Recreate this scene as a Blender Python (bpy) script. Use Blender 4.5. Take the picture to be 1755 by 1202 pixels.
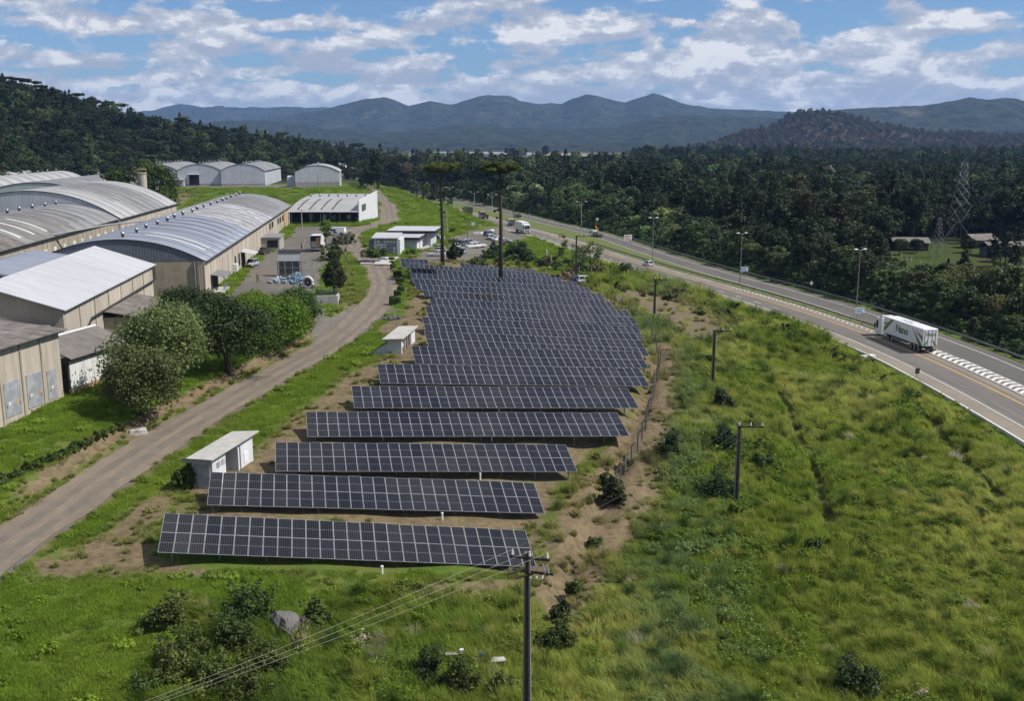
import bpy, bmesh, math, random
import numpy as np
from mathutils import Vector, Matrix

for o in list(bpy.data.objects): bpy.data.objects.remove(o)
SC = bpy.context.scene
COL = SC.collection
random.seed(7); RNG = np.random.default_rng(11)
PI = math.pi

# ------------------------------------------------------------------ camera
F_PX, CX, CY, Y_HOR = 1750.0, 877.5, 601.0, 240.0
CAM_Z = 32.0
PITCH = math.atan((CY - Y_HOR) / F_PX)
cd = bpy.data.cameras.new('camera'); cam = bpy.data.objects.new('camera', cd); COL.objects.link(cam)
cam.location = (0, 0, CAM_Z); cam.rotation_euler = (PI/2 - PITCH, 0, 0)
cd.sensor_width = 36.0; cd.lens = 36.0 * F_PX / 1755.0
cd.clip_start = 0.5; cd.clip_end = 60000
SC.camera = cam

# ------------------------------------------------------------------ sky, sun, exposure
SUN_EL, SUN_VEC = math.radians(50), Vector((0.99, -0.13))
SUN_AZ = math.atan2(SUN_VEC.x, SUN_VEC.y)          # clockwise from +Y
wd = bpy.data.worlds.new('World'); SC.world = wd; wd.use_nodes = True
def build_world():
    nt = wd.node_tree; N = nt.nodes; Lk = nt.links
    N.clear()
    def nd(t, **k):
        n = N.new(t)
        for a, b in k.items(): setattr(n, a, b)
        return n
    def mth(op, a, b=None, clamp=False):
        n = nd('ShaderNodeMath', operation=op, use_clamp=clamp)
        for i, v in enumerate((a, b)):
            if v is None: continue
            if isinstance(v, (int, float)): n.inputs[i].default_value = v
            else: Lk.new(v, n.inputs[i])
        return n.outputs[0]
    out = nd('ShaderNodeOutputWorld'); bg = nd('ShaderNodeBackground')
    sky = nd('ShaderNodeTexSky', sky_type='NISHITA', sun_disc=False, sun_elevation=SUN_EL,
             sun_rotation=SUN_AZ, air_density=1.0, dust_density=0.6, ozone_density=1.4, altitude=400)
    tc = nd('ShaderNodeTexCoord'); sep = nd('ShaderNodeSeparateXYZ'); Lk.new(tc.outputs['Generated'], sep.inputs[0])
    z = mth('MAXIMUM', sep.outputs[2], 0.0)
    def layer(offset, k, seed, det, rough, base):
        den = mth('ADD', z, base + offset)
        px = mth('MULTIPLY', mth('DIVIDE', sep.outputs[0], den), k)
        py = mth('MULTIPLY', mth('DIVIDE', sep.outputs[1], den), k)
        cb = nd('ShaderNodeCombineXYZ'); Lk.new(px, cb.inputs[0]); Lk.new(py, cb.inputs[1]); cb.inputs[2].default_value = seed
        n = nd('ShaderNodeTexNoise'); n.inputs['Scale'].default_value = 1.0; n.inputs['Detail'].default_value = det
        n.inputs['Roughness'].default_value = rough; n.inputs['Distortion'].default_value = .25; Lk.new(cb.outputs[0], n.inputs['Vector'])
        return n.outputs['Fac']
    def mrange(v, a0, a1, b0=0., b1=1., st='SMOOTHSTEP'):
        n = nd('ShaderNodeMapRange', interpolation_type=st); Lk.new(v, n.inputs[0])
        for i, q in enumerate((a0, a1, b0, b1)): n.inputs[i+1].default_value = q
        return n.outputs[0]
    # heaped clouds: banks laid out on a flat cloud base, puffs that are round to the eye;
    # sampled again a little higher up for lit tops and grey bases
    def puffs(dz):
        vm = nd('ShaderNodeVectorMath', operation='ADD'); Lk.new(tc.outputs['Generated'], vm.inputs[0]); vm.inputs[1].default_value = (0, 0, dz)
        sc = nd('ShaderNodeVectorMath', operation='MULTIPLY'); Lk.new(vm.outputs[0], sc.inputs[0]); sc.inputs[1].default_value = (13, 13, 25)
        n = nd('ShaderNodeTexNoise'); n.inputs['Scale'].default_value = 1.0; n.inputs['Detail'].default_value = 10; n.inputs['Roughness'].default_value = .60; n.inputs['Distortion'].default_value = .15
        Lk.new(sc.outputs[0], n.inputs['Vector']); return n.outputs['Fac']
    bank = layer(0.0, 1.15, 3.7, 3, .5, .07)
    def cloud(dz): return mth('ADD', mth('MULTIPLY', bank, .55), mth('MULTIPLY', puffs(dz), .62))
    a = cloud(0.0); b = cloud(.0085)
    low = mrange(z, .13, .015, 0., .095, 'LINEAR')
    cov = nd('ShaderNodeMapRange', interpolation_type='SMOOTHSTEP'); Lk.new(mth('ADD', a, low), cov.inputs[0])
    cov.inputs[1].default_value = .555; cov.inputs[2].default_value = .625
    dif = mth('MULTIPLY', mth('SUBTRACT', a, b), 6.0)
    body = mrange(a, .60, .72, .0, .42)
    sh = mth('ADD', mth('ADD', dif, .26), body, True)
    cr = nd('ShaderNodeValToRGB'); Lk.new(sh, cr.inputs[0])
    e = cr.color_ramp.elements; e[0].position = .08; e[0].color = (4.5, 4.85, 5.7, 1); e[1].position = .70; e[1].color = (9.6, 9.5, 9.4, 1)
    em = cr.color_ramp.elements.new(.42); em.color = (6.2, 6.4, 7.0, 1)
    mx = nd('ShaderNodeMixRGB'); Lk.new(mth('MULTIPLY', cov.outputs[0], .93), mx.inputs[0])
    gm = nd('ShaderNodeMixRGB', blend_type='MULTIPLY'); gm.inputs[0].default_value = 1; gm.inputs[2].default_value = (.60, .80, 1.08, 1)
    Lk.new(sky.outputs[0], gm.inputs[1]); Lk.new(gm.outputs[0], mx.inputs[1]); Lk.new(cr.outputs[0], mx.inputs[2])
    Lk.new(mx.outputs[0], bg.inputs[0]); bg.inputs[1].default_value = 0.085
    Lk.new(bg.outputs[0], out.inputs[0])
build_world()
sl = bpy.data.lights.new('sun', 'SUN'); sl.energy = 5.0; sl.angle = math.radians(.55); sl.color = (1, .955, .88)
sun = bpy.data.objects.new('sun', sl); COL.objects.link(sun)
sd = Vector((SUN_VEC.x, SUN_VEC.y, 0)).normalized() * math.cos(SUN_EL) + Vector((0, 0, math.sin(SUN_EL)))
sun.rotation_euler = (-sd).to_track_quat('-Z', 'Y').to_euler(); sun.location = sd * 300
vs = SC.view_settings; vs.view_transform = 'Standard'; vs.look = 'None'; vs.exposure = 0.22; vs.gamma = 1.0
vs.use_curve_mapping = False
cy = SC.cycles
cy.use_denoising = True; cy.max_bounces = 5; cy.diffuse_bounces = 2; cy.glossy_bounces = 2; cy.transmission_bounces = 2
cy.transparent_max_bounces = 4; cy.volume_bounces = 0; cy.sample_clamp_indirect = 4
try: cy.use_light_tree = False
except Exception: pass

# ------------------------------------------------------------------ materials
MATS = {}
def new_mat(name):
    m = bpy.data.materials.new(name); m.use_nodes = True; MATS[name] = m
    nt = m.node_tree; return m, nt, nt.nodes['Principled BSDF']
def mat(name, base, var=None, scale=1.0, rough=.8, metal=0.0, bump=0.0, bscale=None, stretch=(1,1,1), rnd=0.0,
        coord='Object', lo=.35, hi=.68, spec=.3, wave=None, detail=5, streak=0.0):
    """two-tone noise colour, optional bump / corrugation, optional per-object brightness"""
    m, nt, p = new_mat(name); N = nt.nodes; Lk = nt.links
    p.inputs['Roughness'].default_value = rough; p.inputs['Metallic'].default_value = metal
    p.inputs['Specular IOR Level'].default_value = spec
    if var is None: var = tuple(c * .8 for c in base)
    tc = N.new('ShaderNodeTexCoord'); mp = N.new('ShaderNodeMapping'); mp.inputs['Scale'].default_value = stretch
    Lk.new(tc.outputs[coord], mp.inputs[0])
    oi = N.new('ShaderNodeObjectInfo')
    no = N.new('ShaderNodeTexNoise'); no.inputs['Scale'].default_value = scale; no.inputs['Detail'].default_value = detail; no.inputs['Roughness'].default_value = .62
    va = N.new('ShaderNodeVectorMath'); va.operation = 'ADD'
    vsx = N.new('ShaderNodeVectorMath'); vsx.operation = 'SCALE'; vsx.inputs[0].default_value = (37, 17, 53); Lk.new(oi.outputs['Random'], vsx.inputs['Scale'])
    Lk.new(mp.outputs[0], va.inputs[0]); Lk.new(vsx.outputs[0], va.inputs[1]); Lk.new(va.outputs[0], no.inputs['Vector'])
    mr = N.new('ShaderNodeMapRange'); mr.inputs[1].default_value = lo; mr.inputs[2].default_value = hi; Lk.new(no.outputs['Fac'], mr.inputs[0])
    mx = N.new('ShaderNodeMixRGB'); mx.inputs[1].default_value = (*base, 1); mx.inputs[2].default_value = (*var, 1); Lk.new(mr.outputs[0], mx.inputs[0])
    col = mx.outputs[0]
    if rnd:
        r2 = N.new('ShaderNodeMapRange'); r2.inputs[3].default_value = 1 - rnd; r2.inputs[4].default_value = 1 + rnd; Lk.new(oi.outputs['Random'], r2.inputs[0])
        ml = N.new('ShaderNodeMixRGB'); ml.blend_type = 'MULTIPLY'; ml.inputs[0].default_value = 1
        Lk.new(col, ml.inputs[1]); Lk.new(r2.outputs[0], ml.inputs[2]); col = ml.outputs[0]
    if streak:                                          # rain streaks and grime running down a wall or along a sheet
        m3 = N.new('ShaderNodeMapping'); m3.inputs['Scale'].default_value = (1.6,1.6,.10) if not wave else ((.12,2.2,.12) if wave[0] == 'Y' else (2.2,.3,.12)); Lk.new(tc.outputs['Object'], m3.inputs[0])
        v3 = N.new('ShaderNodeVectorMath'); v3.operation = 'ADD'; Lk.new(m3.outputs[0], v3.inputs[0]); Lk.new(vsx.outputs[0], v3.inputs[1])
        n3 = N.new('ShaderNodeTexNoise'); n3.inputs['Scale'].default_value = 1.0; n3.inputs['Detail'].default_value = 6; n3.inputs['Roughness'].default_value = .7; Lk.new(v3.outputs[0], n3.inputs['Vector'])
        r3 = N.new('ShaderNodeMapRange'); r3.inputs[1].default_value = .42; r3.inputs[2].default_value = .72; r3.inputs[3].default_value = 0; r3.inputs[4].default_value = streak; Lk.new(n3.outputs['Fac'], r3.inputs[0])
        k3 = N.new('ShaderNodeMixRGB'); Lk.new(r3.outputs[0], k3.inputs[0]); Lk.new(col, k3.inputs[1]); k3.inputs[2].default_value = (base[0]*.42, base[1]*.38, base[2]*.34, 1); col = k3.outputs[0]
    Lk.new(col, p.inputs['Base Color'])
    h = None
    if wave:                                            # corrugated sheet: (axis, metres per rib, strength)
        wv = N.new('ShaderNodeTexWave'); wv.bands_direction = wave[0]; wv.inputs['Scale'].default_value = .314 / wave[1] * 1.0; Lk.new(tc.outputs['Object'], wv.inputs['Vector'])
        b1 = N.new('ShaderNodeBump'); b1.inputs['Strength'].default_value = wave[2]; b1.inputs['Distance'].default_value = .06; Lk.new(wv.outputs['Fac'], b1.inputs['Height']); h = b1.outputs[0]
    if bump:
        n2 = N.new('ShaderNodeTexNoise'); n2.inputs['Scale'].default_value = bscale or scale * 6; n2.inputs['Detail'].default_value = 4; Lk.new(mp.outputs[0], n2.inputs['Vector'])
        b2 = N.new('ShaderNodeBump'); b2.inputs['Strength'].default_value = bump; b2.inputs['Distance'].default_value = .08; Lk.new(n2.outputs['Fac'], b2.inputs['Height'])
        if h: Lk.new(h, b2.inputs['Normal'])
        h = b2.outputs[0]
    if h: Lk.new(h, p.inputs['Normal'])
    return m
def leafmat(name, base, dark, rnd=.18, attr='tone', instancer=False, trans=.25, rough=.6):
    """foliage: tone per clump (mesh attribute), random per object or instance, some light through the leaf"""
    m, nt, p = new_mat(name); N = nt.nodes; Lk = nt.links
    p.inputs['Roughness'].default_value = rough; p.inputs['Specular IOR Level'].default_value = .2
    at = N.new('ShaderNodeAttribute'); at.attribute_name = attr
    mx = N.new('ShaderNodeMixRGB'); mx.inputs[1].default_value = (*dark, 1); mx.inputs[2].default_value = (*base, 1); Lk.new(at.outputs['Fac'], mx.inputs[0])
    col = mx.outputs[0]
    if instancer:
        a2 = N.new('ShaderNodeAttribute'); a2.attribute_type = 'INSTANCER'; a2.attribute_name = 'hue'
        ml = N.new('ShaderNodeMixRGB'); ml.blend_type = 'MULTIPLY'; ml.inputs[0].default_value = 1
        Lk.new(col, ml.inputs[1]); Lk.new(a2.outputs['Color'], ml.inputs[2]); col = ml.outputs[0]
    else:
        oi = N.new('ShaderNodeObjectInfo'); hs = N.new('ShaderNodeHueSaturation')
        r = N.new('ShaderNodeMapRange'); r.inputs[3].default_value = 1 - rnd * 1.6; r.inputs[4].default_value = 1 + rnd * 1.6; Lk.new(oi.outputs['Random'], r.inputs[0])
        r2 = N.new('ShaderNodeMath'); r2.operation = 'FRACT'; r3 = N.new('ShaderNodeMath'); r3.operation = 'MULTIPLY'; r3.inputs[1].default_value = 7.31
        Lk.new(oi.outputs['Random'], r3.inputs[0]); Lk.new(r3.outputs[0], r2.inputs[0])
        r4 = N.new('ShaderNodeMapRange'); r4.inputs[3].default_value = .5 - rnd * .12; r4.inputs[4].default_value = .5 + rnd * .16; Lk.new(r2.outputs[0], r4.inputs[0])
        Lk.new(r.outputs[0], hs.inputs['Value']); Lk.new(r4.outputs[0], hs.inputs['Hue']); Lk.new(col, hs.inputs['Color']); col = hs.outputs[0]
    Lk.new(col, p.inputs['Base Color'])
    tr = N.new('ShaderNodeBsdfTranslucent'); ms = N.new('ShaderNodeMixShader'); ms.inputs[0].default_value = trans
    Lk.new(col, tr.inputs[0]); Lk.new(p.outputs[0], ms.inputs[1]); Lk.new(tr.outputs[0], ms.inputs[2])
    Lk.new(ms.outputs[0], N['Material Output'].inputs[0])
    return m

mat('cream_panel', (.48,.43,.36), (.37,.325,.265), .35, .9, bump=.15, bscale=6, stretch=(1,1,.45), rnd=.07, streak=0.55)
mat('cream_dirty', (.42,.37,.30), (.27,.235,.185), .5, .92, bump=.2, stretch=(1,1,.4), rnd=.06, streak=0.75)
mat('joint', (.16,.15,.14), None, 1, .9)
mat('brown_wall', (.38,.32,.25), (.30,.25,.19), .5, .9, bump=.15, streak=0.45)
mat('blue_gable', (.135,.15,.18), (.11,.12,.145), .4, .6, wave=('X', .5, .35), rnd=.05, streak=0.35)
mat('pale_gable', (.47,.49,.53), (.40,.42,.46), .3, .55, wave=('X', .5, .3), stretch=(1,1,.2), rnd=.04, streak=0.4)
mat('roof_blue', (.27,.29,.345), (.225,.245,.295), .25, .5, metal=.15, wave=('Y', .55, .2), rnd=.025, streak=0.35)
mat('roof_grey', (.27,.27,.275), (.19,.19,.195), .16, .65, metal=.1, wave=('Y', .55, .4), stretch=(1,.5,1), rnd=.08, streak=0.5)
mat('roof_worn', (.40,.41,.44), (.16,.15,.14), .8, .8, wave=('Y', .55, .5), stretch=(.35,1.6,1), lo=.42, hi=.60, rnd=.08)
mat('roof_oldgrey', (.17,.165,.16), (.25,.24,.235), .3, .85, wave=('Y', .5, .5), stretch=(.4,1,1), lo=.42, hi=.62, rnd=.12, streak=0.6)
mat('roof_pale', (.39,.39,.385), (.32,.32,.315), .2, .55, metal=.1, wave=('Y', .55, .35), rnd=.04, streak=0.4)
mat('roof_white', (.47,.475,.49), (.39,.395,.41), .25, .5, wave=('Y', .45, .3), stretch=(.3,1,1), rnd=.03, streak=0.35)
mat('asbestos', (.20,.18,.165), (.12,.105,.095), 1.0, .95, bump=.3, wave=('X', .35, .6), stretch=(.5,1,1), rnd=.1, lo=.4, hi=.62, streak=0.7)
mat('asbestos_dark', (.13,.115,.105), (.17,.155,.145), .8, .95, wave=('X', .35, .6), rnd=.1)
mat('skylight_brown', (.15,.115,.08), (.10,.08,.06), .6, .6)
mat('skylight_white', (.62,.62,.58), (.52,.51,.47), .6, .5)
mat('white_paint', (.64,.65,.67), (.56,.57,.59), .5, .6, stretch=(1,1,.5), streak=0.35)
mat('white_wall', (.52,.54,.58), (.45,.47,.51), .4, .7, wave=('X', .5, .2), rnd=.03, streak=0.35)
mat('white_stained', (.66,.66,.66), (.40,.36,.33), .7, .75, stretch=(1,1,.35), lo=.5, hi=.75, rnd=.05, streak=0.6)
mat('grey_door', (.25,.26,.285), (.34,.35,.37), 1.1, .6, lo=.45, hi=.6)
mat('opening_shade', (.018,.018,.02), None, 1, .9)  # near-black colour standing in for the shade inside openings
mat('dark_metal', (.045,.047,.05), None, 2, .5, metal=.4)
mat('pylon_steel', (.15,.155,.16), (.11,.115,.12), 2, .6, metal=.3)
mat('glass', (.02,.024,.03), (.03,.035,.04), 1, .08, spec=.6)
mat('steel', (.42,.43,.45), (.33,.34,.35), 2, .35, metal=.7)
mat('galv', (.27,.275,.28), (.20,.205,.21), 2.5, .5, metal=.4)
mat('concrete', (.36,.345,.315), (.27,.255,.23), .8, .9, bump=.2)
mat('concrete_pale', (.46,.445,.415), (.37,.355,.325), .8, .9, bump=.15, streak=0.4)
mat('pole_concrete', (.19,.175,.15), (.12,.11,.095), 1.5, .9, stretch=(1,1,.2))
mat('wood_dark', (.075,.06,.045), (.045,.036,.03), 2, .9)
mat('insulator', (.55,.52,.48), None, 3, .35)
mat('wire', (.13,.125,.115), None, 1, .5, metal=.3)
mat('tyre', (.018,.018,.019), None, 2, .85)
mat('rubber', (.03,.03,.03), None, 2, .8)
mat('lamp_glass', (.9,.9,.88), None, 2, .3)
mat('panel_frame', (.40,.41,.43), (.34,.35,.37), 2, .4, metal=.35)
mat('pvc', (.82,.82,.80), None, 2, .4)
mat('line_white', (.62,.61,.58), (.30,.29,.28), 1.6, .8, coord='Object', lo=.52, hi=.75)
mat('line_yellow', (.52,.30,.10), (.30,.21,.12), .9, .8, coord='Object', lo=.45, hi=.75)
mat('kerb_white', (.66,.66,.64), (.5,.49,.47), .5, .8, streak=0.4)
mat('skin', (.30,.19,.13), None, 2, .6)
mat('hair', (.02,.017,.014), None, 2, .7)
mat('cloth_ochre', (.32,.22,.08), None, 4, .9)
mat('cloth_dark', (.02,.022,.03), None, 4, .9)
mat('sign_blue', (.07,.20,.36), (.09,.23,.40), 3, .5)
mat('sign_white', (.75,.77,.8), None, 3, .5)
mat('sign_black', (.03,.03,.032), None, 3, .6)
mat('rock', (.16,.15,.145), (.09,.085,.08), 1.2, .95, bump=.5)
mat('soil', (.15,.11,.065), (.085,.065,.04), 1.2, .95, bump=.5)
mat('scrap', (.30,.33,.36), (.14,.155,.17), 1.6, .6, bump=.6, bscale=5, rnd=.2)
mat('scrap_blue', (.22,.27,.32), (.10,.20,.28), 2.5, .7, bump=.8, bscale=6)
mat('carton', (.40,.28,.15), (.34,.235,.125), 1.5, .9, rnd=.1)
mat('orange_paint', (.55,.27,.04), (.45,.21,.03), 1, .5)
mat('green_print', (.10,.20,.02), None, 3, .5)
mat('grey_print', (.20,.20,.22), None, 3, .5)
mat('bark', (.075,.058,.042), (.04,.032,.025), 2.5, .95, bump=.4, stretch=(1,1,.25))
mat('bark_pale', (.26,.215,.165), (.16,.13,.10), 2.2, .95, bump=.3, stretch=(1,1,.3))
mat('bark_grey', (.20,.185,.165), (.12,.11,.10), 2, .95, bump=.3)
def car_paint(name, c):
    m = mat(name, c, tuple(x*.94 for x in c), 3, .28, spec=.5); m.node_tree.nodes['Principled BSDF'].inputs['Coat Weight'].default_value = .5; return m
car_paint('car_white', (.72,.73,.74)); car_paint('car_silver', (.40,.42,.44)); car_paint('car_black', (.02,.021,.023))
car_paint('car_grey', (.10,.105,.115)); car_paint('car_blue', (.035,.06,.11)); car_paint('car_red', (.18,.02,.018)); mat('truck_white', (.72,.72,.72), (.60,.59,.57), .7, .35, spec=.5, lo=.45, hi=.8, streak=.25)
car_paint('truck_dark', (.05,.05,.052)); car_paint('car_paleblue', (.33,.42,.52))
leafmat('leaf_mid', (.100,.140,.030), (.036,.060,.016))
leafmat('leaf_airy', (.185,.225,.080), (.075,.105,.034), trans=.35)
leafmat('leaf_bright', (.165,.225,.020), (.065,.105,.012), trans=.35)
leafmat('leaf_dark', (.060,.088,.026), (.022,.036,.013))
leafmat('leaf_pine', (.033,.048,.018), (.011,.018,.009), rnd=.22)  # pine and forest leaves kept dark in place of cloud shade
leafmat('leaf_forest', (.050,.066,.024), (.017,.026,.011), rnd=.28)
leafmat('leaf_olive', (.140,.150,.050), (.055,.065,.024), rnd=.25)
leafmat('leaf_hedge', (.085,.135,.022), (.035,.062,.013))
leafmat('leaf_arau', (.125,.150,.030), (.040,.055,.016), rnd=.1, trans=.35)
leafmat('leaf_dry', (.17,.145,.09), (.09,.075,.045))
leafmat('blade', (1,1,1), (.66,.68,.55), instancer=True, trans=.5)
leafmat('inst_leaf', (1,1,1), (.33,.36,.36), instancer=True, trans=.2)

# ------------------------------------------------------------------ mesh helpers
class MB:
    def __init__(s): s.v = []; s.f = []; s.m = []
    def add(s, vs, fs, mi=0):
        o = len(s.v); s.v += [tuple(map(float, q)) for q in vs]; s.f += [tuple(i + o for i in q) for q in fs]; s.m += [mi] * len(fs); return s
    def box(s, x0, x1, y0, y1, z0, z1, mi=0):
        return s.add([(x0,y0,z0),(x1,y0,z0),(x1,y1,z0),(x0,y1,z0),(x0,y0,z1),(x1,y0,z1),(x1,y1,z1),(x0,y1,z1)],
                     [(0,3,2,1),(4,5,6,7),(0,1,5,4),(1,2,6,5),(2,3,7,6),(3,0,4,7)], mi)
    def hexa(s, p, mi=0):
        return s.add(p, [(0,3,2,1),(4,5,6,7),(0,1,5,4),(1,2,6,5),(2,3,7,6),(3,0,4,7)], mi)
    def quad(s, a, b, c, d, mi=0): return s.add([a,b,c,d], [(0,1,2,3)], mi)
    def cyl(s, p0, p1, r0, r1=None, n=8, mi=0, caps=True):
        r1 = r0 if r1 is None else r1
        p0 = Vector(p0); p1 = Vector(p1); d = (p1 - p0)
        if d.length < 1e-6: return s
        d.normalize(); a = d.orthogonal().normalized(); b = d.cross(a)
        vs = []
        for p, r in ((p0, r0), (p1, r1)):
            for i in range(n):
                t = 2*PI*i/n; vs.append(p + (a*math.cos(t) + b*math.sin(t))*r)
        fs = [(i, (i+1) % n, n+(i+1) % n, n+i) for i in range(n)]
        if caps: fs += [tuple(range(n-1, -1, -1)), tuple(range(n, 2*n))]
        return s.add(vs, fs, mi)
    def tube(s, pts, r, n=6, mi=0):
        rr = r if isinstance(r, (list, tuple)) else [r]*len(pts)
        pts = [Vector(p) for p in pts]; vs = []; k = len(pts)
        for i, p in enumerate(pts):
            d = (pts[min(i+1, k-1)] - pts[max(i-1, 0)]).normalized()
            ref = Vector((0,0,1)) if abs(d.z) < .9 else Vector((1,0,0))
            a = d.cross(ref).normalized(); b = d.cross(a)
            for j in range(n):
                t = 2*PI*j/n; vs.append(p + (a*math.cos(t) + b*math.sin(t))*rr[i])
        fs = [(i*n+j, i*n+(j+1) % n, (i+1)*n+(j+1) % n, (i+1)*n+j) for i in range(k-1) for j in range(n)]
        fs += [tuple(range(n-1,-1,-1)), tuple((k-1)*n+j for j in range(n))]
        return s.add(vs, fs, mi)
    def prism(s, poly, y0, y1, mi=0, mi_cap=None):      # poly in (x, z), extruded along y
        n = len(poly); vs = [(x, y0, z) for x, z in poly] + [(x, y1, z) for x, z in poly]
        s.add(vs, [(i, (i+1) % n, n+(i+1) % n, n+i) for i in range(n)], mi)
        return s.add(vs, [tuple(range(n-1,-1,-1)), tuple(range(n, 2*n))], mi if mi_cap is None else mi_cap)
    def sphere(s, c, r, n=8, k=6, mi=0, sq=(1,1,1)):
        vs = []; fs = []
        for i in range(k+1):
            ph = PI*i/k
            for j in range(n):
                t = 2*PI*j/n; vs.append((c[0]+r*sq[0]*math.sin(ph)*math.cos(t), c[1]+r*sq[1]*math.sin(ph)*math.sin(t), c[2]+r*sq[2]*math.cos(ph)))
        for i in range(k):
            for j in range(n): fs.append((i*n+j, (i+1)*n+j, (i+1)*n+(j+1) % n, i*n+(j+1) % n))
        return s.add(vs, fs, mi)
    def mesh(s, name, mats, smooth=False, bevel=0, segs=1):
        me = bpy.data.meshes.new(name); me.from_pydata(s.v, [], s.f)
        for m in mats: me.materials.append(MATS[m] if isinstance(m, str) else m)
        me.polygons.foreach_set('material_index', s.m)
        bm = bmesh.new(); bm.from_mesh(me)
        bmesh.ops.remove_doubles(bm, verts=bm.verts, dist=1e-4)
        if bevel: bmesh.ops.bevel(bm, geom=[e for e in bm.edges if e.is_manifold and e.calc_face_angle(0) > .5], offset=bevel, segments=segs, affect='EDGES', profile=.6, clamp_overlap=True)
        bmesh.ops.recalc_face_normals(bm, faces=bm.faces)
        bm.to_mesh(me); bm.free()
        if smooth: me.polygons.foreach_set('use_smooth', [True]*len(me.polygons))
        me.update(); return me
def np_mesh(name, V, Fq, mats, attrs=None, smooth=False):
    """fast mesh from numpy: V (n,3), Fq (m,4) or (m,3)"""
    me = bpy.data.meshes.new(name); k = Fq.shape[1]
    me.vertices.add(len(V)); me.vertices.foreach_set('co', np.asarray(V, np.float32).ravel())
    me.loops.add(Fq.size); me.loops.foreach_set('vertex_index', Fq.astype(np.int32).ravel())
    me.polygons.add(len(Fq)); me.polygons.foreach_set('loop_start', np.arange(0, Fq.size, k, dtype=np.int32))
    me.polygons.foreach_set('loop_total', np.full(len(Fq), k, np.int32))
    if smooth: me.polygons.foreach_set('use_smooth', np.ones(len(Fq), bool))
    for m in mats: me.materials.append(MATS[m] if isinstance(m, str) else m)
    for an, (dom, ty, val) in (attrs or {}).items():
        a = me.attributes.new(an, ty, dom)
        a.data.foreach_set('value' if ty == 'FLOAT' else 'vector' if ty == 'FLOAT_VECTOR' else 'color', np.asarray(val, np.float32).ravel())
    me.update(calc_edges=True); me.validate(); return me
def link(name, me, parent=None, loc=(0,0,0), rot=(0,0,0), scale=None):
    o = bpy.data.objects.new(name, me); COL.objects.link(o); o.parent = parent; o.location = loc; o.rotation_euler = rot
    if scale is not None: o.scale = scale if hasattr(scale, '__len__') else (scale,)*3
    return o
def tag(o, label=None, cat=None, group=None, kind=None):
    if label: o['label'] = label
    if cat: o['category'] = cat
    if group: o['group'] = group
    if kind: o['kind'] = kind
    return o
def thing(name, label, cat, loc=(0,0,0), rz=0, group=None):
    return tag(link(name, None, None, loc, (0,0,rz)), label, cat, group)
def clone(o, loc, rz, label, group=None, scale=None):
    def rec(src, par):
        c = src.copy(); COL.objects.link(c); c.parent = par
        for ch in src.children: rec(ch, c)
        return c
    c = rec(o, None); c.location = loc; c.rotation_euler = (0,0,rz)
    if scale: c.scale = (scale,)*3
    tag(c, label, None, group); return c

# ------------------------------------------------------------------ pixels to ground, noise
cp, sp = math.cos(PITCH), math.sin(PITCH)
def ray(px, py):
    x = (px - CX)/F_PX; y = -(py - CY)/F_PX
    return x, cp + y*sp, -sp + y*cp
def unz(px, py, z):
    r = ray(px, py); t = (z - CAM_Z)/r[2]; return Vector((r[0]*t, r[1]*t, z))
def at(px, py):                                        # where a line of sight meets the terrain
    z = 1.0
    for _ in range(14):
        q = unz(px, py, z); z = .35*z + .65*h(q.x, q.y)
    q = unz(px, py, z); q.z = h(q.x, q.y); return q
def _hash(ix, iy, seed):
    n = (ix*374761393 + iy*668265263 + seed*974711) & 0x7fffffff
    n = ((n ^ (n >> 13))*1274126177) & 0x7fffffff
    return ((n ^ (n >> 16)) & 0xffff)/65535.0
def vnoise(x, y, seed=0):
    x = np.asarray(x, float); y = np.asarray(y, float)
    ix = np.floor(x).astype(np.int64); iy = np.floor(y).astype(np.int64); fx = x-ix; fy = y-iy
    fx = fx*fx*(3-2*fx); fy = fy*fy*(3-2*fy)
    a = _hash(ix,iy,seed); b = _hash(ix+1,iy,seed); c = _hash(ix,iy+1,seed); d = _hash(ix+1,iy+1,seed)
    return a*(1-fx)*(1-fy)+b*fx*(1-fy)+c*(1-fx)*fy+d*fx*fy
def fbm(x, y, oct=4, seed=0):
    s = 0; a = .5
    for i in range(oct): s = s + a*vnoise(np.asarray(x)*2**i, np.asarray(y)*2**i, seed+i*17); a *= .5
    return s/(1-.5**oct)
def smooth(a, b, x):
    t = np.clip((np.asarray(x, float)-a)/(b-a), 0, 1); return t*t*(3-2*t)
def catmull(P, step):
    P = [np.array(p, float) for p in P]; P = [2*P[0]-P[1]] + P + [2*P[-1]-P[-2]]; out = []
    for i in range(1, len(P)-2):
        n = max(2, int(np.linalg.norm(P[i+1]-P[i])/step))
        for k in range(n):
            t = k/n; a,b,c,d = P[i-1:i+3]
            out.append(.5*((2*b)+(-a+c)*t+(2*a-5*b+4*c-d)*t*t+(-a+3*b-3*c+d)*t**3))
    out.append(P[-2]); return np.array(out)
def pdist(X, Y, L):
    """distance to a polyline, side (+ right of travel) and segment parameter"""
    L = np.asarray([p[:2] for p in L], float); A = L[:-1]; D = L[1:]-A; l2 = (D**2).sum(1)
    n = X.size; dist = np.empty(n); side = np.empty(n); par = np.empty(n); st = max(1, 400000//len(A))
    for i in range(0, n, st):
        x = X[i:i+st,None]-A[None,:,0]; y = Y[i:i+st,None]-A[None,:,1]
        t = np.clip((x*D[:,0]+y*D[:,1])/l2, 0, 1); ex = x-t*D[:,0]; ey = y-t*D[:,1]; d = ex*ex+ey*ey
        j = d.argmin(1); r = np.arange(len(j)); dist[i:i+st] = np.sqrt(d[r,j]); par[i:i+st] = j+t[r,j]
        side[i:i+st] = np.sign(D[j,1]*ex[r,j]-D[j,0]*ey[r,j])
    return dist, side, par
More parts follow.
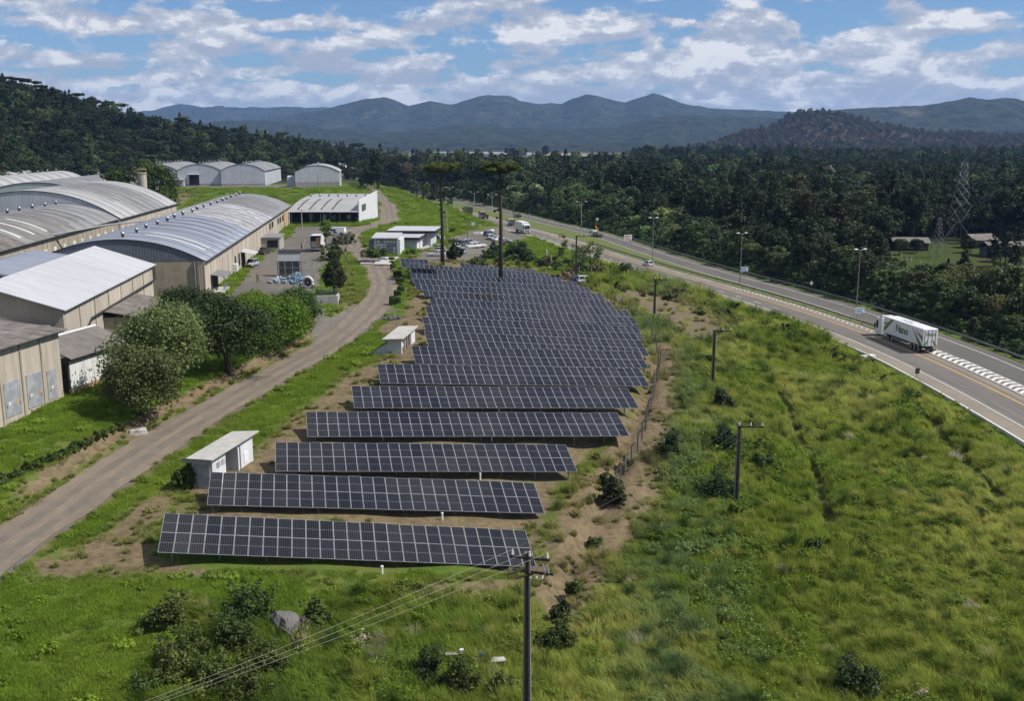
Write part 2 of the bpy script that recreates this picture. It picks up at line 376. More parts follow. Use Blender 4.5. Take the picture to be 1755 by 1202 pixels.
def inpoly(X, Y, P):
    ins = np.zeros(X.shape, bool); n = len(P)
    for i in range(n):
        x1,y1 = P[i][:2]; x2,y2 = P[(i+1) % n][:2]
        if y1 == y2: continue
        ins ^= ((y1 > Y) != (y2 > Y)) & (X < (x2-x1)*(Y-y1)/(y2-y1)+x1)
    return ins
def pmask(X, Y, P, soft=1.0):
    L = [q[:2] for q in P] + [P[0][:2]]
    bx = [q[0] for q in P]; by = [q[1] for q in P]; out = np.zeros(X.shape)
    k = (X > min(bx)-soft*2) & (X < max(bx)+soft*2) & (Y > min(by)-soft*2) & (Y < max(by)+soft*2)
    if not k.any(): return out
    d, _, _ = pdist(X[k], Y[k], L); s = np.where(inpoly(X[k], Y[k], P), d, -d)
    out[k] = smooth(-soft, soft, s); return out
# ------------------------------------------------------------------ terrain
ROWS = [(-26.7,74.31,3.92,-.1419,27,1.06),(-25.88,83.7,4.1,-.114,27,1.064),(-22.17,91.96,4.25,-.079,27,1.05),(-21.27,101.86,4.55,-.0669,32,1.059),
 (-18.1,111.77,4.88,-.0626,31,1.06),(-16.52,121.84,5.2,-.0672,32,1.061),(-13.26,131.59,5.45,-.0716,30,1.058),(-12.37,141.13,5.7,-.0883,30,1.075),
 (-13.63,151.77,5.9,-.0858,32,1.075),(-13.81,160.52,6.1,-.0942,33,1.066),(-13.78,168.24,6.2,-.0973,33,1.057),(-13.89,175.73,6.25,-.0919,31,1.051),
 (-16.55,183.92,6.3,-.0833,32,1.073),(-18.58,191.17,6.35,-.0759,33,1.045),(-19.97,199.57,6.4,-.0812,32,1.062),(-20.65,207.44,6.42,-.0938,30,1.056),
 (-21.75,214.41,6.45,-.0963,29,1.049),(-24.69,224.49,6.5,-.0858,6,1.021),(-11.37,220.93,5.8,-.1206,16,1.055)]
ROW_A = math.radians(13.5); TOP_H = 2.0
CTRL = []
for (x,y,z,s,n,w) in ROWS:
    for t in (0,.33,.66,1):
        l = n*w*t; CTRL.append((x+l*math.cos(ROW_A)+.45, y+l*math.sin(ROW_A)-1.9, z+s*l-TOP_H))
for px,py,z in [(442,483,4.8),(350,506,4.8),(498,387,5.2),(560,440,5),(400,500,4.6),(540,520,4.3),(280,520,5),(600,400,5.4),(617,386,5.5),
 (0,942,1.6),(90,882,1.85),(180,822,2.1),(280,757,2.4),(380,697,2.8),(470,645,3.1),(545,603,3.4),(600,565,3.6),(640,525,3.8),(655,490,4.1),(645,455,4.4),(610,429,4.9),(659,383,5.6),(663,348,6.2),(631,322,7),
 (0,760,3.7),(110,685,4.0),(215,640,4.2),(60,830,2.9),(200,750,3.3),(330,680,3.4),(430,620,3.8),(355,830,1.9),(300,850,1.9),(150,950,1.1),(250,985,.7),(0,1020,.9),
 (640,440,4.2),(700,445,3.8),(740,420,3.5),(800,420,2.5),(820,400,2),(880,430,1.6),(930,450,1.2),(760,380,3.5),(720,370,4),(690,350,5),
 (340,319,7),(470,315,7),(545,321,8),(590,310,8),(150,300,6.5),(1050,480,0),(1120,530,.2),(1200,560,-.8),(1000,470,.7)]:
    q = unz(px, py, z); CTRL.append((q.x, q.y, z))
CTRL += [(10,60,-3),(25,70,-3.9),(45,75,-3.9),(22,95,-3.1),(40,112,-3.6),(30,136,-1.8),(45,150,-2.9),(28,180,-.4),(38,200,-1.2),(-25,58,-.4),(-45,60,.6),
 (-5,60,-2),(-10,66,-1.3),(-60,75,1.8),(12,84,-2.9),(9,100,-1.9),(17,118,-1.0),(21,138,-.4),(-70,60,2),(30,50,-4),(-10,45,-2),(-30,40,0),(60,60,-4.2),
 (-90,130,4.8),(-130,200,5),(-80,95,4.2),(-180,300,6),(-250,400,7),(-300,250,7),
 (100,150,-4.5),(140,220,-4.5),(110,260,-3),(80,330,-2),(150,400,-3),(60,500,-2),(20,650,-2),(300,400,-4),(300,200,-5),(600,800,-6),(0,900,-4),(-60,700,0),(200,900,-5),
 (0,2000,-12),(1000,2000,-12),(-600,1500,-8),(3000,5000,-16),(-3000,5000,-16),(0,8000,-16),(1500,800,-8),(0,-100,-2),(150,0,-4),(-150,0,4)]
CTRL = np.array(CTRL)
def shep(X, Y):
    num = np.zeros(X.shape); den = np.zeros(X.shape)
    for x,y,z in CTRL:
        w = 1/((X-x)**2+(Y-y)**2+20)**2; num += w*z; den += w
    return num/den
DITCH = [[tuple(unz(px,py,-3.2))[:2] for px,py in L_] for L_ in ([(1335,690),(1362,745),(1385,790),(1408,850),(1420,905)],[(1462,650),(1530,690),(1600,740),(1665,800),(1720,870)],[(1128,648),(1108,725),(1078,797),(1046,868),(1008,948),(968,1030),(938,1100)])]
# the highway: near edge of the main carriageway, everything else is an offset to its right
HW = catmull([(40,-20),(52,40),(57.5,80),(59.6,100),(60.2,115),(60.3,131),(60,147.4),(58.6,163.4),(55.2,182.8),(50,203.9),(45,220),(39,236.9),(31.8,256.7),(24.1,280),(16.6,304.6),(5.5,343),(-5,377.5),(-11.2,398),(-22.4,439),(-36,484),(-46,519),(-64,580),(-88,650),(-125,730),(-175,810)], 4.0)
def hwz(y): return np.interp(y, [0,150,330,600], [-3,-3,0,0])
M1 = 12.2
def medw(y): return np.interp(y, [100,150,170,215,250,277,320,350,520,640], [.9,1.0,1.5,3,4,5.5,8,10.5,10,4])
def faro(y): return M1 + medw(y) + 7.8
ROAD = catmull([tuple(unz(px,py,z)[:2]) for px,py,z in [(-180,1075,1.2),(-80,1000,1.4),(0,942,1.6),(90,882,1.85),(180,822,2.1),(280,757,2.4),(380,697,2.8),(470,645,3.1),(545,603,3.4),(600,565,3.6),(640,527,3.8),(657,492,4.1),(646,457,4.4),(622,434,4.7),(600,420,4.9),(600,402,5.2),(625,391,5.4),(655,383,5.6),(668,368,5.9),(662,348,6.2),(645,330,6.7),(628,320,7)]], 2.5)
ROAD_HW = np.interp(np.arange(len(ROAD)), np.linspace(0, len(ROAD)-1, 12), [2.7,2.7,2.7,2.8,3.0,3.4,3.6,3.4,3.0,2.8,2.4,2.2])
ROAD_Z = np.convolve(np.pad(shep(ROAD[:,0], ROAD[:,1]), 6, mode='edge'), np.ones(13)/13, 'valid')
SKY_L = [(-900,45),(-300,95),(0,135),(60,150),(110,161),(190,182),(250,200),(300,207),(400,221),(500,237),(600,256),(660,268)]   # tree line of the left hill
def roadinfo(X, Y):
    """distance, side and parameter for the track and for the highway (far points get a large distance)"""
    out = []
    k = (Y > -40) & (Y < 860) & (X > -300) & (X < 170)
    for L in (ROAD, HW):
        d = np.full(X.shape, 1e4); s = np.where(X > 0, 1., -1.); par = np.zeros(X.shape)
        if k.any(): d[k], s[k], par[k] = pdist(X[k], Y[k], L)
        out.append((d, s, par))
    return out
def H(X, Y, info):
    z = shep(X, Y); r = np.hypot(X, Y)
    (d, s, par), (d2, s2, par2) = info
    hwid = np.interp(par, np.arange(len(ROAD)), ROAD_HW); zr = np.interp(par, np.arange(len(ROAD)), ROAD_Z)
    w = smooth(hwid+.4, hwid+2.2, d); z = zr*(1-w)+z*w
    nz = fbm(X*.35, Y*.35, 3, 5)
    z += (s < 0)*smooth(hwid+.9, hwid+2.0+nz, d)*(1-smooth(hwid+7, hwid+14, d))*smooth(4,9,par)*(1-smooth(34,42,par))*.75   # cut bank left of the track
    yy = np.interp(par2, np.arange(len(HW)), HW[:,1]); sd_ = d2*s2
    out = np.maximum(-sd_-1.0, sd_-faro(yy)-1.5)
    w = smooth(0, 7, out); z = hwz(yy)*(1-w)+z*w - .35*np.exp(-((out-2.5)/1.6)**2)*(out > 0)
    kk = (Y > 55) & (Y < 160) & (X > 0) & (X < 75)
    for L_, dp in zip(DITCH, (1.0,.55,.9)): d3 = pdist(X[kk], Y[kk], L_)[0]; z[kk] -= dp*np.exp(-(d3/.85)**2)
    # wooded hill on the left
    ang = np.where(Y > 60, CX + F_PX*X/np.maximum(Y, 1)*cp, -900)
    el = np.interp(ang, [a for a,_ in SKY_L], [(Y_HOR-b)/F_PX for _,b in SKY_L])
    A = CAM_Z + 820*el - 13
    st = np.interp(ang, [-300,0,300,500,680], [430,500,660,690,640])
    t = smooth(0, 1, np.clip((r-st)/(820-st), 0, 1)); m = (1-smooth(600, 690, ang))
    z = z*(1-t*m) + t*m*(np.maximum(A, -4) - .03*np.maximum(r-820, 0))
    off = np.minimum(smooth(.5, 4, np.maximum(-sd_, sd_-faro(yy))), smooth(0, 2, d-hwid))
    bk = np.exp(-((X-(9.5+(Y-80)*.15))/4.5)**2)*(Y > 60)*(Y < 150); z = z + bk*((fbm(X*.7, Y*.7, 3, 61)-.5)*1.1)
    z = np.where((ang > 560) & (ang < 1130) & (Y > 1700), np.minimum(z, -11), z); flat_ = 1-.92*((ang > 560) & (ang < 1130) & (Y > 1300))
    return z + (fbm(X*.22, Y*.22, 4, 9)-.5)*2*.16*(r < 700)*off + (fbm(X*.01, Y*.01, 4, 3)-.5)*np.clip((r-500)/100, 0, 14)*flat_
def axis(d0, d1, step, g, lim0, lim1):
    mid_ = list(np.arange(d0, d1, step)); s = step; x = d1; hi = []
    while x < lim1: hi.append(x); s *= g; x += s
    hi.append(lim1); s = step; x = d0; lo = []
    while x > lim0: s *= g; x -= s; lo.append(max(x, lim0))
    return np.array(lo[::-1] + mid_ + hi)
gx = axis(-62, 85, .8, 1.06, -16000, 16000); gy = axis(52, 160, .8, 1.028, -600, 16000)
GX, GY = np.meshgrid(gx, gy); nx, ny = len(gx), len(gy)
GINFO = roadinfo(GX.ravel(), GY.ravel())
GZ = H(GX.ravel(), GY.ravel(), GINFO).reshape(ny, nx)
def hv(X, Y):                                          # height of the built sheet (bilinear)
    X = np.asarray(X, float); Y = np.asarray(Y, float)
    i = np.clip(np.searchsorted(gx, X)-1, 0, nx-2); j = np.clip(np.searchsorted(gy, Y)-1, 0, ny-2)
    u = (X-gx[i])/(gx[i+1]-gx[i]); v = (Y-gy[j])/(gy[j+1]-gy[j])
    return GZ[j,i]*(1-u)*(1-v)+GZ[j,i+1]*u*(1-v)+GZ[j+1,i]*(1-u)*v+GZ[j+1,i+1]*u*v
def h(x, y): return float(hv(x, y))

def pp(*pts): return [tuple(at(*p)) for p in pts]
Z_DIRT = [(pp((900,1015),(920,965),(945,915),(985,830),(1080,715),(1105,650),(1118,590),(1150,590),(1165,640),(1155,720),(1115,850),(1050,960),(980,1070),(930,1050)), 3.0, 1.0),
 (pp((65,990),(60,955),(190,890),(290,830),(320,850),(275,900),(285,960),(400,985),(330,1000),(170,985)), 1.6, .78),
 (pp((300,830),(420,790),(520,700),(600,640),(690,600),(740,620),(640,700),(560,780),(480,860),(380,880)), 1.5, .80),
 (pp((640,560),(690,545),(705,500),(690,440),(735,450),(745,560),(720,610),(690,612)), 1.5, .85),
 (pp((690,1010),(760,985),(900,985),(890,1025),(800,1040),(700,1030)), 1.6, .62),
 (pp((420,955),(560,985),(650,1000),(600,1010),(450,990)), 1.2, .5),
 (pp((330,700),(400,690),(430,730),(360,745)), 1.2, .3),
 (pp((285,335),(335,325),(330,345),(300,352)), 3, .7),
 (pp((560,540),(570,480),(590,440),(625,500),(600,540)), 1.2, .5),
 (pp((1015,487),(1090,497),(1190,517),(1262,553),(1250,598),(1175,588),(1130,560),(1062,515)), 3.0, .62),
 (pp((1000,455),(1090,490),(1160,505),(1120,500),(1030,480)), 2.5, .5),
 (pp((200,745),(230,730),(300,745),(270,770)), 1, .9)]
Z_ROWS = pp((265,960),(290,880),(480,750),(600,660),(700,590),(720,480),(700,440),(930,460),(1080,530),(1118,620),(1085,720),(1000,800),(940,890),(925,985))
Z_GRAVEL = [(pp((1015,487),(1090,497),(1190,517),(1262,553),(1250,598),(1175,588),(1130,560),(1062,515)), 4.0, .46),
 (pp((200,585),(262,540),(300,520),(345,512),(395,505),(430,460),(470,425),(500,400),(505,388),(615,388),(640,392),(608,410),(590,432),(560,450),(548,500),(555,545),(610,520),(640,560),(585,600),(540,580),(520,545),(440,512),(330,540)), 1.3, 1.0),
 (pp((690,452),(716,440),(722,428),(762,437),(770,410),(800,396),(885,398),(905,410),(850,420),(838,440),(828,452),(848,472),(826,470),(808,448),(775,446),(740,450)), 1.2, 1.0),
 (pp((640,545),(700,480),(690,440),(720,450),(700,560),(650,590)), 1.0, .45),
 (pp((0,420),(60,445),(110,440),(240,380),(310,350),(300,372),(200,410),(130,455),(0,480)), 3, 1.0),
 (pp((305,322),(310,316),(500,316),(560,322),(500,324),(420,322)), 3, .8)]
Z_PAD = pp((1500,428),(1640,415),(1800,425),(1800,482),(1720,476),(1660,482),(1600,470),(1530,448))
def zones(X, Y, info=None):
    sh = X.shape; X = X.ravel(); Y = Y.ravel(); info = info or roadinfo(X, Y); n1 = fbm(X*.3, Y*.3, 4, 21)-.5; n2 = fbm(X*.09, Y*.09, 4, 33)-.5
    dirt = np.zeros(X.shape); grav = np.zeros(X.shape); jx = X+n1*2.5; jy = Y+n2*4
    for P,s,a in Z_DIRT: dirt = np.maximum(dirt, a*pmask(jx, jy, P, s))
    u = pmask(X, Y, Z_ROWS, 1.5); dirt = np.maximum(dirt, u*(.66+.3*n2))
    for P,s,a in Z_GRAVEL: grav = np.maximum(grav, a*pmask(jx, jy, P, s))
    d, s, par = info[0]; hwid = np.interp(par, np.arange(len(ROAD)), ROAD_HW)
    e = np.clip(d-hwid, 0, None)
    dirt = np.maximum(dirt, np.exp(-(e/.7)**2)*.75)
    bank = np.exp(-((d-hwid-1.6)/.8)**2)*(s < 0)*smooth(4,9,par)*(1-smooth(34,42,par)); dirt = np.maximum(dirt, bank*1.0)
    grav = np.maximum(grav, (d < hwid+.2)*1.0)
    d, s, par = info[1]; yy = np.interp(par, np.arange(len(HW)), HW[:,1]); sd_ = d*s
    grav = np.maximum(grav, .8*np.exp(-((np.minimum(np.abs(sd_), np.abs(sd_-faro(yy)-.3)))/.8)**2)); grav = np.maximum(grav, (((sd_ > -.3) & (sd_ < M1)) | ((sd_ > M1+medw(yy)) & (sd_ < faro(yy)))).astype(float))
    road_r = sd_
    r = np.hypot(X, Y)
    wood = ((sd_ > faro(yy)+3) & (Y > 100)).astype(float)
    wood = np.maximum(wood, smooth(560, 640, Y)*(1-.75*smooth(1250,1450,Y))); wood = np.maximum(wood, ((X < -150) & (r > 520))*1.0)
    dirt = np.maximum(dirt, .7*smooth(1250,1450,Y)); wood = np.where(inpoly(X, Y, Z_PAD), .62, wood)  # paddock takes a dark ground tone in place of cloud shade
    # lush = mown lawn / short green; meadow = tall pale grass
    mead = smooth(-4, 6, X-.12*(Y-60)+2)*(sd_ < -2)*(Y < 260)
    gv = n2*1.2+n1*.6
    return [q.reshape(sh) for q in (np.clip(dirt,0,1), np.clip(grav,0,1), np.clip(wood,0,1), np.clip(mead,0,1), road_r, gv)]

def ground_mat():
    m, nt, p = new_mat('ground'); N = nt.nodes; Lk = nt.links
    p.inputs['Roughness'].default_value = .95; p.inputs['Specular IOR Level'].default_value = .1
    tc = N.new('ShaderNodeTexCoord')
    def noise(sc, det=5, ro=.6):
        n = N.new('ShaderNodeTexNoise'); n.inputs['Scale'].default_value = sc; n.inputs['Detail'].default_value = det; n.inputs['Roughness'].default_value = ro
        Lk.new(tc.outputs['Object'], n.inputs['Vector']); return n.outputs['Fac']
    def mix(f, a, b):
        n = N.new('ShaderNodeMixRGB')
        for i, v in ((0,f),(1,a),(2,b)):
            if isinstance(v, tuple): n.inputs[i].default_value = (*v, 1)
            elif isinstance(v, float): n.inputs[i].default_value = v
            else: Lk.new(v, n.inputs[i])
        return n.outputs[0]
    def mr(v, a, b, c=0., d=1.):
        n = N.new('ShaderNodeMapRange'); Lk.new(v, n.inputs[0])
        for i, q in enumerate((a,b,c,d)): n.inputs[i+1].default_value = q
        return n.outputs[0]
    def attr(a): n = N.new('ShaderNodeAttribute'); n.attribute_name = a; return n.outputs['Fac']
    def add(a, b, op='ADD'):
        n = N.new('ShaderNodeMath'); n.operation = op
        for i, v in enumerate((a,b)):
            if isinstance(v, float): n.inputs[i].default_value = v
            else: Lk.new(v, n.inputs[i])
        return n.outputs[0]
    big = noise(.07); mid = noise(.55); fine = noise(4.5, 6, .7); vf = noise(18., 3, .7)
    lawn = mix(mr(mid,.35,.68), (.075,.135,.018), (.125,.165,.028))
    lawn = mix(mr(big,.42,.68), lawn, (.135,.145,.042))
    lawn = mix(mr(fine,.35,.75,0.,.55), lawn, (.040,.062,.014))
    mead = mix(mr(mid,.35,.65), (.115,.125,.035), (.080,.105,.022))
    mead = mix(mr(fine,.4,.7,0.,.6), mead, (.045,.055,.016))
    g = mix(attr('meadow'), lawn, mead)
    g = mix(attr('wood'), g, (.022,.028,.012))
    dirtc = mix(mr(mid,.3,.7), (.215,.160,.095), (.125,.090,.055)); dirtc = mix(mr(fine,.45,.7,0.,.6), dirtc, (.235,.185,.115)); dirtc = mix(mr(noise(1.6),.46,.64,0.,.75), dirtc, (.085,.078,.038))
    grav = mix(mr(mid,.3,.7), (.170,.152,.128), (.120,.108,.095)); grav = mix(mr(vf,.5,.72,0.,.55), grav, (.24,.215,.185))
    grav = mix(mr(big,.45,.65,0.,.5), grav, (.090,.083,.078))
    fd = add(add(attr('dirt'), add(mid, .5, 'SUBTRACT')), add(add(fine, .5, 'SUBTRACT'), .55, 'MULTIPLY'))
    g = mix(mr(fd,.42,.62), g, dirtc)
    fg = add(attr('gravel'), add(add(mid, .5, 'SUBTRACT'), .5, 'MULTIPLY'))
    g = mix(mr(fg,.42,.62), g, grav)
    Lk.new(g, p.inputs['Base Color'])
    bp = N.new('ShaderNodeBump'); bp.inputs['Strength'].default_value = .55; bp.inputs['Distance'].default_value = .22; Lk.new(add(fine, add(vf, .35, 'MULTIPLY')), bp.inputs['Height']); Lk.new(bp.outputs[0], p.inputs['Normal'])
ground_mat()
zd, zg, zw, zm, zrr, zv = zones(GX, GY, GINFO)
# keep the soil below the asphalt sheets
GZ = GZ - .06*(((zrr > .3) & (zrr < M1-.3)))
idx = np.arange(nx*ny).reshape(ny, nx)
FQ = np.stack([idx[:-1,:-1], idx[:-1,1:], idx[1:,1:], idx[1:,:-1]], -1).reshape(-1, 4)
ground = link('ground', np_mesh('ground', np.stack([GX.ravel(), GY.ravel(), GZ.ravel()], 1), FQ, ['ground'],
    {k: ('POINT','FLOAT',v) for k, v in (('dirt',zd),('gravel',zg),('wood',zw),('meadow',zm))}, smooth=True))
tag(ground, kind='structure')

# ------------------------------------------------------------------ asphalt, markings, track
def asphalt(name, base, var, warm):
    m = mat(name, base, var, .25, .88, bump=.25, bscale=14, coord='Object', stretch=(1,.35,1), detail=7)
    return m
asphalt('asphalt', (.160,.143,.122), (.122,.110,.096), 0); asphalt('asphalt_dark', (.112,.102,.091), (.088,.081,.074), 0)
asphalt('asphalt_pale', (.235,.200,.155), (.18,.155,.125), 0); asphalt('lane_worn', (.100,.094,.088), (.145,.134,.12), 0)
mat('track', (.205,.166,.124), (.140,.115,.088), .5, .95, bump=.5, bscale=7, stretch=(1,.6,1))
mat('track_rut', (.125,.106,.086), (.165,.138,.108), .6, .95, bump=.4, bscale=9)
HT = np.gradient(HW, axis=0); HT /= np.linalg.norm(HT, axis=1)[:,None]; HR = np.stack([HT[:,1], -HT[:,0]], 1)
HS = np.concatenate([[0], np.cumsum(np.linalg.norm(np.diff(HW, axis=0), axis=1))])
def hw_pt(s, off):
    x = np.interp(s, HS, HW[:,0]); y = np.interp(s, HS, HW[:,1]); a = np.interp(s, HS, HR[:,0]); b = np.interp(s, HS, HR[:,1])
    return np.array([x+a*off, y+b*off]), float(hwz(y)), math.atan2(-a, b) if False else math.atan2(b, a)
def hw_s(y): return float(np.interp(y, HW[:,1], HS))
def strip(mb, s0, s1, o0, o1, dz, step=4.0, skirt=0):
    n = max(1, int((s1-s0)/step)); vs = []
    for i in range(n+1):
        s = s0+(s1-s0)*i/n; yv = np.interp(s, HS, HW[:,1])
        a = o0(yv) if callable(o0) else o0; b = o1(yv) if callable(o1) else o1
        p, z, _ = hw_pt(s, a); q, _, _ = hw_pt(s, b)
        vs += [(p[0],p[1],z+dz),(q[0],q[1],z+dz)]
        if skirt: vs += [(p[0],p[1],z+dz-skirt),(q[0],q[1],z+dz-skirt)]
    k = 4 if skirt else 2; fs = []
    for i in range(n):
        a = i*k; fs.append((a,a+1,a+k+1,a+k))
        if skirt: fs += [(a+2,a,a+k,a+k+2),(a+1,a+3,a+k+3,a+k+1)]
    mb.add(vs, fs)
S_END = HS[-1]
def struct(name, mb, m): return tag(link(name, mb.mesh(name, [m])), kind='structure')
mb = MB(); strip(mb, 0, S_END, 0, M1, .05, skirt=.5); road_main = struct('highway', mb, 'asphalt')
mb = MB(); strip(mb, 0, S_END, lambda y: M1+medw(y), lambda y: faro(y), .05, skirt=.5); struct('far_carriageway', mb, 'asphalt_dark')  # darker asphalt tone stands in for shade on this carriageway
mb = MB(); strip(mb, 0, S_END, .25, 3.0, .055); strip(mb, 0, S_END, 9.6, M1-.2, .0555); struct('road_shoulder', mb, 'asphalt_pale')
mb = MB(); strip(mb, 0, S_END, lambda y: M1+.02, lambda y: M1+medw(y)-.02, .11, skirt=.3)
mat('median_grass', (.085,.120,.022), (.12,.125,.045), .6, .95, bump=.6, bscale=9); struct('median', mb, 'median_grass')
mb = MB()
for a, b, o in [(4.15,4.75,.0590),(5.7,6.3,.0592),(7.0,7.5,.0594)]:
    strip(mb, 0, S_END, a, b, o)
struct('wheel_track', mb, 'lane_worn')
def marking(name, m, segs, width, off, dz):
    mb = MB()
    for s0, s1 in segs: strip(mb, s0, s1, (lambda y: (off(y) if callable(off) else off)-width/2), (lambda y: (off(y) if callable(off) else off)+width/2), dz, 4.0)
    return struct(name, mb, m)
marking('edge_line', 'line_white', [(0, S_END)], .16, 3.2, .063)
marking('edge_line', 'line_white', [(0, hw_s(136)), (hw_s(180), S_END)], .16, M1-.35, .063)
marking('centre_line', 'line_yellow', [(0, hw_s(345)), (hw_s(400), S_END)], .32, 8.55, .065)
marking('lane_dash', 'line_white', [(s, s+2.6) for s in np.arange(hw_s(205), hw_s(560), 7.5)], .15, 5.3, .064)
marking('edge_line', 'line_white', [(0, S_END)], .16, lambda y: faro(y)-1.6, .063)
marking('edge_line', 'line_white', [(hw_s(190), S_END)], .16, lambda y: M1+medw(y)+.5, .063)
# zebra hatching where the median tapers away
mb = MB()
for s in np.arange(hw_s(60), hw_s(167), 1.55):
    vs_ = []
    for ds, of in ((0,-1.0),(.75,-1.0),(1.95,.25),(1.2,.25),(2.05,1.45),(1.3,1.45)): p, z, _ = hw_pt(s+ds, M1+of); vs_.append((p[0],p[1],z+.135))
    mb.add(vs_, [(0,1,2,3),(3,2,4,5)])
strip(mb, hw_s(60), hw_s(167), M1-1.25, M1-1.08, .136); strip(mb, hw_s(60), hw_s(160), M1+1.5, M1+1.68, .136)
struct('zebra_hatching', mb, 'line_white')
mb = MB(); strip(mb, hw_s(40), hw_s(168), M1-1.4, M1+1.8, .120, skirt=.1); struct('painted_island', mb, 'asphalt')
mb = MB()
for s in np.arange(hw_s(172), hw_s(232), 1.6):
    vs_ = []
    for ds, of in ((0,10.4),(.18,10.4),(1.78,M1-.5),(1.6,M1-.5)): p, z, _ = hw_pt(s+ds, of); vs_.append((p[0],p[1],z+.068))
    mb.add(vs_, [(0,1,2,3)])
struct('zebra_hatching', mb, 'line_white')
# gravel track of the plant
RT = np.gradient(ROAD, axis=0); RT /= np.linalg.norm(RT, axis=1)[:,None]; RR = np.stack([RT[:,1], -RT[:,0]], 1)
def track_strip(mb, o0, o1, dz):
    n = len(ROAD); a = o0 if hasattr(o0, '__len__') else np.full(n, o0); b = o1 if hasattr(o1, '__len__') else np.full(n, o1)
    vs = []
    for i in range(n): vs += [(ROAD[i,0]+RR[i,0]*a[i], ROAD[i,1]+RR[i,1]*a[i], ROAD_Z[i]+dz), (ROAD[i,0]+RR[i,0]*b[i], ROAD[i,1]+RR[i,1]*b[i], ROAD_Z[i]+dz)]
    mb.add(vs, [(2*i,2*i+1,2*i+3,2*i+2) for i in range(n-1)])
jl = (fbm(np.arange(len(ROAD))*.6, np.zeros(len(ROAD)), 3, 4)-.5)*1.1; jr = (fbm(np.arange(len(ROAD))*.6, np.ones(len(ROAD))*9, 3, 8)-.5)*1.1
mb = MB(); track_strip(mb, -ROAD_HW+jl, ROAD_HW+jr, .05); struct('gravel_track', mb, 'track')
mb = MB(); track_strip(mb, -1.35+jl*.3, -.45+jr*.3, .056); track_strip(mb, .55+jl*.3, 1.5+jr*.3, .056); struct('wheel_rut', mb, 'track_rut')
# kerb islands of the junction and the white kerb along the far lane
mb = MB()
pts = [at(*q) for q in [(811,401),(822,401),(833,400),(840,398),(845,395.5)]]
for a, b in zip(pts[:-1], pts[1:]):
    d = (b-a).normalized(); r = Vector((d.y,-d.x,0))*.45; mb.hexa([a-r,a+r,b+r,b-r,a-r+Vector((0,0,.5)),a+r+Vector((0,0,.5)),b+r+Vector((0,0,.5)),b-r+Vector((0,0,.5))])
tag(link('white_kerb', mb.mesh('white_kerb', ['kerb_white'])), 'curved white painted kerb at the mouth of the car park by the highway', 'kerb')

# ------------------------------------------------------------------ mountains, lake
def hill_mat(name, a, b, c, sc):
    m, nt, p = new_mat(name); N = nt.nodes; Lk = nt.links; p.inputs['Roughness'].default_value = .95; p.inputs['Specular IOR Level'].default_value = .05
    tc = N.new('ShaderNodeTexCoord')
    def no(s, d, r=.6):
        n = N.new('ShaderNodeTexNoise'); n.inputs['Scale'].default_value = s; n.inputs['Detail'].default_value = d; n.inputs['Roughness'].default_value = r; Lk.new(tc.outputs['Object'], n.inputs['Vector']); return n.outputs['Fac']
    def mx(f, lo, hi, x, y):
        r = N.new('ShaderNodeMapRange'); Lk.new(f, r.inputs[0]); r.inputs[1].default_value = lo; r.inputs[2].default_value = hi
        n = N.new('ShaderNodeMixRGB'); Lk.new(r.outputs[0], n.inputs[0])
        for i, v in ((1,x),(2,y)):
            if isinstance(v, tuple): n.inputs[i].default_value = (*v,1)
            else: Lk.new(v, n.inputs[i])
        return n.outputs[0]
    f1 = no(sc, 8, .65); f2 = no(sc*.12, 5); f3 = no(sc*.3, 6, .7)
    g = mx(f1, .35, .65, a, b); g = mx(f2, .60, .66, g, mx(f3, .4, .6, c, g)); Lk.new(g, p.inputs['Base Color'])
    bp = N.new('ShaderNodeBump'); bp.inputs['Strength'].default_value = 1.0; bp.inputs['Distance'].default_value = .7/sc; Lk.new(f1, bp.inputs['Height']); Lk.new(bp.outputs[0], p.inputs['Normal'])
hill_mat('far_forest', (.010,.015,.011), (.050,.056,.032), (.13,.115,.08), .013)
hill_mat('far_forest_b', (.009,.014,.010), (.046,.052,.028), (.13,.12,.08), .018)
hill_mat('brown_forest', (.050,.042,.028), (.10,.075,.050), (.12,.09,.06), .06)
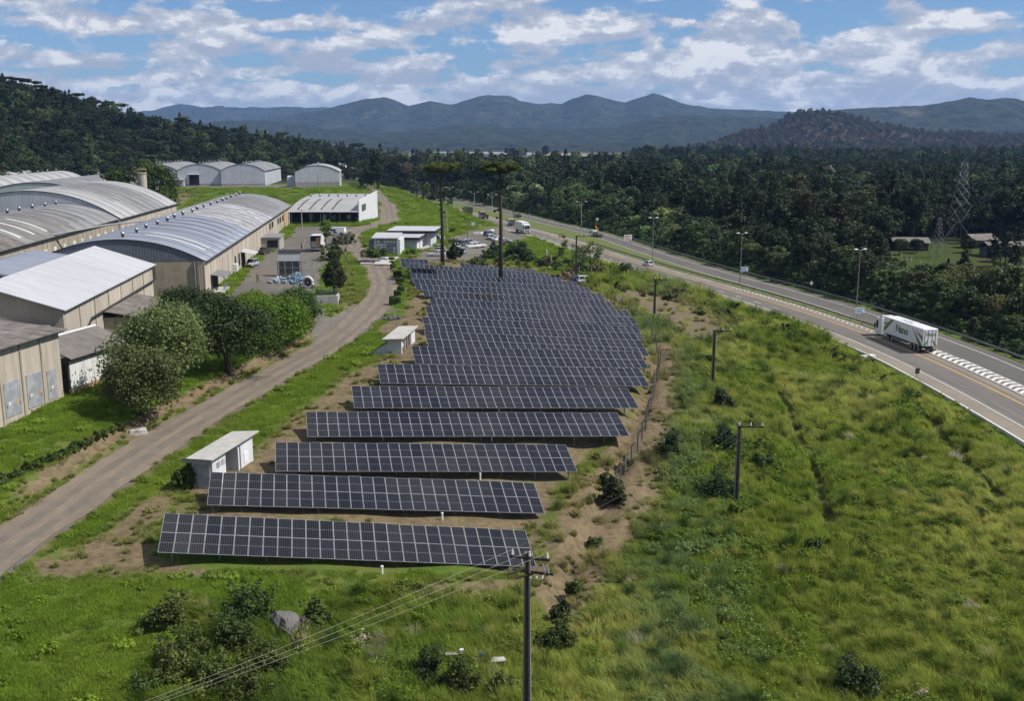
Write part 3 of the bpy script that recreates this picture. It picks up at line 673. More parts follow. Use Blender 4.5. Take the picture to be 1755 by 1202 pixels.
def ridge(name, sky, rng, depth, m, seed, base=-18, rough=.42, n=620, k=60, crest=.45):
    """a range of hills: crest line given by direction and height angle, real depth in front and behind, valleys by noise"""
    a = np.array([q[0] for q in sky], float); e = (Y_HOR-np.array([q[1] for q in sky], float))/F_PX
    A = np.linspace(a[0], a[-1], n); E = np.interp(A, a, e)
    T = np.linspace(0, 1, k); AA, TT = np.meshgrid(A, T)
    R = rng + depth*(TT-crest)
    az = (AA-CX)/F_PX; X = R*az; Y = R*np.ones_like(az)
    peak = CAM_Z + rng*np.interp(AA, a, e)
    prof = np.where(TT < crest, smooth(0, 1, TT/crest)**.9, 1-.55*smooth(0, 1, (TT-crest)/(1-crest)))
    nz = fbm(X/(depth*.22), Y/(depth*.22), 5, seed); rid = 1-np.abs(2*nz-1)
    fall = np.abs(TT-crest)/crest
    spur = 1-np.abs(2*fbm(X/(depth*.10), Y/(depth*.16), 4, seed+9)-1); Z = base + (peak-base)*prof*(1-rough*np.clip(fall*1.6,0,1)*(1-rid)-.30*np.clip(fall*2.2,0,1)*(1-spur)) + (peak-base)*.07*(fbm(X/(depth*.05), Y/(depth*.05), 4, seed+5)-.5)
    Z = Z + 14*(fbm(X/90, Y/90, 3, seed+3)-.5)*smooth(0,.3,TT); ed = np.minimum(smooth(0, 40, AA-a[0]), smooth(0, 40, a[-1]-AA)); Z = base-5+(Z-base+5)*ed
    V = np.stack([X.ravel(), Y.ravel(), Z.ravel()], 1); ix = np.arange(n*k).reshape(k, n)
    Q = np.stack([ix[:-1,:-1], ix[:-1,1:], ix[1:,1:], ix[1:,:-1]], -1).reshape(-1, 4)
    return tag(link(name, np_mesh(name, V, Q, [m], smooth=True)), kind='structure')
ridge('mountain_range', [(100,200),(210,196),(270,191),(300,186),(325,180),(345,184),(360,187),(372,184.5),(394,184.5),(400,187),(480,186),(560,185.5),(640,188),(760,190),(900,195)], 9500, 2600, 'far_forest', 3)
ridge('mountain_range', [(330,232),(420,214),(500,200),(560,189),(600,181),(632,174),(650,172.5),(663,170),(680,174),(705,182),(722,179),(742,175),(765,180),(778,181),(800,174),(822,168),(840,166.5),(870,169),(893,177),(930,181),(960,181),(978,172),(1000,165),(1018,167),(1045,175),(1065,179),(1085,174),(1112,165),(1130,169),(1160,178),(1200,186),(1260,190),(1330,193),(1420,198),(1500,206)], 7200, 3400, 'far_forest', 11)
ridge('mountain_range', [(1230,226),(1330,203),(1400,194),(1440,188),(1490,187),(1545,183),(1560,184),(1600,177),(1640,172),(1700,171.5),(1740,176),(1800,178),(1900,184),(2050,190)], 4800, 2200, 'far_forest', 23)
ridge('foothill', [(180,236),(300,218),(380,209),(440,207),(500,212),(560,220),(620,222),(700,228),(760,236)], 5200, 1500, 'far_forest_b', 31)
ridge('foothill', [(560,244),(700,226),(780,214),(880,220),(980,222),(1050,219),(1100,207),(1140,200),(1200,201),(1290,202),(1340,208),(1420,222),(1500,235)], 5000, 1700, 'far_forest_b', 37)
ridge('foothill', [(480,252),(560,243),(620,236),(680,240),(800,241),(900,240),(1000,244),(1120,244),(1220,240),(1300,246)], 4000, 1100, 'far_forest_b', 41, rough=.5)
BROWN_N = 620
BROWN = ridge('brown_hill', [(1150,264),(1210,252),(1250,238),(1290,229),(1322,219),(1338,209),(1356,204),(1380,201),(1405,202),(1425,205),(1450,212),(1480,219),(1530,227),(1580,234),(1640,234),(1700,238),(1800,241),(1950,244)], 2500, 1000, 'brown_forest', 53, rough=.25)
mat('lake_water', (.10,.13,.15), None, .01, .12, spec=.5)
mb = MB(); lk = []
for px, py in [(640,259),(700,258.5),(760,261),(860,262.5),(960,264),(1060,268),(1060,272),(1000,273),(900,272),(800,270),(700,268),(640,265)]: lk.append(tuple(unz(px, py, -8.0)))
mb.add(lk, [tuple(range(len(lk)))]); tag(link('lake', mb.mesh('lake', ['lake_water'])), kind='structure')
mat('sandbank', (.27,.235,.19), None, .01, .95); mb = MB(); lk = [tuple(unz(px, py, -7.7)) for px, py in [(640,257),(760,258.5),(900,261),(1040,266),(1090,270),(1090,272),(1000,268),(860,264.5),(720,260.5),(640,259)]]
mb.add(lk, [tuple(range(len(lk)))]); tag(link('shore', mb.mesh('shore', ['sandbank'])), kind='structure')
# ------------------------------------------------------------------ solar field
def cell_mat():
    m, nt, p = new_mat('solar_cell'); N = nt.nodes; Lk = nt.links
    p.inputs['Roughness'].default_value = .13; p.inputs['Specular IOR Level'].default_value = .38
    tc = N.new('ShaderNodeTexCoord'); sx = N.new('ShaderNodeSeparateXYZ'); Lk.new(tc.outputs['Object'], sx.inputs[0])
    def m_(op, a, b=None):
        n = N.new('ShaderNodeMath'); n.operation = op
        for i, v in enumerate((a, b)):
            if v is None: continue
            if isinstance(v, float): n.inputs[i].default_value = v
            else: Lk.new(v, n.inputs[i])
        return n.outputs[0]
    def line(v, per, wid):                              # thin pale gaps between cells
        fr = m_('FRACT', m_('DIVIDE', v, per)); d = m_('ABSOLUTE', m_('SUBTRACT', fr, .5)); return m_('GREATER_THAN', d, .5-wid/per/2)
    lx = line(sx.outputs[0], .1667, .013); ly = line(sx.outputs[1], .0935, .004)
    mid = m_('LESS_THAN', m_('ABSOLUTE', m_('SUBTRACT', sx.outputs[1], 1.15)), .013)
    oi = N.new('ShaderNodeObjectInfo'); rr = N.new('ShaderNodeMixRGB'); Lk.new(oi.outputs['Random'], rr.inputs[0]); rr.inputs[1].default_value = (.008,.008,.010,1); rr.inputs[2].default_value = (.019,.019,.021,1)
    def mx(f, a, c):
        n = N.new('ShaderNodeMixRGB'); Lk.new(f, n.inputs[0]); Lk.new(a, n.inputs[1]); n.inputs[2].default_value = (*c, 1); return n.outputs[0]
    c = mx(m_('MULTIPLY', ly, .35), rr.outputs[0], (.05,.05,.06)); c = mx(m_('MULTIPLY', lx, .7), c, (.12,.12,.135)); c = mx(m_('MULTIPLY', mid, .75), c, (.26,.265,.28))
    Lk.new(c, p.inputs['Base Color'])
cell_mat()
PW, PL, TILT = 1.04, 2.30, math.radians(18)
def panel_mesh(w):
    mb = MB(); mb.quad((0,0,0),(w,0,0),(w,PL,0),(0,PL,0), 0); t = .026
    for x0,x1,y0,y1 in ((0,w,0,t),(0,w,PL-t,PL),(0,t,t,PL-t),(w-t,w,t,PL-t)): mb.box(x0,x1,y0,y1,-.035,.006,1)
    mb.quad((0,0,-.03),(0,PL,-.03),(w,PL,-.03),(w,0,-.03), 1)
    return mb.mesh('solar_panel', ['solar_cell','panel_frame'])
PM = panel_mesh(PW)
mb = MB(); mb.cyl((0,0,-1),(0,0,0),.07,.07,6); POST = mb.mesh('post', ['galv'])
ords = ['nearest','second','third','fourth','fifth','sixth','seventh','eighth','ninth','tenth','eleventh','twelfth','thirteenth','fourteenth','fifteenth','sixteenth','seventeenth']
for ri, (x,y,z,s,n,w) in enumerate(ROWS):
    u = Vector((math.cos(ROW_A), math.sin(ROW_A), s)).normalized(); v = Vector((math.sin(ROW_A)*math.cos(TILT), -math.cos(ROW_A)*math.cos(TILT), -math.sin(TILT)))
    v = (v - u*v.dot(u)).normalized(); nn = u.cross(-v).normalized()
    R = Matrix((u, -v, nn)).transposed().to_4x4()
    TL = Vector((x,y,z)); wl = w*math.sqrt(1+s*s)
    base = Vector((x, y, h(x, y)))
    lab = (f'{ords[ri]} long row of dark solar panels counting from the camera, {n} columns of two' if ri < 17 else
           'short row of six solar columns beside the white glazed office' if ri == 17 else 'short row of solar panels at the far right edge of the field')
    t = thing('solar_array', lab, 'solar panels', base, 0, 'rows of ground mounted solar panels')
    for c in range(n):
        for r in range(2):
            o = bpy.data.objects.new('solar_panel', PM); COL.objects.link(o); o.parent = t
            P = TL - base + u*(c*wl + (wl-PW)/2) + v*((r+1)*(PL+.02))
            tw = Matrix.Rotation(random.gauss(0, .009), 4, 'X') @ Matrix.Rotation(random.gauss(0, .007), 4, 'Y')
            o.matrix_basis = Matrix.Translation(P) @ R @ tw
    for k, d in enumerate((.5, 1.9, 2.8, 4.2)):
        mb = MB(); a = TL-base + v*d - nn*.08; mb.tube([a + u*.05, a + u*(n*wl-.05)], .04, 4); link('rail', mb.mesh('rail', ['galv']), t)
    k = 0; c = .8
    while c < n:
        for d in (.9, 3.7):
            P = TL + u*(c*wl) + v*d - nn*.1; g = h(P.x, P.y)-.15
            o = link('post', POST, t, P-base, (0,0,0), (1,1,max(.2, P.z-g)))
        c += 3.2
for px, py, lab in [(655,985,'white plastic pipe stub in the grass in front of the nearest solar row'),(758,892,'white pipe stub between the first and second solar rows'),(823,823,'white pipe stub between the second and third solar rows'),
    (843,757,'white pipe stub between the third and fourth solar rows'),(855,707,'white pipe stub between the fourth and fifth solar rows')]:
    q = at(px, py); mb = MB(); mb.cyl((0,0,-.1),(0,0,.62),.085,.085,10); mb.cyl((0,0,.56),(0,0,.68),.11,.11,10); tag(link('pipe_stub', mb.mesh('pipe_stub', ['pvc']), None, q), lab, 'pipe', 'vent pipes between the panel rows')

# ------------------------------------------------------------------ buildings
def arc_z(x, w, rise):
    R = (w*w/4+rise*rise)/(2*rise); return math.sqrt(max(R*R-x*x, 0))-(R-rise)
def vent_mesh():
    mb = MB(); mb.cyl((0,0,-.2),(0,0,.35),.22,.22,8,1); mb.sphere((0,0,.62),.42,10,6,0,(1,1,.72)); mb.cyl((0,0,.3),(0,0,.4),.30,.36,10,1); return mb.mesh('ridge_vent', ['steel','dark_metal'], True)
VENT = vent_mesh()
mb = MB(); mb.box(-.02,.20,0,1,0,1); UNITP = None
_pc = {}
def panel_box(m, sx, sy, sz, k=(0,0,0)):
    key = (m, round(sx,3), round(sy,3), round(sz,3))
    if key not in _pc:
        b = MB(); b.box(0,sx,0,sy,0,sz); _pc[key] = b.mesh('wall_panel', [m], bevel=min(.03, sx/4, sy/4))
    return _pc[key]
def arc_strip(w, rise, y0, y1, lift, th, x0, x1, m, name, over=0, n=22):
    mb = MB(); vs = []; xs = [x0+(x1-x0)*i/n for i in range(n+1)]
    for x in xs:
        zz = arc_z(min(max(x, -w/2), w/2), w, rise) - max(abs(x)-w/2, 0)*.35
        vs += [(x,y0,zz+lift),(x,y1,zz+lift),(x,y0,zz+lift-th),(x,y1,zz+lift-th)]
    fs = []
    for i in range(n):
        a = i*4; b = a+4; fs += [(a,b,b+1,a+1),(a+2,a+3,b+3,b+2),(a,a+2,b+2,b),(a+1,b+1,b+3,a+3)]
    fs += [(0,1,3,2),(n*4,n*4+2,n*4+3,n*4+1)]
    mb.add(vs, fs); return mb.mesh(name, [m], True)
def shade_flat(me):
    me.polygons.foreach_set('use_smooth', [abs(p.normal.y) < .5 and p.area > .02 for p in me.polygons])
def barrel(name, label, near_right, rz, w, l, eave, rise, wall, gable_low, gable_high, roof_of, bay=6.6, vents=None, sky=(), wall_bay=None, left=True, low_h=None, group=None, detail=True):
    """arched warehouse: origin at the middle of its near end; near_right = ground point of the near right corner"""
    c, s_ = math.cos(rz), math.sin(rz); o = Vector(near_right) - Vector((c, s_, 0))*(w/2)
    t = thing(name, label, 'warehouse', o, rz, group)
    nb = max(1, round(l/bay)); bl = l/nb
    cache = {}
    for i in range(nb):
        m = roof_of(i/nb)
        if m not in cache: cache[m] = arc_strip(w, rise, -.012, bl+.0 , .12, .16, -w/2-.6, w/2+.6, m, 'roof_sheet'); shade_flat(cache[m])
        link('roof_sheet', cache[m], t, (0, i*bl, eave + (.006 if i % 2 else 0)))
    core = MB(); core.box(-w/2+.2, -w/2+.35, .2, l-.2, -.8, eave); core.box(w/2-.35, w/2-.2, .2, l-.2, -.8, eave); link('wall_core', core.mesh('wall_core', ['joint']), t)
    wb = wall_bay or bl; nw = max(1, round(l/wb)); wl_ = l/nw
    for sd_ in ((1, -1) if left else (1,)):
        for i in range(nw):
            me = panel_box(wall, .22, wl_-.10, eave+.75); link('wall_panel', me, t, (w/2-.22 if sd_ > 0 else -w/2, i*wl_+.05, -.8))
        if detail and sd_ > 0:
            for i in range(nw+1): link('pilaster', panel_box(wall, .16, .28, eave+.7), t, (w/2-.05, min(max(i*wl_-.14, 0), l-.28), -.8))
    lh = low_h if low_h is not None else eave
    for yy, nm in ((0, 'gable_wall'), (l-.22, 'gable_wall')):
        b = MB(); b.box(-w/2+.01, w/2-.24, yy, yy+.22, -.8, lh-.02); link(nm, b.mesh(nm, [gable_low]), t)
        n = 20; poly = [(-w/2+.02, lh)] + [(-w/2*.999+w*.998*i/n, eave+arc_z(-w/2+w*i/n, w, rise)-.05) for i in range(n+1)] + [(w/2-.02, lh)]
        b = MB(); b.prism(poly, yy-.03, yy+.19); link('gable_sheet', b.mesh('gable_sheet', [gable_high]), t)
        b = MB(); n = 20
        b.tube([(-w/2+w*i/n, yy+(-.12 if yy == 0 else .34), eave+arc_z(-w/2+w*i/n, w, rise)+.03) for i in range(n+1)], .10, 5); link('verge_trim', b.mesh('verge_trim', ['dark_metal' if yy == 0 else 'galv']), t)
    if vents:
        k, y0, y1 = vents
        for i in range(k): link('ridge_vent', VENT, t, (random.uniform(-.3,.3), y0+(y1-y0)*i/max(1,k-1), eave+rise+.15), (0,0,random.random()*3), random.uniform(.95,1.15))
    for (yy, x0, x1, m, wd_) in sky:
        link('skylight', arc_strip(w, rise, 0, wd_, .19, .05, x0, x1, m, 'skylight'), t, (0, yy, eave))
    b = MB(); b.tube([(w/2+.62, 0, eave-.13), (w/2+.62, l, eave-.13)], .12, 6); link('gutter', b.mesh('gutter', ['dark_metal']), t)
    return t
RZ = math.radians(6.6)
zE = 4.9
def roofE(f): return 'roof_blue' if f < .36 else 'roof_worn' if f < .66 else 'roof_grey'
skyE = [(9+4.2*i, 2.5, 13.2, 'skylight_white', .9) for i in range(2)] + [(22+7.5*i, .8, 12.8, 'skylight_brown', .45) for i in range(5)] + [(104+5.5*i, 1, 13.4, 'roof_oldgrey', .7) for i in range(7)]
E_ = barrel('arched_warehouse', 'long arched warehouse with pale blue near roof and cream panel side wall facing the yard', (-54.3,179.3,zE), RZ, 29, 157, 6.3, 3.8,
       'cream_panel', 'brown_wall', 'blue_gable', roofE, vents=(17, 4, 150), sky=skyE, low_h=6.3)
# fittings on its walls
b = MB(); b.box(-1.2,0,-.35,0,0,.8); b.box(-.9,-.3,-.38,-.34,.15,.65,1); link('air_conditioner', b.mesh('air_conditioner', ['white_paint','dark_metal'], bevel=.03), E_, (5.2,-.03,1.9))
b = MB(); b.box(0,1.1,-.06,0,0,.4); link('notice', b.mesh('notice', ['sign_white']), E_, (1.6,-.03,.6))
for pts_, r_ in (([(6.3,-.15,6.2),(6.3,-.15,3.6),(6.0,-.2,2.8)],.09),([(12.9,-.2,6.2),(12.9,-.2,.1)],.16),([(13.6,-.2,6.2),(13.6,-.2,.1)],.12)):
    b = MB(); b.tube(pts_, r_, 6); link('downpipe', b.mesh('downpipe', ['galv']), E_)
def porch(par, x, y, w, d, z, zl, m='galv', posts=True):
    b = MB(); b.hexa([(x,y,z-.08),(x+d,y,zl-.08),(x+d,y+w,zl-.08),(x,y+w,z-.08),(x,y,z),(x+d,y,zl),(x+d,y+w,zl),(x,y+w,z)]); link('porch_roof', b.mesh('porch_roof', [m]), par)
    if posts:
        for yy in (y+.15, y+w-.15): b = MB(); b.box(x+d-.25,x+d-.13,yy-.06,yy+.06,-.6,zl-.06); link('porch_post', b.mesh('porch_post', ['galv']), par)
porch(E_, 14.52, 5.5, 7.5, 2.6, 3.1, 2.7); b = MB(); b.box(14.6,17.2,2.0,9.5,-.5,.35); link('loading_ramp', b.mesh('loading_ramp', ['concrete_pale']), E_)
b = MB(); b.box(14.52,14.6,6.2,12.4,0,2.6); link('doorway', b.mesh('doorway', ['opening_shade']), E_)
b = MB()
for i in range(7): b.cyl((17.3,2.2+i*1.1,.3),(17.3,2.2+i*1.1,1.3),.03,.03,5)
b.tube([(17.3,2.2,1.3),(17.3,8.8,1.3)],.03,5); link('handrail', b.mesh('handrail', ['galv']), E_)
porch(E_, 14.52, 44, 6.5, 3.0, 3.2, 2.5, 'roof_white'); b = MB(); b.box(14.52,14.6,45,50,0,2.5); link('doorway', b.mesh('doorway', ['opening_shade']), E_)
for yy in (35, 40.5): b = MB(); b.box(14.62,14.7,yy,yy+1.1,.6,3.2); link('side_window', b.mesh('side_window', ['glass']), E_)
b = MB(); b.box(14.55,15.4,32,33.4,.3,1.9); link('air_conditioner', b.mesh('air_conditioner', ['white_paint'], bevel=.04), E_)
for yy, z0, m in ((98,3.4,'glass'),(104,3.4,'glass'),(118,3.2,'glass'),(124,3.2,'glass'),(131,3.2,'glass')):
    b = MB(); b.box(14.6,14.7,yy,yy+2.4,z0,z0+1.6,0); link('side_window', b.mesh('side_window', [m]), E_)
b = MB(); b.box(14.6,14.72,136,146,0,5.2); link('stained_panel', b.mesh('stained_panel', ['carton']), E_)
b = MB(); b.box(14.6,14.74,150,153,0,4.4); link('sliding_door', b.mesh('sliding_door', ['grey_door']), E_)
b = MB(); b.box(14.5,19.0,80,91,-.6,2.7); b.box(14.4,19.3,79.7,91.3,2.7,3.0,1); annex = link('brick_annex', b.mesh('brick_annex', ['concrete','roof_grey']), E_)
b = MB(); b.box(16,18.6,79.9,80.02,.4,2.2); link('dark_opening', b.mesh('dark_opening', ['opening_shade']), annex)

zF = 5.0
F1 = barrel('arched_warehouse', 'arched warehouse with weathered dark grey roof and three white skylight strips at the left edge', (-93.0,168,zF), math.radians(5.6), 28, 100, 6.9, 3.9,
       'cream_dirty', 'brown_wall', 'pale_gable', lambda f: 'asbestos' if f < .30 else 'roof_oldgrey' if f < .62 else 'roof_grey', vents=(9, 30, 97),
       sky=[(36+7.5*i, 4, 12.5, 'skylight_white', 1.0) for i in range(3)] + [(62+6*i, 2, 12, 'skylight_brown', .5) for i in range(4)], left=False)
for i in range(9):
    b = MB(); yy = 44+6.2*i; b.box(14.02,14.1,yy,yy+(1.6 if i % 3 else 2.3),2.6,4.6); link('side_window', b.mesh('side_window', ['white_stained' if i % 2 else 'skylight_white']), F1)
b = MB(); b.box(14.03,14.12,29,33,-.3,5.2); link('dark_doorway', b.mesh('dark_doorway', ['opening_shade']), F1); b = MB(); b.box(14.05,14.2,33,38,-.3,5.0); link('sliding_door', b.mesh('sliding_door', ['grey_door']), F1)
b = MB(); b.tube([(13.8,50,7.2),(22,62,8.3),(36,84,8.6)], .22, 8); tag(link('overhead_duct', b.mesh('overhead_duct', ['galv']), F1))
F2 = barrel('arched_warehouse', 'tall wide arched warehouse with light grey roof and plain pale blue gable', (-102.6,268.5,zF), math.radians(5.6), 45, 66, 6.9, 7.2,
       'cream_panel', 'pale_gable', 'pale_gable', lambda f: 'roof_grey' if .25 < f < .72 else 'roof_pale', sky=[(16+5*i, 3, 17, 'roof_oldgrey', .6) for i in range(7)], left=False, low_h=2.0)
for i in range(8): b = MB(); yy = 4+7.5*i; b.box(22.52,22.6,yy,yy+1.5,2.6,4.6); link('side_window', b.mesh('side_window', ['white_stained' if i % 2 else 'grey_door']), F2)
for nm, xr, y0, l, w, rs, m, nv in [('arched warehouse half hidden behind the tall wide one with dark verge line', -153.5, 377, 100, 40, 4.6, 'roof_grey', 0),
     ('arched warehouse at the left edge with a row of closely set ridge vents', -193.5, 390, 110, 26, 5.2, 'roof_pale', 9),
     ('pale roofed arched warehouse in the back left with one long row of vents', -222, 400, 300, 34, 5.0, 'roof_pale', 16),
     ('arched warehouse farthest left below the wooded hill with grey roof and vents', -258, 400, 380, 34, 5.6, 'roof_grey', 20)]:
    barrel('arched_warehouse', nm, (xr,y0,5.5), math.radians(5.6), w, l, 6.8, rs, 'cream_panel', 'pale_gable', 'pale_gable', lambda f, m=m: m, bay=12, vents=(nv, 10, l-6) if nv else None, left=False, low_h=2.0, detail=False)
def roofH(f): return 'roof_grey'
for i, lab in enumerate(['pale blue arched warehouse on the right of the far row, with visible ribbed side wall','pale blue arched warehouse with dark loading door in the far row','pale blue arched warehouse of the far row hidden behind the round pines']):
    t = barrel('arched_warehouse', lab, (-137.3-24.1*i, 575, 7.0), math.radians(5.6), 23.8, 72, 8.4, 3.6, 'pale_gable', 'concrete', 'white_wall', roofH, bay=9, vents=(8, 3, 68), left=False, low_h=1.2, wall_bay=9 if i == 0 else 24)
    if i == 1:
        b = MB(); b.box(-5.6,-.2,-.12,-.05,.6,6.2); link('loading_door', b.mesh('loading_door', ['opening_shade']), t); b = MB(); b.box(-6,.2,-1.4,0,6.3,6.5); link('door_canopy', b.mesh('door_canopy', ['white_paint']), t)
        b = MB(); b.box(-13,-8,-4,-.05,0,3.4); b.box(-13.4,-7.6,-4.6,0,3.4,3.7,1); link('side_shed', b.mesh('side_shed', ['concrete_pale','roof_white']), t)
I_ = barrel('arched_warehouse', 'small detached white arched warehouse with grey block base on the grass terrace', (-89.7,538,8.0), math.radians(8), 22.6, 36, 8.0, 3.3, 'white_wall', 'concrete', 'white_wall', lambda f: 'roof_pale', bay=9, vents=(3,14,22), left=True, low_h=2.6, wall_bay=36)
b = MB(); b.box(11.35,11.42,18,20,3.4,6.0); link('side_window', b.mesh('side_window', ['glass']), I_); b = MB(); b.box(-16,-11.6,6,14,0,5.6); link('side_tank', b.mesh('side_tank', ['white_wall'], bevel=.3), I_)

# gabled workshop with the white roof
def gabled(name, label, near_right, rz, half, l, eave, rise, wall, roof, gable, n=7, wallh=None):
    t = thing(name, label, 'workshop', near_right, rz)
    nb = n; bl = l/nb
    for sd_ in (0, 1):
        for i in range(nb):
            b = MB(); x0, x1 = (-half, .55) if sd_ == 0 else (-half, -2*half-.55); z1 = eave - .55*rise/half
            y0 = (-.5 if i == 0 else 0); y1 = bl + (.5 if i == nb-1 else 0)
            b.hexa([(x0,y0,eave+rise),(x1,y0,z1),(x1,y1,z1),(x0,y1,eave+rise),(x0,y0,eave+rise+.1),(x1,y0,z1+.1),(x1,y1,z1+.1),(x0,y1,eave+rise+.1)])
            link('roof_sheet', b.mesh('roof_sheet', [roof]), t, (0, i*bl, .006*(i % 2)))
    for i in range(nb):
        link('wall_panel', panel_box(wall, .22, bl-.08, eave+.7), t, (-.22, i*bl+.04, -.8)); link('pilaster', panel_box(wall, .14, .25, eave+.65), t, (-.02, i*bl, -.8))
    b = MB(); b.box(-2*half,-.24,.3,l-.3,-.8,eave-.05); link('wall_core', b.mesh('wall_core', ['joint']), t)
    for yy in (0, l-.2):
        b = MB(); b.prism([(-2*half,-.8),(-.01,-.8),(-.01,eave),(-half,eave+rise-.02),(-2*half,eave)], yy, yy+.2); link('gable_wall', b.mesh('gable_wall', [gable]), t)
    return t
D_ = gabled('gabled_workshop', 'gabled workshop with a bright white sheet roof in front of the blue gable', (-54.6,122.3,4.5), math.radians(6.1), 9, 46, 7.4, 3.0, 'cream_panel', 'roof_white', 'brown_wall')
b = MB(); b.tube([(.2,9,-.3),(.2,9,3.6),(.2,11,4.4),(.2,44,4.7),(.2,45.5,4.7)], .17, 8); link('wall_pipe', b.mesh('wall_pipe', ['dark_metal']), D_)
b = MB(); b.sphere((.9,23,1.6),.9,12,8); b.cyl((.9,23,1.0),(.9,25.2,1.0),.75,.75,12); b.cyl((.9,25.2,1.0),(.9,25.3,1.0),.5,.5,12,1); b.box(.5,1.3,23.6,24.6,-.4,.4,1); link('dust_blower', b.mesh('dust_blower', ['white_stained','dark_metal'], True), D_)
t = thing('flat_shed', 'low shed with grey sheet roof tucked between the white roofed workshop and the near block', 'shed', (-55.2,109.5,4.4), math.radians(4))
b = MB(); b.box(-14,0,0,11.6,-.5,5.2); link('wall', b.mesh('wall', ['white_stained']), t); b = MB(); b.hexa([(-14,-.4,5.9),(.4,-.4,5.25),(.4,11.7,5.6),(-14,11.7,6.2),(-14,-.4,6.0),(.4,-.4,5.35),(.4,11.7,5.7),(-14,11.7,6.3)]); link('roof', b.mesh('roof', ['roof_grey']), t)
t = thing('blue_roof_hall', 'hall with pale blue low roof cut by the left edge of the picture', 'hall', (-66.5,150,4.8), math.radians(6)); b = MB(); b.prism([(-26,5.5),(-13,8.6),(0,6.6),(.4,6.3),(0,6.3),(-13,8.3),(-26,5.2)], 0, 28); link('roof', b.mesh('roof', ['roof_blue']), t); b = MB(); b.box(-25.6,-.3,.3,27.7,-.5,6.0); link('wall', b.mesh('wall', ['brown_wall']), t)
# near block with grey doors
A_ = thing('panel_block', 'tall cream concrete panel block with grey double doors on the lawn at the left edge', 'building', (-49.6,109.7,4.0), math.radians(-9.5))
for i in range(7):
    link('wall_panel', panel_box('cream_panel', .25, 3.36, 8.2), A_, (-.25, -3.45*(i+1)+.05, -.6)); link('pilaster', panel_box('cream_dirty', .14, .22, 8.1), A_, (-.02, -3.45*(i+1)-.08, -.6))
b = MB(); b.box(-9,-.26,-24.1,-.06,-.6,7.6); b.box(-9,-.01,-.2,.0,-.6,7.55,1); link('wall_core', b.mesh('wall_core', ['joint','cream_dirty']), A_)
for i in range(9):
    b = MB(); y0 = -24.6+2.8*i; b.hexa([(-9.2,y0,8.5),(.75,y0,7.62),(.75,y0+2.83,7.62),(-9.2,y0+2.83,8.5),(-9.2,y0,8.62),(.75,y0,7.74),(.75,y0+2.83,7.74),(-9.2,y0+2.83,8.62)]); link('roof_sheet', b.mesh('roof_sheet', ['asbestos']), A_, (0,0,.008*(i % 2)))
for y0, w_, hh, pan in ((-2.75,1.6,3.3,1),(-6.3,2.6,3.6,2),(-9.9,2.6,3.6,2)):
    b = MB(); b.box(.0,.07,y0,y0+w_,.35,hh+.35); dr = link('steel_door', b.mesh('steel_door', ['grey_door'], bevel=.02), A_)
    for k in range(pan):
        b = MB(); yy = y0 + w_*(k+.5)/pan - .18; b.box(.075,.09,yy,yy+.36,1.55,1.9); link('warning_sticker', b.mesh('warning_sticker', ['line_yellow' if k else 'skylight_white']), dr)
        b = MB(); b.box(.075,.1,y0+w_*(k+.5)/pan+(.3 if k else -.45),y0+w_*(k+.5)/pan+(.36 if k else -.39),1.3,1.6); link('handle', b.mesh('handle', ['dark_metal']), dr)
B_ = thing('lean_to_shed', 'lean-to shed with dark tiled roof and stained white sheet wall behind the big tree', 'shed', (-49.4,110.9,4.1), math.radians(-14))
for i in range(4): link('white_sheet', panel_box('white_stained', .10, 2.45, 3.1), B_, (-.1, .25+2.5*i, .55))
b = MB(); b.box(-3.6,-.12,.1,10.5,-.4,3.2); link('wall_core', b.mesh('wall_core', ['wood_dark']), B_); b = MB(); b.box(-.2,.05,.05,10.5,-.5,.52); link('brick_plinth', b.mesh('brick_plinth', ['carton']), B_)
for i in range(4):
    b = MB(); y0 = -.2+2.7*i; b.hexa([(-3.8,y0,5.7),(.6,y0,4.0),(.6,y0+2.72,4.0),(-3.8,y0+2.72,5.7),(-3.8,y0,5.82),(.6,y0,4.12),(.6,y0+2.72,4.12),(-3.8,y0+2.72,5.82)]); link('roof_sheet', b.mesh('roof_sheet', ['asbestos_dark']), B_, (0,0,.01*(i % 2)))
b = MB(); b.tube([(-3.9,-.2,5.85),(-3.9,10.6,5.85)], .16, 6); link('ridge_cap', b.mesh('ridge_cap', ['white_paint']), B_)
C_ = thing('side_shed', 'low side shed with rusty brown sheet roof against the white roofed workshop', 'shed', (-57.2,138.4,4.5), math.radians(6))
for i in range(5):
    b = MB(); y0 = 3.4*i; b.hexa([(0,y0,4.5),(6.0,y0,3.4),(6.0,y0+3.44,3.4),(0,y0+3.44,4.5),(0,y0,4.6),(6.0,y0,3.5),(6.0,y0+3.44,3.5),(0,y0+3.44,4.6)]); link('roof_sheet', b.mesh('roof_sheet', ['asbestos']), C_, (0,0,.012*(i % 2)))
b = MB(); b.box(.1,5.3,.4,9,-.6,3.45); link('wall', b.mesh('wall', ['cream_dirty']), C_)
for yy in (10.5,16.6): b = MB(); b.box(5.5,5.64,yy,yy+.14,-.6,3.45); link('post', b.mesh('post', ['dark_metal']), C_)
b = MB(); b.box(5.31,5.37,4.6,6.4,-.4,2.2); link('door', b.mesh('door', ['wood_dark']), C_)
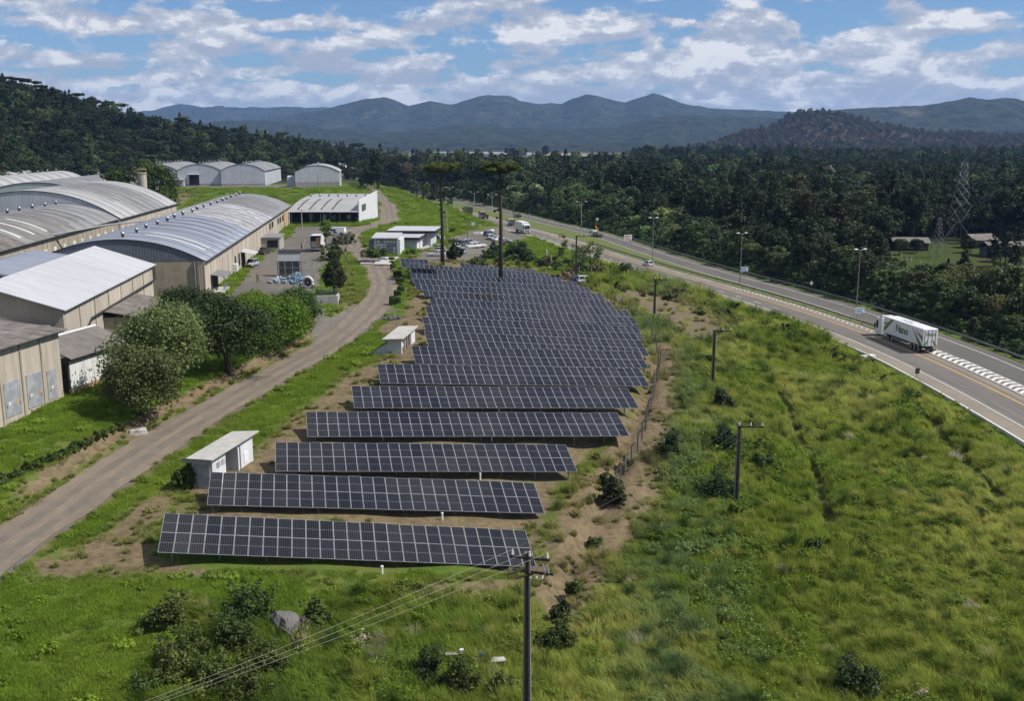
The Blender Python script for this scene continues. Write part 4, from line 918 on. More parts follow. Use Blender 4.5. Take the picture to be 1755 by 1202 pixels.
# loading hall at the end of the yard
J_ = thing('loading_hall', 'low loading hall with pale sloping roof, dark open bays and white end wall', 'building', (-72.2,331.5,5.0), 0)
W = 22.6; Dp = 46
for i in range(8):
    b = MB(); x0 = W*i/8; x1 = W*(i+1)/8
    pr = [(-.9,4.2),(5,5.3),(14,6.5),(26,7.3),(Dp,7.6)]
    for (ya,za),(yb,zb) in zip(pr[:-1], pr[1:]): b.hexa([(x0,ya,za),(x1,ya,za),(x1,yb,zb),(x0,yb,zb),(x0,ya,za+.15),(x1,ya,za+.15),(x1,yb,zb+.15),(x0,yb,zb+.15)])
    link('roof_sheet', b.mesh('roof_sheet', ['roof_pale']), J_, (0,0,.006*(i % 2)))
for x in (2.4,6.2,10,13.6): b = MB(); b.add([(x,2,4.95),(x+.7,2,4.95),(x+.7,14,6.72),(x,14,6.72)], [(0,1,2,3)]); b.add([(x,14,6.72),(x+.7,14,6.72),(x+.7,22,7.2),(x,22,7.2)],[(0,1,2,3)]); link('skylight', b.mesh('skylight', ['skylight_brown']), J_, (0,0,.06))
for i in range(7): link('roof_vent', VENT, J_, (1.5+3.2*i, 31, 7.7), (0,0,0), .9)
b = MB(); b.box(.1,W-.2,9,9.2,-.5,5.6); b.box(.1,.3,.2,9,-.5,4.4); link('back_wall', b.mesh('back_wall', ['dark_metal']), J_)
for i in range(7): b = MB(); b.box(3.1*i+1,3.1*i+1.18,0,.18,-.5,4.3); link('bay_post', b.mesh('bay_post', ['galv']), J_)
for i,(x,z0,z1,m) in enumerate([(5,1.2,3.2,'grey_door'),(9.4,0,3,'sign_white'),(12.5,1,2.6,'grey_door'),(17.5,1.5,2.6,'white_paint'),(20.5,.2,2,'white_paint')]): b = MB(); b.box(x,x+1.3,8.8,8.98,z0,z1); link('stored_panel', b.mesh('stored_panel', [m]), J_)
b = MB(); b.box(.2,W-.2,.1,9,-.6,.06); link('floor_slab', b.mesh('floor_slab', ['concrete']), J_)
b = MB(); b.prism([(0,-.6),(Dp,-.6),(Dp,8.9),(0,8.0)], 0, .3); me = b.mesh('end_wall', ['white_paint']); o = link('end_wall', me, J_, (W+.3,0,0), (0,0,PI/2))
b = MB(); b.box(W+.3,W+.36,6,15,4.0,6.2); link('window', b.mesh('window', ['glass']), J_); 
for i in range(4): b = MB(); b.box(W+.36,W+.4,6+3*i-.05,6+3*i+.05,4.0,6.2); link('mullion', b.mesh('mullion', ['white_paint']), J_)
# office: glazed stair block and flat roofed wing
K1 = thing('glazed_block', 'small white office block with a grid of glass panels beside the car park', 'building', (-34.2,252.5,4.3), math.radians(-2))
b = MB(); b.box(0,5.8,.2,6,-.5,4.0); b.box(3.9+1.95,6.6,-.6,7,-.5,3.7); link('wall', b.mesh('wall', ['white_paint']), K1)
b = MB(); b.hexa([(-.4,-1.0,3.9),(6.3,-1.0,3.9),(6.3,6.6,4.6),(-.4,6.6,4.6),(-.4,-1.0,4.1),(6.3,-1.0,4.1),(6.3,6.6,4.8),(-.4,6.6,4.8)]); link('roof', b.mesh('roof', ['roof_white']), K1)
b = MB(); b.box(-1.2,0,0,5,-.5,3.5); link('side_wall', b.mesh('side_wall', ['blue_gable']), K1)
for i in range(6):
    for j in range(4):
        if (i, j) in ((4,0),(3,2)): continue
        b_ = panel_box('sign_white' if random.random() < .75 else 'grey_door', .62, .08, .62); link('glass_panel', b_, K1, (.9+.78*i, .1, .35+.82*j))
b = MB(); b.box(.7,5.6,.15,.21,.2,3.7); link('grid_backing', b.mesh('grid_backing', ['grey_door']), K1)
K2 = thing('flat_roof_office', 'flat roofed white office wing with dark fascia facing the parked cars', 'building', (-29.4,264.5,4.0), math.radians(-4))
b = MB(); b.box(0,4.8,0,12,-.5,2.7); link('wall', b.mesh('wall', ['white_paint']), K2)
for x0,x1,y0,y1,z in ((-1.4,5.6,-1.2,11,2.75),(-5,8.2,9,24,3.6)):
    b = MB(); b.box(x0,x1,y0,y1,z,z+.62,0); b.box(x0+.05,x1-.05,y0+.05,y1-.05,z+.62,z+.70,1); link('roof_slab', b.mesh('roof_slab', ['sign_black','roof_white']), K2)
b = MB(); b.box(-4,6.6,12.1,23,-.5,3.58); link('rear_wing', b.mesh('rear_wing', ['white_wall']), K2)
b = MB(); b.box(4.8,4.86,4,5.4,0,2.2); link('door', b.mesh('door', ['grey_door']), K2)
b = MB(); b.box(4.9,6.4,0,12.5,-.4,.08); link('paved_step', b.mesh('paved_step', ['concrete_pale']), K2)
# entrance canopy below the office
t = thing('entrance_ramp', 'sloping white slab of an entrance ramp between the office and the clipped hedges', 'ramp', at(668,452), 0); b = MB(); b.hexa([(-3.4,-3.4,.2),(.4,-4.2,.2),(1.6,5,.9),(-2.6,5,.9),(-3.4,-3.4,.32),(.4,-4.2,.32),(1.6,5,1.02),(-2.6,5,1.02)]); link('slab', b.mesh('slab', ['concrete_pale']), t); b = MB(); b.hexa([(-6.3,-3.5,0),(-3.6,-3.3,0),(-3.6,-2,0),(-6.3,-2,0),(-6.3,-3.5,.5),(-3.6,-3.3,.5),(-3.6,-2,.5),(-6.3,-2,.5)]); link('side_kerb', b.mesh('side_kerb', ['concrete_pale']), t)
# two inverter huts in the solar field
hb = Vector((-26.3,89.3,0)); hb.z = 1.95
T1 = thing('inverter_hut', 'white inverter hut with mono-pitch grey roof beside the second solar row', 'hut', hb, math.radians(-11.7), 'white huts of the solar field')
b = MB(); b.box(-.95,.95,-3.95,-1.5,-.6,2.6); b.box(-.95,.95,.9,3.9,-.6,2.6); b.box(-.95,-.7,-1.5,.9,-.6,2.6); link('wall', b.mesh('wall', ['white_paint']), T1)
b = MB(); b.hexa([(-1.45,-4.7,2.62),(1.35,-4.7,2.85),(1.35,4.6,2.85),(-1.45,4.6,2.62),(-1.45,-4.7,2.74),(1.35,-4.7,2.97),(1.35,4.6,2.97),(-1.45,4.6,2.74)]); link('roof', b.mesh('roof', ['concrete_pale']), T1)
b = MB(); b.box(.0,2.6,-1.4,5.6,-.7,.02); b.box(-1.6,1.0,-5.3,-3.97,-.7,-.05); link('slab', b.mesh('slab', ['concrete_pale']), T1)
b = MB(); b.box(-.62,-.25,-1.3,.2,.5,2.1); b.box(-.62,-.2,-.9,-.3,0,.9,1); link('inverter_box', b.mesh('inverter_box', ['cream_panel','sign_black']), T1)
b = MB(); b.box(-.8,.7,-4.02,-3.96,0,2.2); link('steel_door', b.mesh('steel_door', ['grey_door']), T1)
b = MB(); b.box(.96,1.0,2.0,2.9,.5,1.5); link('wall_hatch', b.mesh('wall_hatch', ['sign_white']), T1)
for yy in (-3.2,-2.3): b = MB(); b.box(.95,1.0,yy,yy+.6,1.7,2.2); lv = link('louvre', b.mesh('louvre', ['grey_door']), T1)
b = MB(); b.tube([(1.02,1.2,2.5),(1.02,1.2,.1),(1.6,1.2,.06)], .04, 6); link('conduit', b.mesh('conduit', ['galv']), T1)
b = MB(); b.box(-1.47,1.37,-4.74,-4.7,2.58,2.96); link('fascia', b.mesh('fascia', ['galv']), T1)
T2 = thing('inverter_hut', 'white hut with stair wing and pillared front by the middle of the solar field', 'hut', Vector((-15.4,139.8,3.0)), math.radians(-7), 'white huts of the solar field')
b = MB(); b.box(-1.0,.15,-4.2,4.1,-.9,2.6); b.box(.15,1.0,1.6,4.1,-.9,2.6); b.box(.15,.95,-4.2,-3.7,-.9,2.6); link('wall', b.mesh('wall', ['white_paint']), T2)
b = MB(); b.hexa([(-1.5,-5.2,2.6),(1.4,-5.2,2.75),(1.4,4.8,2.75),(-1.5,4.8,2.6),(-1.5,-5.2,2.72),(1.4,-5.2,2.87),(1.4,4.8,2.87),(-1.5,4.8,2.72)]); link('roof', b.mesh('roof', ['concrete_pale']), T2)
for yy in (-2.2,-.6,.9): b = MB(); b.box(.8,1.0,yy-.12,yy+.12,-.9,2.6); link('pillar', b.mesh('pillar', ['cream_panel']), T2)
b = MB(); b.prism([(-3.4,-.9),(-1.0,-.9),(-1.0,2.0),(-3.4,.5)], -4.2, -4.0); b.prism([(-3.4,-.9),(-1.0,-.9),(-1.0,.4),(-3.4,.4)], -4.0, -2.6); link('stair_wing', b.mesh('stair_wing', ['white_wall']), T2)
b = MB(); b.box(.2,2.4,-4.4,4.2,-1.3,-.35); link('slab', b.mesh('slab', ['concrete_pale']), T2)
for k in range(6): b = MB(); b.box(-3.2+.55*k,-2.65+.55*k,-5.2,-4.3,-1.4,-.2-.2*k); link('step', b.mesh('step', ['concrete_pale']), T2)
# water tank tower by the pines
q = Vector((-121.5,340,6)); t = thing('tank_tower', 'slim cream cylindrical tank on a steel frame beside the round pines', 'tank', q, 0)
b = MB(); b.cyl((0,0,9.6),(0,0,15.2),1.4,1.4,16); b.cyl((0,0,15.2),(0,0,15.5),1.6,1.6,16); link('tank', b.mesh('tank', ['cream_panel'], False), t)
b = MB()
for a in range(4): x = 1.2*math.cos(a*PI/2+.7); y = 1.2*math.sin(a*PI/2+.7); b.cyl((x,y,-1),(x,y,9.7),.12,.12,6); link('leg', b.mesh('leg', ['galv']), t); b = MB()
for a in range(4):
    for z0 in (0,4.3): b.cyl((1.2*math.cos(a*PI/2+.7),1.2*math.sin(a*PI/2+.7),z0),(1.2*math.cos((a+1)*PI/2+.7),1.2*math.sin((a+1)*PI/2+.7),z0+4.3),.06,.06,4)
link('bracing', b.mesh('bracing', ['galv']), t); b = MB(); b.tube([(1.45*math.cos(a*.5236),1.45*math.sin(a*.5236),16.7) for a in range(13)], .06, 4)
for a in range(6): b.cyl((1.45*math.cos(a),1.45*math.sin(a),15.4),(1.45*math.cos(a),1.45*math.sin(a),16.7),.05,.05,4)
link('railing', b.mesh('railing', ['carton']), t)
# farmhouses in the trees on the right, coloured dark for the cloud shade there
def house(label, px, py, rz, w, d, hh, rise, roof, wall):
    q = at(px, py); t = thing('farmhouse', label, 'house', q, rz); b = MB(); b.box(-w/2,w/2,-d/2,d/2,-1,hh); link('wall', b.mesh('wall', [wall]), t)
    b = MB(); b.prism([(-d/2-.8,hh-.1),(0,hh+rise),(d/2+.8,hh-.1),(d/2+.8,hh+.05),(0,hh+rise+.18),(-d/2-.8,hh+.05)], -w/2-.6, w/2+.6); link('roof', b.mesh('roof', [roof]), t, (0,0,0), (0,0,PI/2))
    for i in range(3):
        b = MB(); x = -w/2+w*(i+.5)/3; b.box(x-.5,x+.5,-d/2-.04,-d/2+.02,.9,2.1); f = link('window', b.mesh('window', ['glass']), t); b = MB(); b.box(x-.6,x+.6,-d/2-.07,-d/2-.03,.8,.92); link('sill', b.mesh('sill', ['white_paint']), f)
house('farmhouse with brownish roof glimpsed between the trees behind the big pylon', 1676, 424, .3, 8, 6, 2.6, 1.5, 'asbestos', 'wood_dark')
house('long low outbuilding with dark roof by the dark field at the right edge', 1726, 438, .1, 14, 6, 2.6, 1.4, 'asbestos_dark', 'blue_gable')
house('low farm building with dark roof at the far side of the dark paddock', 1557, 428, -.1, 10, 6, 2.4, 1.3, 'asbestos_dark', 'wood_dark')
# ------------------------------------------------------------------ lettering
def text_mesh(txt, size, m, name='lettering', bold=0.0, shear=0.0, depth=.004):
    cu = bpy.data.curves.new(name, 'FONT'); cu.body = txt; cu.size = size; cu.offset = bold; cu.shear = shear; cu.extrude = depth; cu.align_x = 'CENTER'; cu.align_y = 'CENTER'
    o = bpy.data.objects.new(name, cu); me = bpy.data.meshes.new_from_object(o); bpy.data.objects.remove(o); bpy.data.curves.remove(cu)
    me.materials.clear(); me.materials.append(MATS[m]); return me

# ------------------------------------------------------------------ vehicles (local +y is forward)
def wheel_mesh(r, w):
    b = MB(); b.cyl((-w/2,0,0),(w/2,0,0),r,r,16); t = b.mesh('tyre', ['tyre'], bevel=.02)
    b = MB(); b.cyl((-w/2-.012,0,0),(w/2+.012,0,0),r*.62,r*.62,12); return t, b.mesh('rim', ['galv'])
WH = {k: wheel_mesh(*k) for k in ((.32,.2),(.38,.24),(.5,.3))}
def wheels(t, kind, spots):
    for x, y in spots:
        o = link('wheel', WH[kind][0], t, (x,y,kind[0])); link('rim', WH[kind][1], o)
def frustum(b, y0,y1,w0,z0, Y0,Y1,w1,z1, mi=0):
    b.hexa([(-w0,y0,z0),(w0,y0,z0),(w0,y1,z0),(-w0,y1,z0),(-w1,Y0,z1),(w1,Y0,z1),(w1,Y1,z1),(-w1,Y1,z1)], mi)
_car = {}
def car_parts(kind, paint):
    if (kind, paint) in _car: return _car[(kind, paint)]
    L = 1.0; parts = []
    if kind == 'pickup':
        prof = [(-2.6,.42),(-2.62,1.05),(-.55,1.07),(1.15,1.06),(2.35,.95),(2.55,.7),(2.5,.40)]; gh = (-.75,1.2,.80,1.05,-.55,.45,.66,1.68); wy = (-1.65,1.65); wk = (.38,.24); hw_ = .90
    elif kind == 'suv':
        prof = [(-2.15,.40),(-2.2,1.0),(1.0,1.04),(2.0,.95),(2.2,.7),(2.15,.38)]; gh = (-2.1,1.05,.82,1.02,-1.85,.35,.68,1.66); wy = (-1.3,1.35); wk = (.38,.24); hw_ = .90
    elif kind == 'sedan':
        prof = [(-2.2,.32),(-2.25,.82),(-1.5,.98),(.85,.94),(1.9,.80),(2.2,.58),(2.15,.30)]; gh = (-1.75,1.0,.80,.93,-.95,.15,.64,1.42); wy = (-1.35,1.35); wk = (.32,.2); hw_ = .86
    elif kind == 'van':
        prof = [(-2.7,.40),(-2.72,1.25),(1.9,1.25),(2.6,1.0),(2.75,.65),(2.7,.38)]; gh = (-2.68,1.95,.92,1.24,-2.6,1.0,.78,2.25); wy = (-1.75,1.7); wk = (.32,.2); hw_ = .96
    else:
        prof = [(-1.9,.32),(-1.95,.88),(.8,.95),(1.65,.80),(1.95,.58),(1.9,.30)]; gh = (-1.85,.9,.80,.93,-1.55,.05,.65,1.47); wy = (-1.2,1.2); wk = (.32,.2); hw_ = .84
    b = MB(); b.add([(-hw_,y,z) for y,z in prof]+[(hw_,y,z) for y,z in prof], []); n = len(prof); b.f = []; b.m = []
    fs = [(i,(i+1)%n,n+(i+1)%n,n+i) for i in range(n)] + [tuple(range(n-1,-1,-1)), tuple(range(n,2*n))]
    b.f = fs; b.m = [0]*len(fs); parts.append(('body', b.mesh('car_body', [paint], bevel=.09, segs=2, smooth=False), (0,0,0)))
    y0,y1,w0,z0,Y0,Y1,w1,z1 = gh
    b = MB(); frustum(b, y0,y1,w0,z0,Y0,Y1,w1,z1); g = b.mesh('windows', ['glass' if kind != 'van' else paint], bevel=.04); parts.append(('windows', g, (0,0,0)))
    if kind == 'van':
        b = MB(); b.hexa([(-.80,1.22,1.32),(.80,1.22,1.32),(.84,1.92,1.3),(-.84,1.92,1.3),(-.74,1.06,2.1),(.74,1.06,2.1),(.74,1.16,2.1),(-.74,1.16,2.1)]); parts.append(('windscreen', b.mesh('windscreen', ['glass']), (0,.03,0)))
        b = MB(); b.box(-.93,.93,-.2,1.2,1.35,1.85); parts.append(('side_windows', b.mesh('side_windows', ['glass']), (0,0,0)))
    b = MB(); b.box(-w1-.02,w1+.02,Y0-.05,Y1+.05,z1-.02,z1+.045); parts.append(('roof', b.mesh('car_roof', [paint], bevel=.03), (0,0,0)))
    if kind != 'van':
        b = MB()
        for sx in (-1,1):                               # door pillars
            for yy, YY in ((y0+.02,Y0+.02),((y0+y1)/2-.1,(Y0+Y1)/2-.1),(y1-.05,Y1-.03)):
                b.hexa([(sx*w0-.03,yy-.05,z0),(sx*w0+.03,yy-.05,z0),(sx*w0+.03,yy+.05,z0),(sx*w0-.03,yy+.05,z0),(sx*w1-.03,YY-.05,z1),(sx*w1+.03,YY-.05,z1),(sx*w1+.03,YY+.05,z1),(sx*w1-.03,YY+.05,z1)])
        parts.append(('pillars', b.mesh('pillars', [paint]), (0,0,0)))
    if kind == 'pickup':
        b = MB(); b.box(-.78,.78,-2.5,-.85,.75,1.09); parts.append(('load_bed', b.mesh('load_bed', ['rubber']), (0,0,0)))
    yf = prof[-2][0]-.03; yr = prof[1][0]-.015; zl = prof[1][1]-.15
    for sx in (-1,1):
        b = MB(); b.box(sx*.62-.16,sx*.62+.16,yf-.05,yf+.04,.62,.76); parts.append(('headlight', b.mesh('headlight', ['lamp_glass']), (0,0,0)))
        b = MB(); b.box(sx*.72-.11,sx*.72+.11,yr-.02,yr+.05,zl-.13,zl+.06); parts.append(('tail_light', b.mesh('tail_light', ['car_red']), (0,0,0)))
    b = MB(); b.box(-.45,.45,yf+.02,yf+.07,.42,.58); parts.append(('grille', b.mesh('grille', ['sign_black']), (0,0,0)))
    _car[(kind,paint)] = (parts, wk, [(sx*(hw_-.12), y) for sx in (-1,1) for y in wy]); return _car[(kind,paint)]
def car(kind, paint, loc, rz, label, group=None, name=None, sc=1.0):
    nm = name or {'pickup':'pickup_truck','van':'delivery_van'}.get(kind, 'parked_car')
    t = thing(nm, label, {'pickup':'pickup','van':'van'}.get(kind, 'car'), loc, rz, group); parts, wk, sp_ = car_parts(kind, paint)
    for n_, me, l in parts: link(n_, me, t, l)
    wheels(t, wk, sp_)
    if sc != 1: t.scale = (sc,)*3
    return t
def cab(t, y, paint, w=1.2, hh=2.9, z0=.6):
    b = MB(); b.prism([(y-.0,z0),(y+2.1,z0),(y+2.2,z0+1.0),(y+1.95,hh),(y+.0,hh+.12)], -w, w); me = b.mesh('cab', [paint], bevel=.10, segs=2)
    # prism runs along y: turn so that the profile lies in the y-z plane
    for v in me.vertices: v.co = (v.co.y, v.co.x, v.co.z)
    me.flip_normals(); c = link('cab', me, t)
    b = MB(); b.hexa([(-w*.86,y+2.12,z0+1.12),(w*.86,y+2.12,z0+1.12),(w*.86,y+2.22,z0+1.1),(-w*.86,y+2.22,z0+1.1),(-w*.84,y+1.95,hh-.3),(w*.84,y+1.95,hh-.3),(w*.84,y+2.07,hh-.3),(-w*.84,y+2.07,hh-.3)]); link('windscreen', b.mesh('windscreen', ['glass']), c)
    b = MB(); b.box(-w-.012,w+.012,y+1.0,y+1.85,z0+1.1,hh-.45); link('side_windows', b.mesh('side_windows', ['glass']), c)
    b = MB(); b.box(-w*.7,w*.7,y+2.1,y+2.24,z0+.15,z0+.8); link('grille', b.mesh('grille', ['grey_print']), c)
    for sx in (-1,1):
        b = MB(); b.box(sx*w*.82-.16,sx*w*.82+.16,y+2.1,y+2.23,z0+.05,z0+.3); link('headlight', b.mesh('headlight', ['lamp_glass']), c)
        b = MB(); b.box(sx*(w+.22)-.1,sx*(w+.22)+.1,y+1.85,y+1.95,z0+1.1,z0+1.9); link('mirror', b.mesh('mirror', ['sign_black']), c)
    return c
def truck(name, label, loc, rz, L, paint, body, hh=3.6, flat=False, group=None, load=None, z0=1.05, cabh=2.9):
    t = thing(name, label, 'truck', loc, rz, group)
    cab(t, L/2-2.2, paint, 1.15, cabh, .55)
    b = MB(); b.box(-.45,.45,-L/2,L/2-1,.6,.95); link('chassis', b.mesh('chassis', ['dark_metal']), t)
    b = MB()
    if flat: b.box(-1.2,1.2,-L/2,L/2-2.5,.98,1.18); b.box(-1.2,1.2,-L/2,-L/2+.06,1.18,1.55); b.box(-1.2,-1.14,-L/2,L/2-2.5,1.18,1.55); b.box(1.14,1.2,-L/2,L/2-2.5,1.18,1.55); b.box(-1.2,1.2,L/2-2.56,L/2-2.45,1.18,2.3)
    else: b.box(-1.27,1.27,-L/2,L/2-2.4,z0,hh)
    bd = link('cargo_body', b.mesh('cargo_body', [body], bevel=0 if flat else .03), t)
    if load: b = MB(); b.box(-1.0,1.0,-L/2+.4,L/2-3.4,1.19,2.4); link('cargo', b.mesh('cargo', [load], bevel=.1), t)
    b = MB(); b.box(-1.2,1.2,-L/2-.06,-L/2+.04,.62,.82); link('rear_bumper', b.mesh('rear_bumper', ['dark_metal']), t)
    wheels(t, (.5,.3), [(sx*1.0,y) for sx in (-1,1) for y in (L/2-.95,-L/2+1.2,-L/2+2.3)]); return t
def hwloc(off, y, dz=.06):
    s = hw_s(y); p, z, _ = hw_pt(s, off); q, _, _ = hw_pt(s+3, off); d = q-p
    return Vector((p[0],p[1],z+dz)), math.atan2(-d[0], d[1])
# the big semi-trailer
p0, rz = hwloc(10.75, 164.2); d = Vector((-math.sin(rz), math.cos(rz), 0)); T_ = thing('semi_trailer_truck', 'white articulated lorry with green wedges and Nano lettering driving away on the highway', 'truck', p0 + d*8.4, rz)
b = MB(); b.box(-1.3,1.3,-8.4,4.6,1.25,4.1); trl = link('trailer_box', b.mesh('trailer_box', ['truck_white'], bevel=.04), T_)
b = MB(); b.box(-1.26,1.26,-8.36,4.56,4.102,4.12); link('trailer_roof', b.mesh('trailer_roof', ['truck_white']), trl)
b = MB(); b.box(-.5,.5,-8.2,4.2,.85,1.25); b.box(-1.2,1.2,-8.44,-8.3,.55,.75); link('chassis', b.mesh('chassis', ['dark_metal']), T_)
for sx in (-1,1):
    b = MB(); b.box(sx*1.2-.03,sx*1.2+.03,-3.6,2.0,.55,.68); b.box(sx*1.2-.03,sx*1.2+.03,-3.6,2.0,.85,.98); link('side_guard', b.mesh('side_guard', ['steel']), T_)
    X = sx*1.304; Q = (lambda pts, m, nm: (lambda bb: link(nm, bb.mesh(nm, [m]), trl))((lambda bb: (bb.add([(X, y, z) for y, z in pts], [tuple(range(len(pts)))]), bb)[1])(MB())))
    Q([(4.55,1.3),(4.55,2.15),(2.2,3.95),(1.2,4.05)], 'green_print', 'green_wedge'); Q([(4.55,2.6),(4.55,3.1),(2.6,3.3)], 'grey_print', 'grey_wedge')
    Q([(-4.6,4.0),(-8.35,1.3),(-7.2,1.3)][::1], 'green_print', 'green_wedge'); Q([(-5.9,3.5),(-8.3,2.9),(-8.3,2.1)], 'grey_print', 'grey_wedge')
    o = link('lettering', text_mesh('Nano', 1.8, 'grey_print', bold=.08), trl, (sx*1.303, -1.6, 2.75), (PI/2,0,PI/2*sx)); o = link('lettering', text_mesh('Nano', 1.8, 'green_print', bold=.035), trl, (sx*1.31, -1.6, 2.75), (PI/2,0,PI/2*sx))
o = link('roof_lettering', text_mesh('Nano', 2.0, 'grey_print', shear=.3), trl, (-.1, -1.2, 4.124), (0,0,PI/2))
o = link('door_lettering', text_mesh('Nano', .75, 'green_print', bold=.02), trl, (.1, -8.405, 3.2), (PI/2,0,0))
for x in (-.95,-.35,.35,.95): b = MB(); b.box(x-.03,x+.03,-8.45,-8.405,1.3,4.0); link('door_bar', b.mesh('door_bar', ['steel']), trl)
for sx in (-1,1):
    b = MB(); b.add([(sx*1.25,-8.403,1.3),(sx*.75,-8.403,1.3),(sx*.35,-8.403,2.2),(sx*.55,-8.403,2.2)], [(0,1,2,3)]); link('green_wedge', b.mesh('green_wedge', ['green_print']), trl)
    b = MB(); b.box(sx*.95-.18,sx*.95+.18,-8.46,-8.44,.58,.72); link('tail_light', b.mesh('tail_light', ['car_red']), T_)
c = cab(T_, 5.6, 'truck_white', 1.24, 3.5, .55); b = MB(); b.hexa([(-1.1,5.7,3.6),(1.1,5.7,3.6),(1.1,7.2,3.45),(-1.1,7.2,3.45),(-1.0,5.7,4.05),(1.0,5.7,4.05),(.95,6.2,4.0),(-.95,6.2,4.0)]); link('air_deflector', b.mesh('air_deflector', ['truck_white'], bevel=.06), c)
b = MB(); b.box(-.45,.45,1.5,6,.6,.95); b.cyl((-1.0,3.4,.7),(-1.0,4.8,.7),.32,.32,12,1); b.cyl((1.0,3.4,.7),(1.0,4.8,.7),.32,.32,12,1); link('fuel_tank', b.mesh('fuel_tank', ['dark_metal','steel']), T_)
wheels(T_, (.5,.3), [(sx*1.05,y) for sx in (-1,1) for y in (6.75,3.0,1.8,-4.6,-5.85,-7.1)])
# highway traffic
HG = 'traffic on the highway'
def place(px, py, z): return unz(px, py, z)
def htan(y): return hwloc(5, y)[1]
q = unz(903,401,.08); truck('box_truck', 'white box lorry coming towards the camera past the car park', q + Vector((-1.4,4.5,0)), htan(q.y)+PI, 10.5, 'truck_white', 'truck_white', 3.9, group=HG, cabh=3.2)
q = unz(878,386.5,.08); truck('flatbed_truck', 'small flatbed truck with white cab just behind the oncoming white lorry', q, htan(q.y), 6.0, 'truck_white', 'car_grey', flat=True, group=HG, cabh=2.4)
q = unz(829,374,.08); truck('flatbed_truck', 'flatbed truck with cream cab and dark empty bed in mid highway', q, htan(q.y), 8.0, 'cream_panel', 'truck_dark', flat=True, group=HG)
q = unz(801,367,.08); truck('tarpaulin_truck', 'truck with dark grey tarpaulin box and white cab seen from behind', q, htan(q.y), 9.5, 'truck_white', 'truck_dark', 3.3, group=HG)
q = unz(725,351,.08); truck('tipper_truck', 'dark tipper truck with orange cab front in the distance on the highway', q+Vector((-1,4,0)), htan(q.y)+PI, 10.5, 'orange_paint', 'truck_dark', 3.4, group=HG)
q = unz(737,348,.08); truck('box_truck', 'white truck close beside the distant dark tipper truck', q+Vector((0,3,0)), htan(q.y)+PI, 8, 'truck_white', 'truck_white', 3.2, group=HG)
q = unz(1111,456,-1.15); car('hatch', 'car_white', q, htan(q.y), 'white hatchback alone on the highway below the tall lamp post', HG, 'hatchback_car')
q = unz(888,372.5,.06); car('sedan', 'car_black', q, htan(q.y), 'small dark car on the shaded far carriageway', HG, 'dark_car')
q = unz(1022,407,-.2); t = truck('crane_truck', 'crane truck with yellow boom and raised lamp on the shaded far carriageway', q, htan(q.y)+.1, 7.5, 'truck_white', 'car_grey', flat=True, group=HG)
b = MB(); b.tube([(0,-2,1.2),(0,-1.5,3.2),(.3,1.5,4.6),(0,-.5,7.5)], .2, 6); link('boom', b.mesh('boom', ['orange_paint']), t); b = MB(); b.box(-.45,.45,-.9,-.1,7.2,8.2); link('basket', b.mesh('basket', ['cream_panel']), t); t.scale = (.8,.8,.8)
# car park
CPK = 'cars parked by the office and car park'
for px, py, k, pt, a, lab in [(744.6,409.5,'hatch','car_white',.5,'white car nearest the office door in the car park'),(753,412.5,'hatch','car_white',.6,'white car half hidden by the dark shrub at the car park edge'),
  (749,428.5,'sedan','car_silver',1.5,'silver car behind the bronze one beside the tall trunk'),(751,433,'sedan','cream_dirty',1.5,'bronze car between the silver and the white saloon'),(749,439,'sedan','car_white',1.52,'white saloon parked side-on just behind the solar panels'),
  (780,426,'hatch','car_white',.5,'white car nosing out behind the dark round shrub'),(789,434,'hatch','car_paleblue',.7,'pale blue car by the path below the round shrub'),(798,421.5,'suv','car_grey',-.9,'dark grey car at the left of the middle group'),
  (811,425,'sedan','car_white',-1.0,'white saloon at the front of the middle group'),(819.5,423.8,'sedan','car_white',-1.1,'white saloon at the right of the middle group'),(805,419.5,'suv','car_silver',-1.0,'silver car behind the middle group of parked cars'),
  (839,404.5,'suv','car_grey',-.7,'dark car at the far end of the row by the kerb'),(842.5,409.5,'hatch','car_white',-.8,'white hatchback at the left end of the row by the kerb'),(849,411,'sedan','car_silver',-.8,'silver saloon in the row by the kerb'),
  (855,413,'sedan','car_white',-.85,'white saloon partly behind the tall bare trunk'),(864.5,416.5,'hatch','car_white',-.9,'white hatchback right of the tall bare trunk'),(870,420,'sedan','car_black',-.9,'black saloon at the right end of the row beside the big shrubs')]:
    car(k, pt, at(px, py), a, lab, CPK)
car('suv', 'car_white', at(1006,486)+Vector((0,0,.02)), -1.35, 'white car parked on the gravel at the right end of the solar rows', CPK); car('hatch', 'car_blue', at(993,484), -1.1, 'blue car parked behind the white one by the solar rows', CPK)
# yard
car('pickup', 'car_black', at(452,436), math.radians(-8), 'black pickup seen from behind beside the warehouse wall')
car('suv', 'car_silver', at(432,457), math.radians(172), 'silver off-road car facing the camera by the warehouse wall')
car('van', 'car_white', at(576,404), math.radians(80), 'white delivery van by the clipped bush in front of the loading hall', sc=1.05)
q = at(541,431); t = thing('cargo_truck', 'box truck seen from behind with open doors and cartons inside, in the yard', 'truck', q, math.radians(2))
cab(t, 5.4, 'truck_white', 1.2, 2.9, .55); b = MB(); b.box(-1.3,-1.22,0,5,1.1,3.9); b.box(1.22,1.3,0,5,1.1,3.9); b.box(-1.3,1.3,0,5,3.82,3.9); b.box(-1.3,1.3,0,5,1.1,1.2); b.box(-1.22,1.22,4.9,5,1.2,3.82); link('cargo_box', b.mesh('cargo_box', ['truck_white']), t)
b = MB(); b.box(-1.25,1.25,.2,.5,1.2,3.8); link('dark_interior', b.mesh('dark_interior', ['opening_shade']), t)  # black slab stands in for the shade inside the box
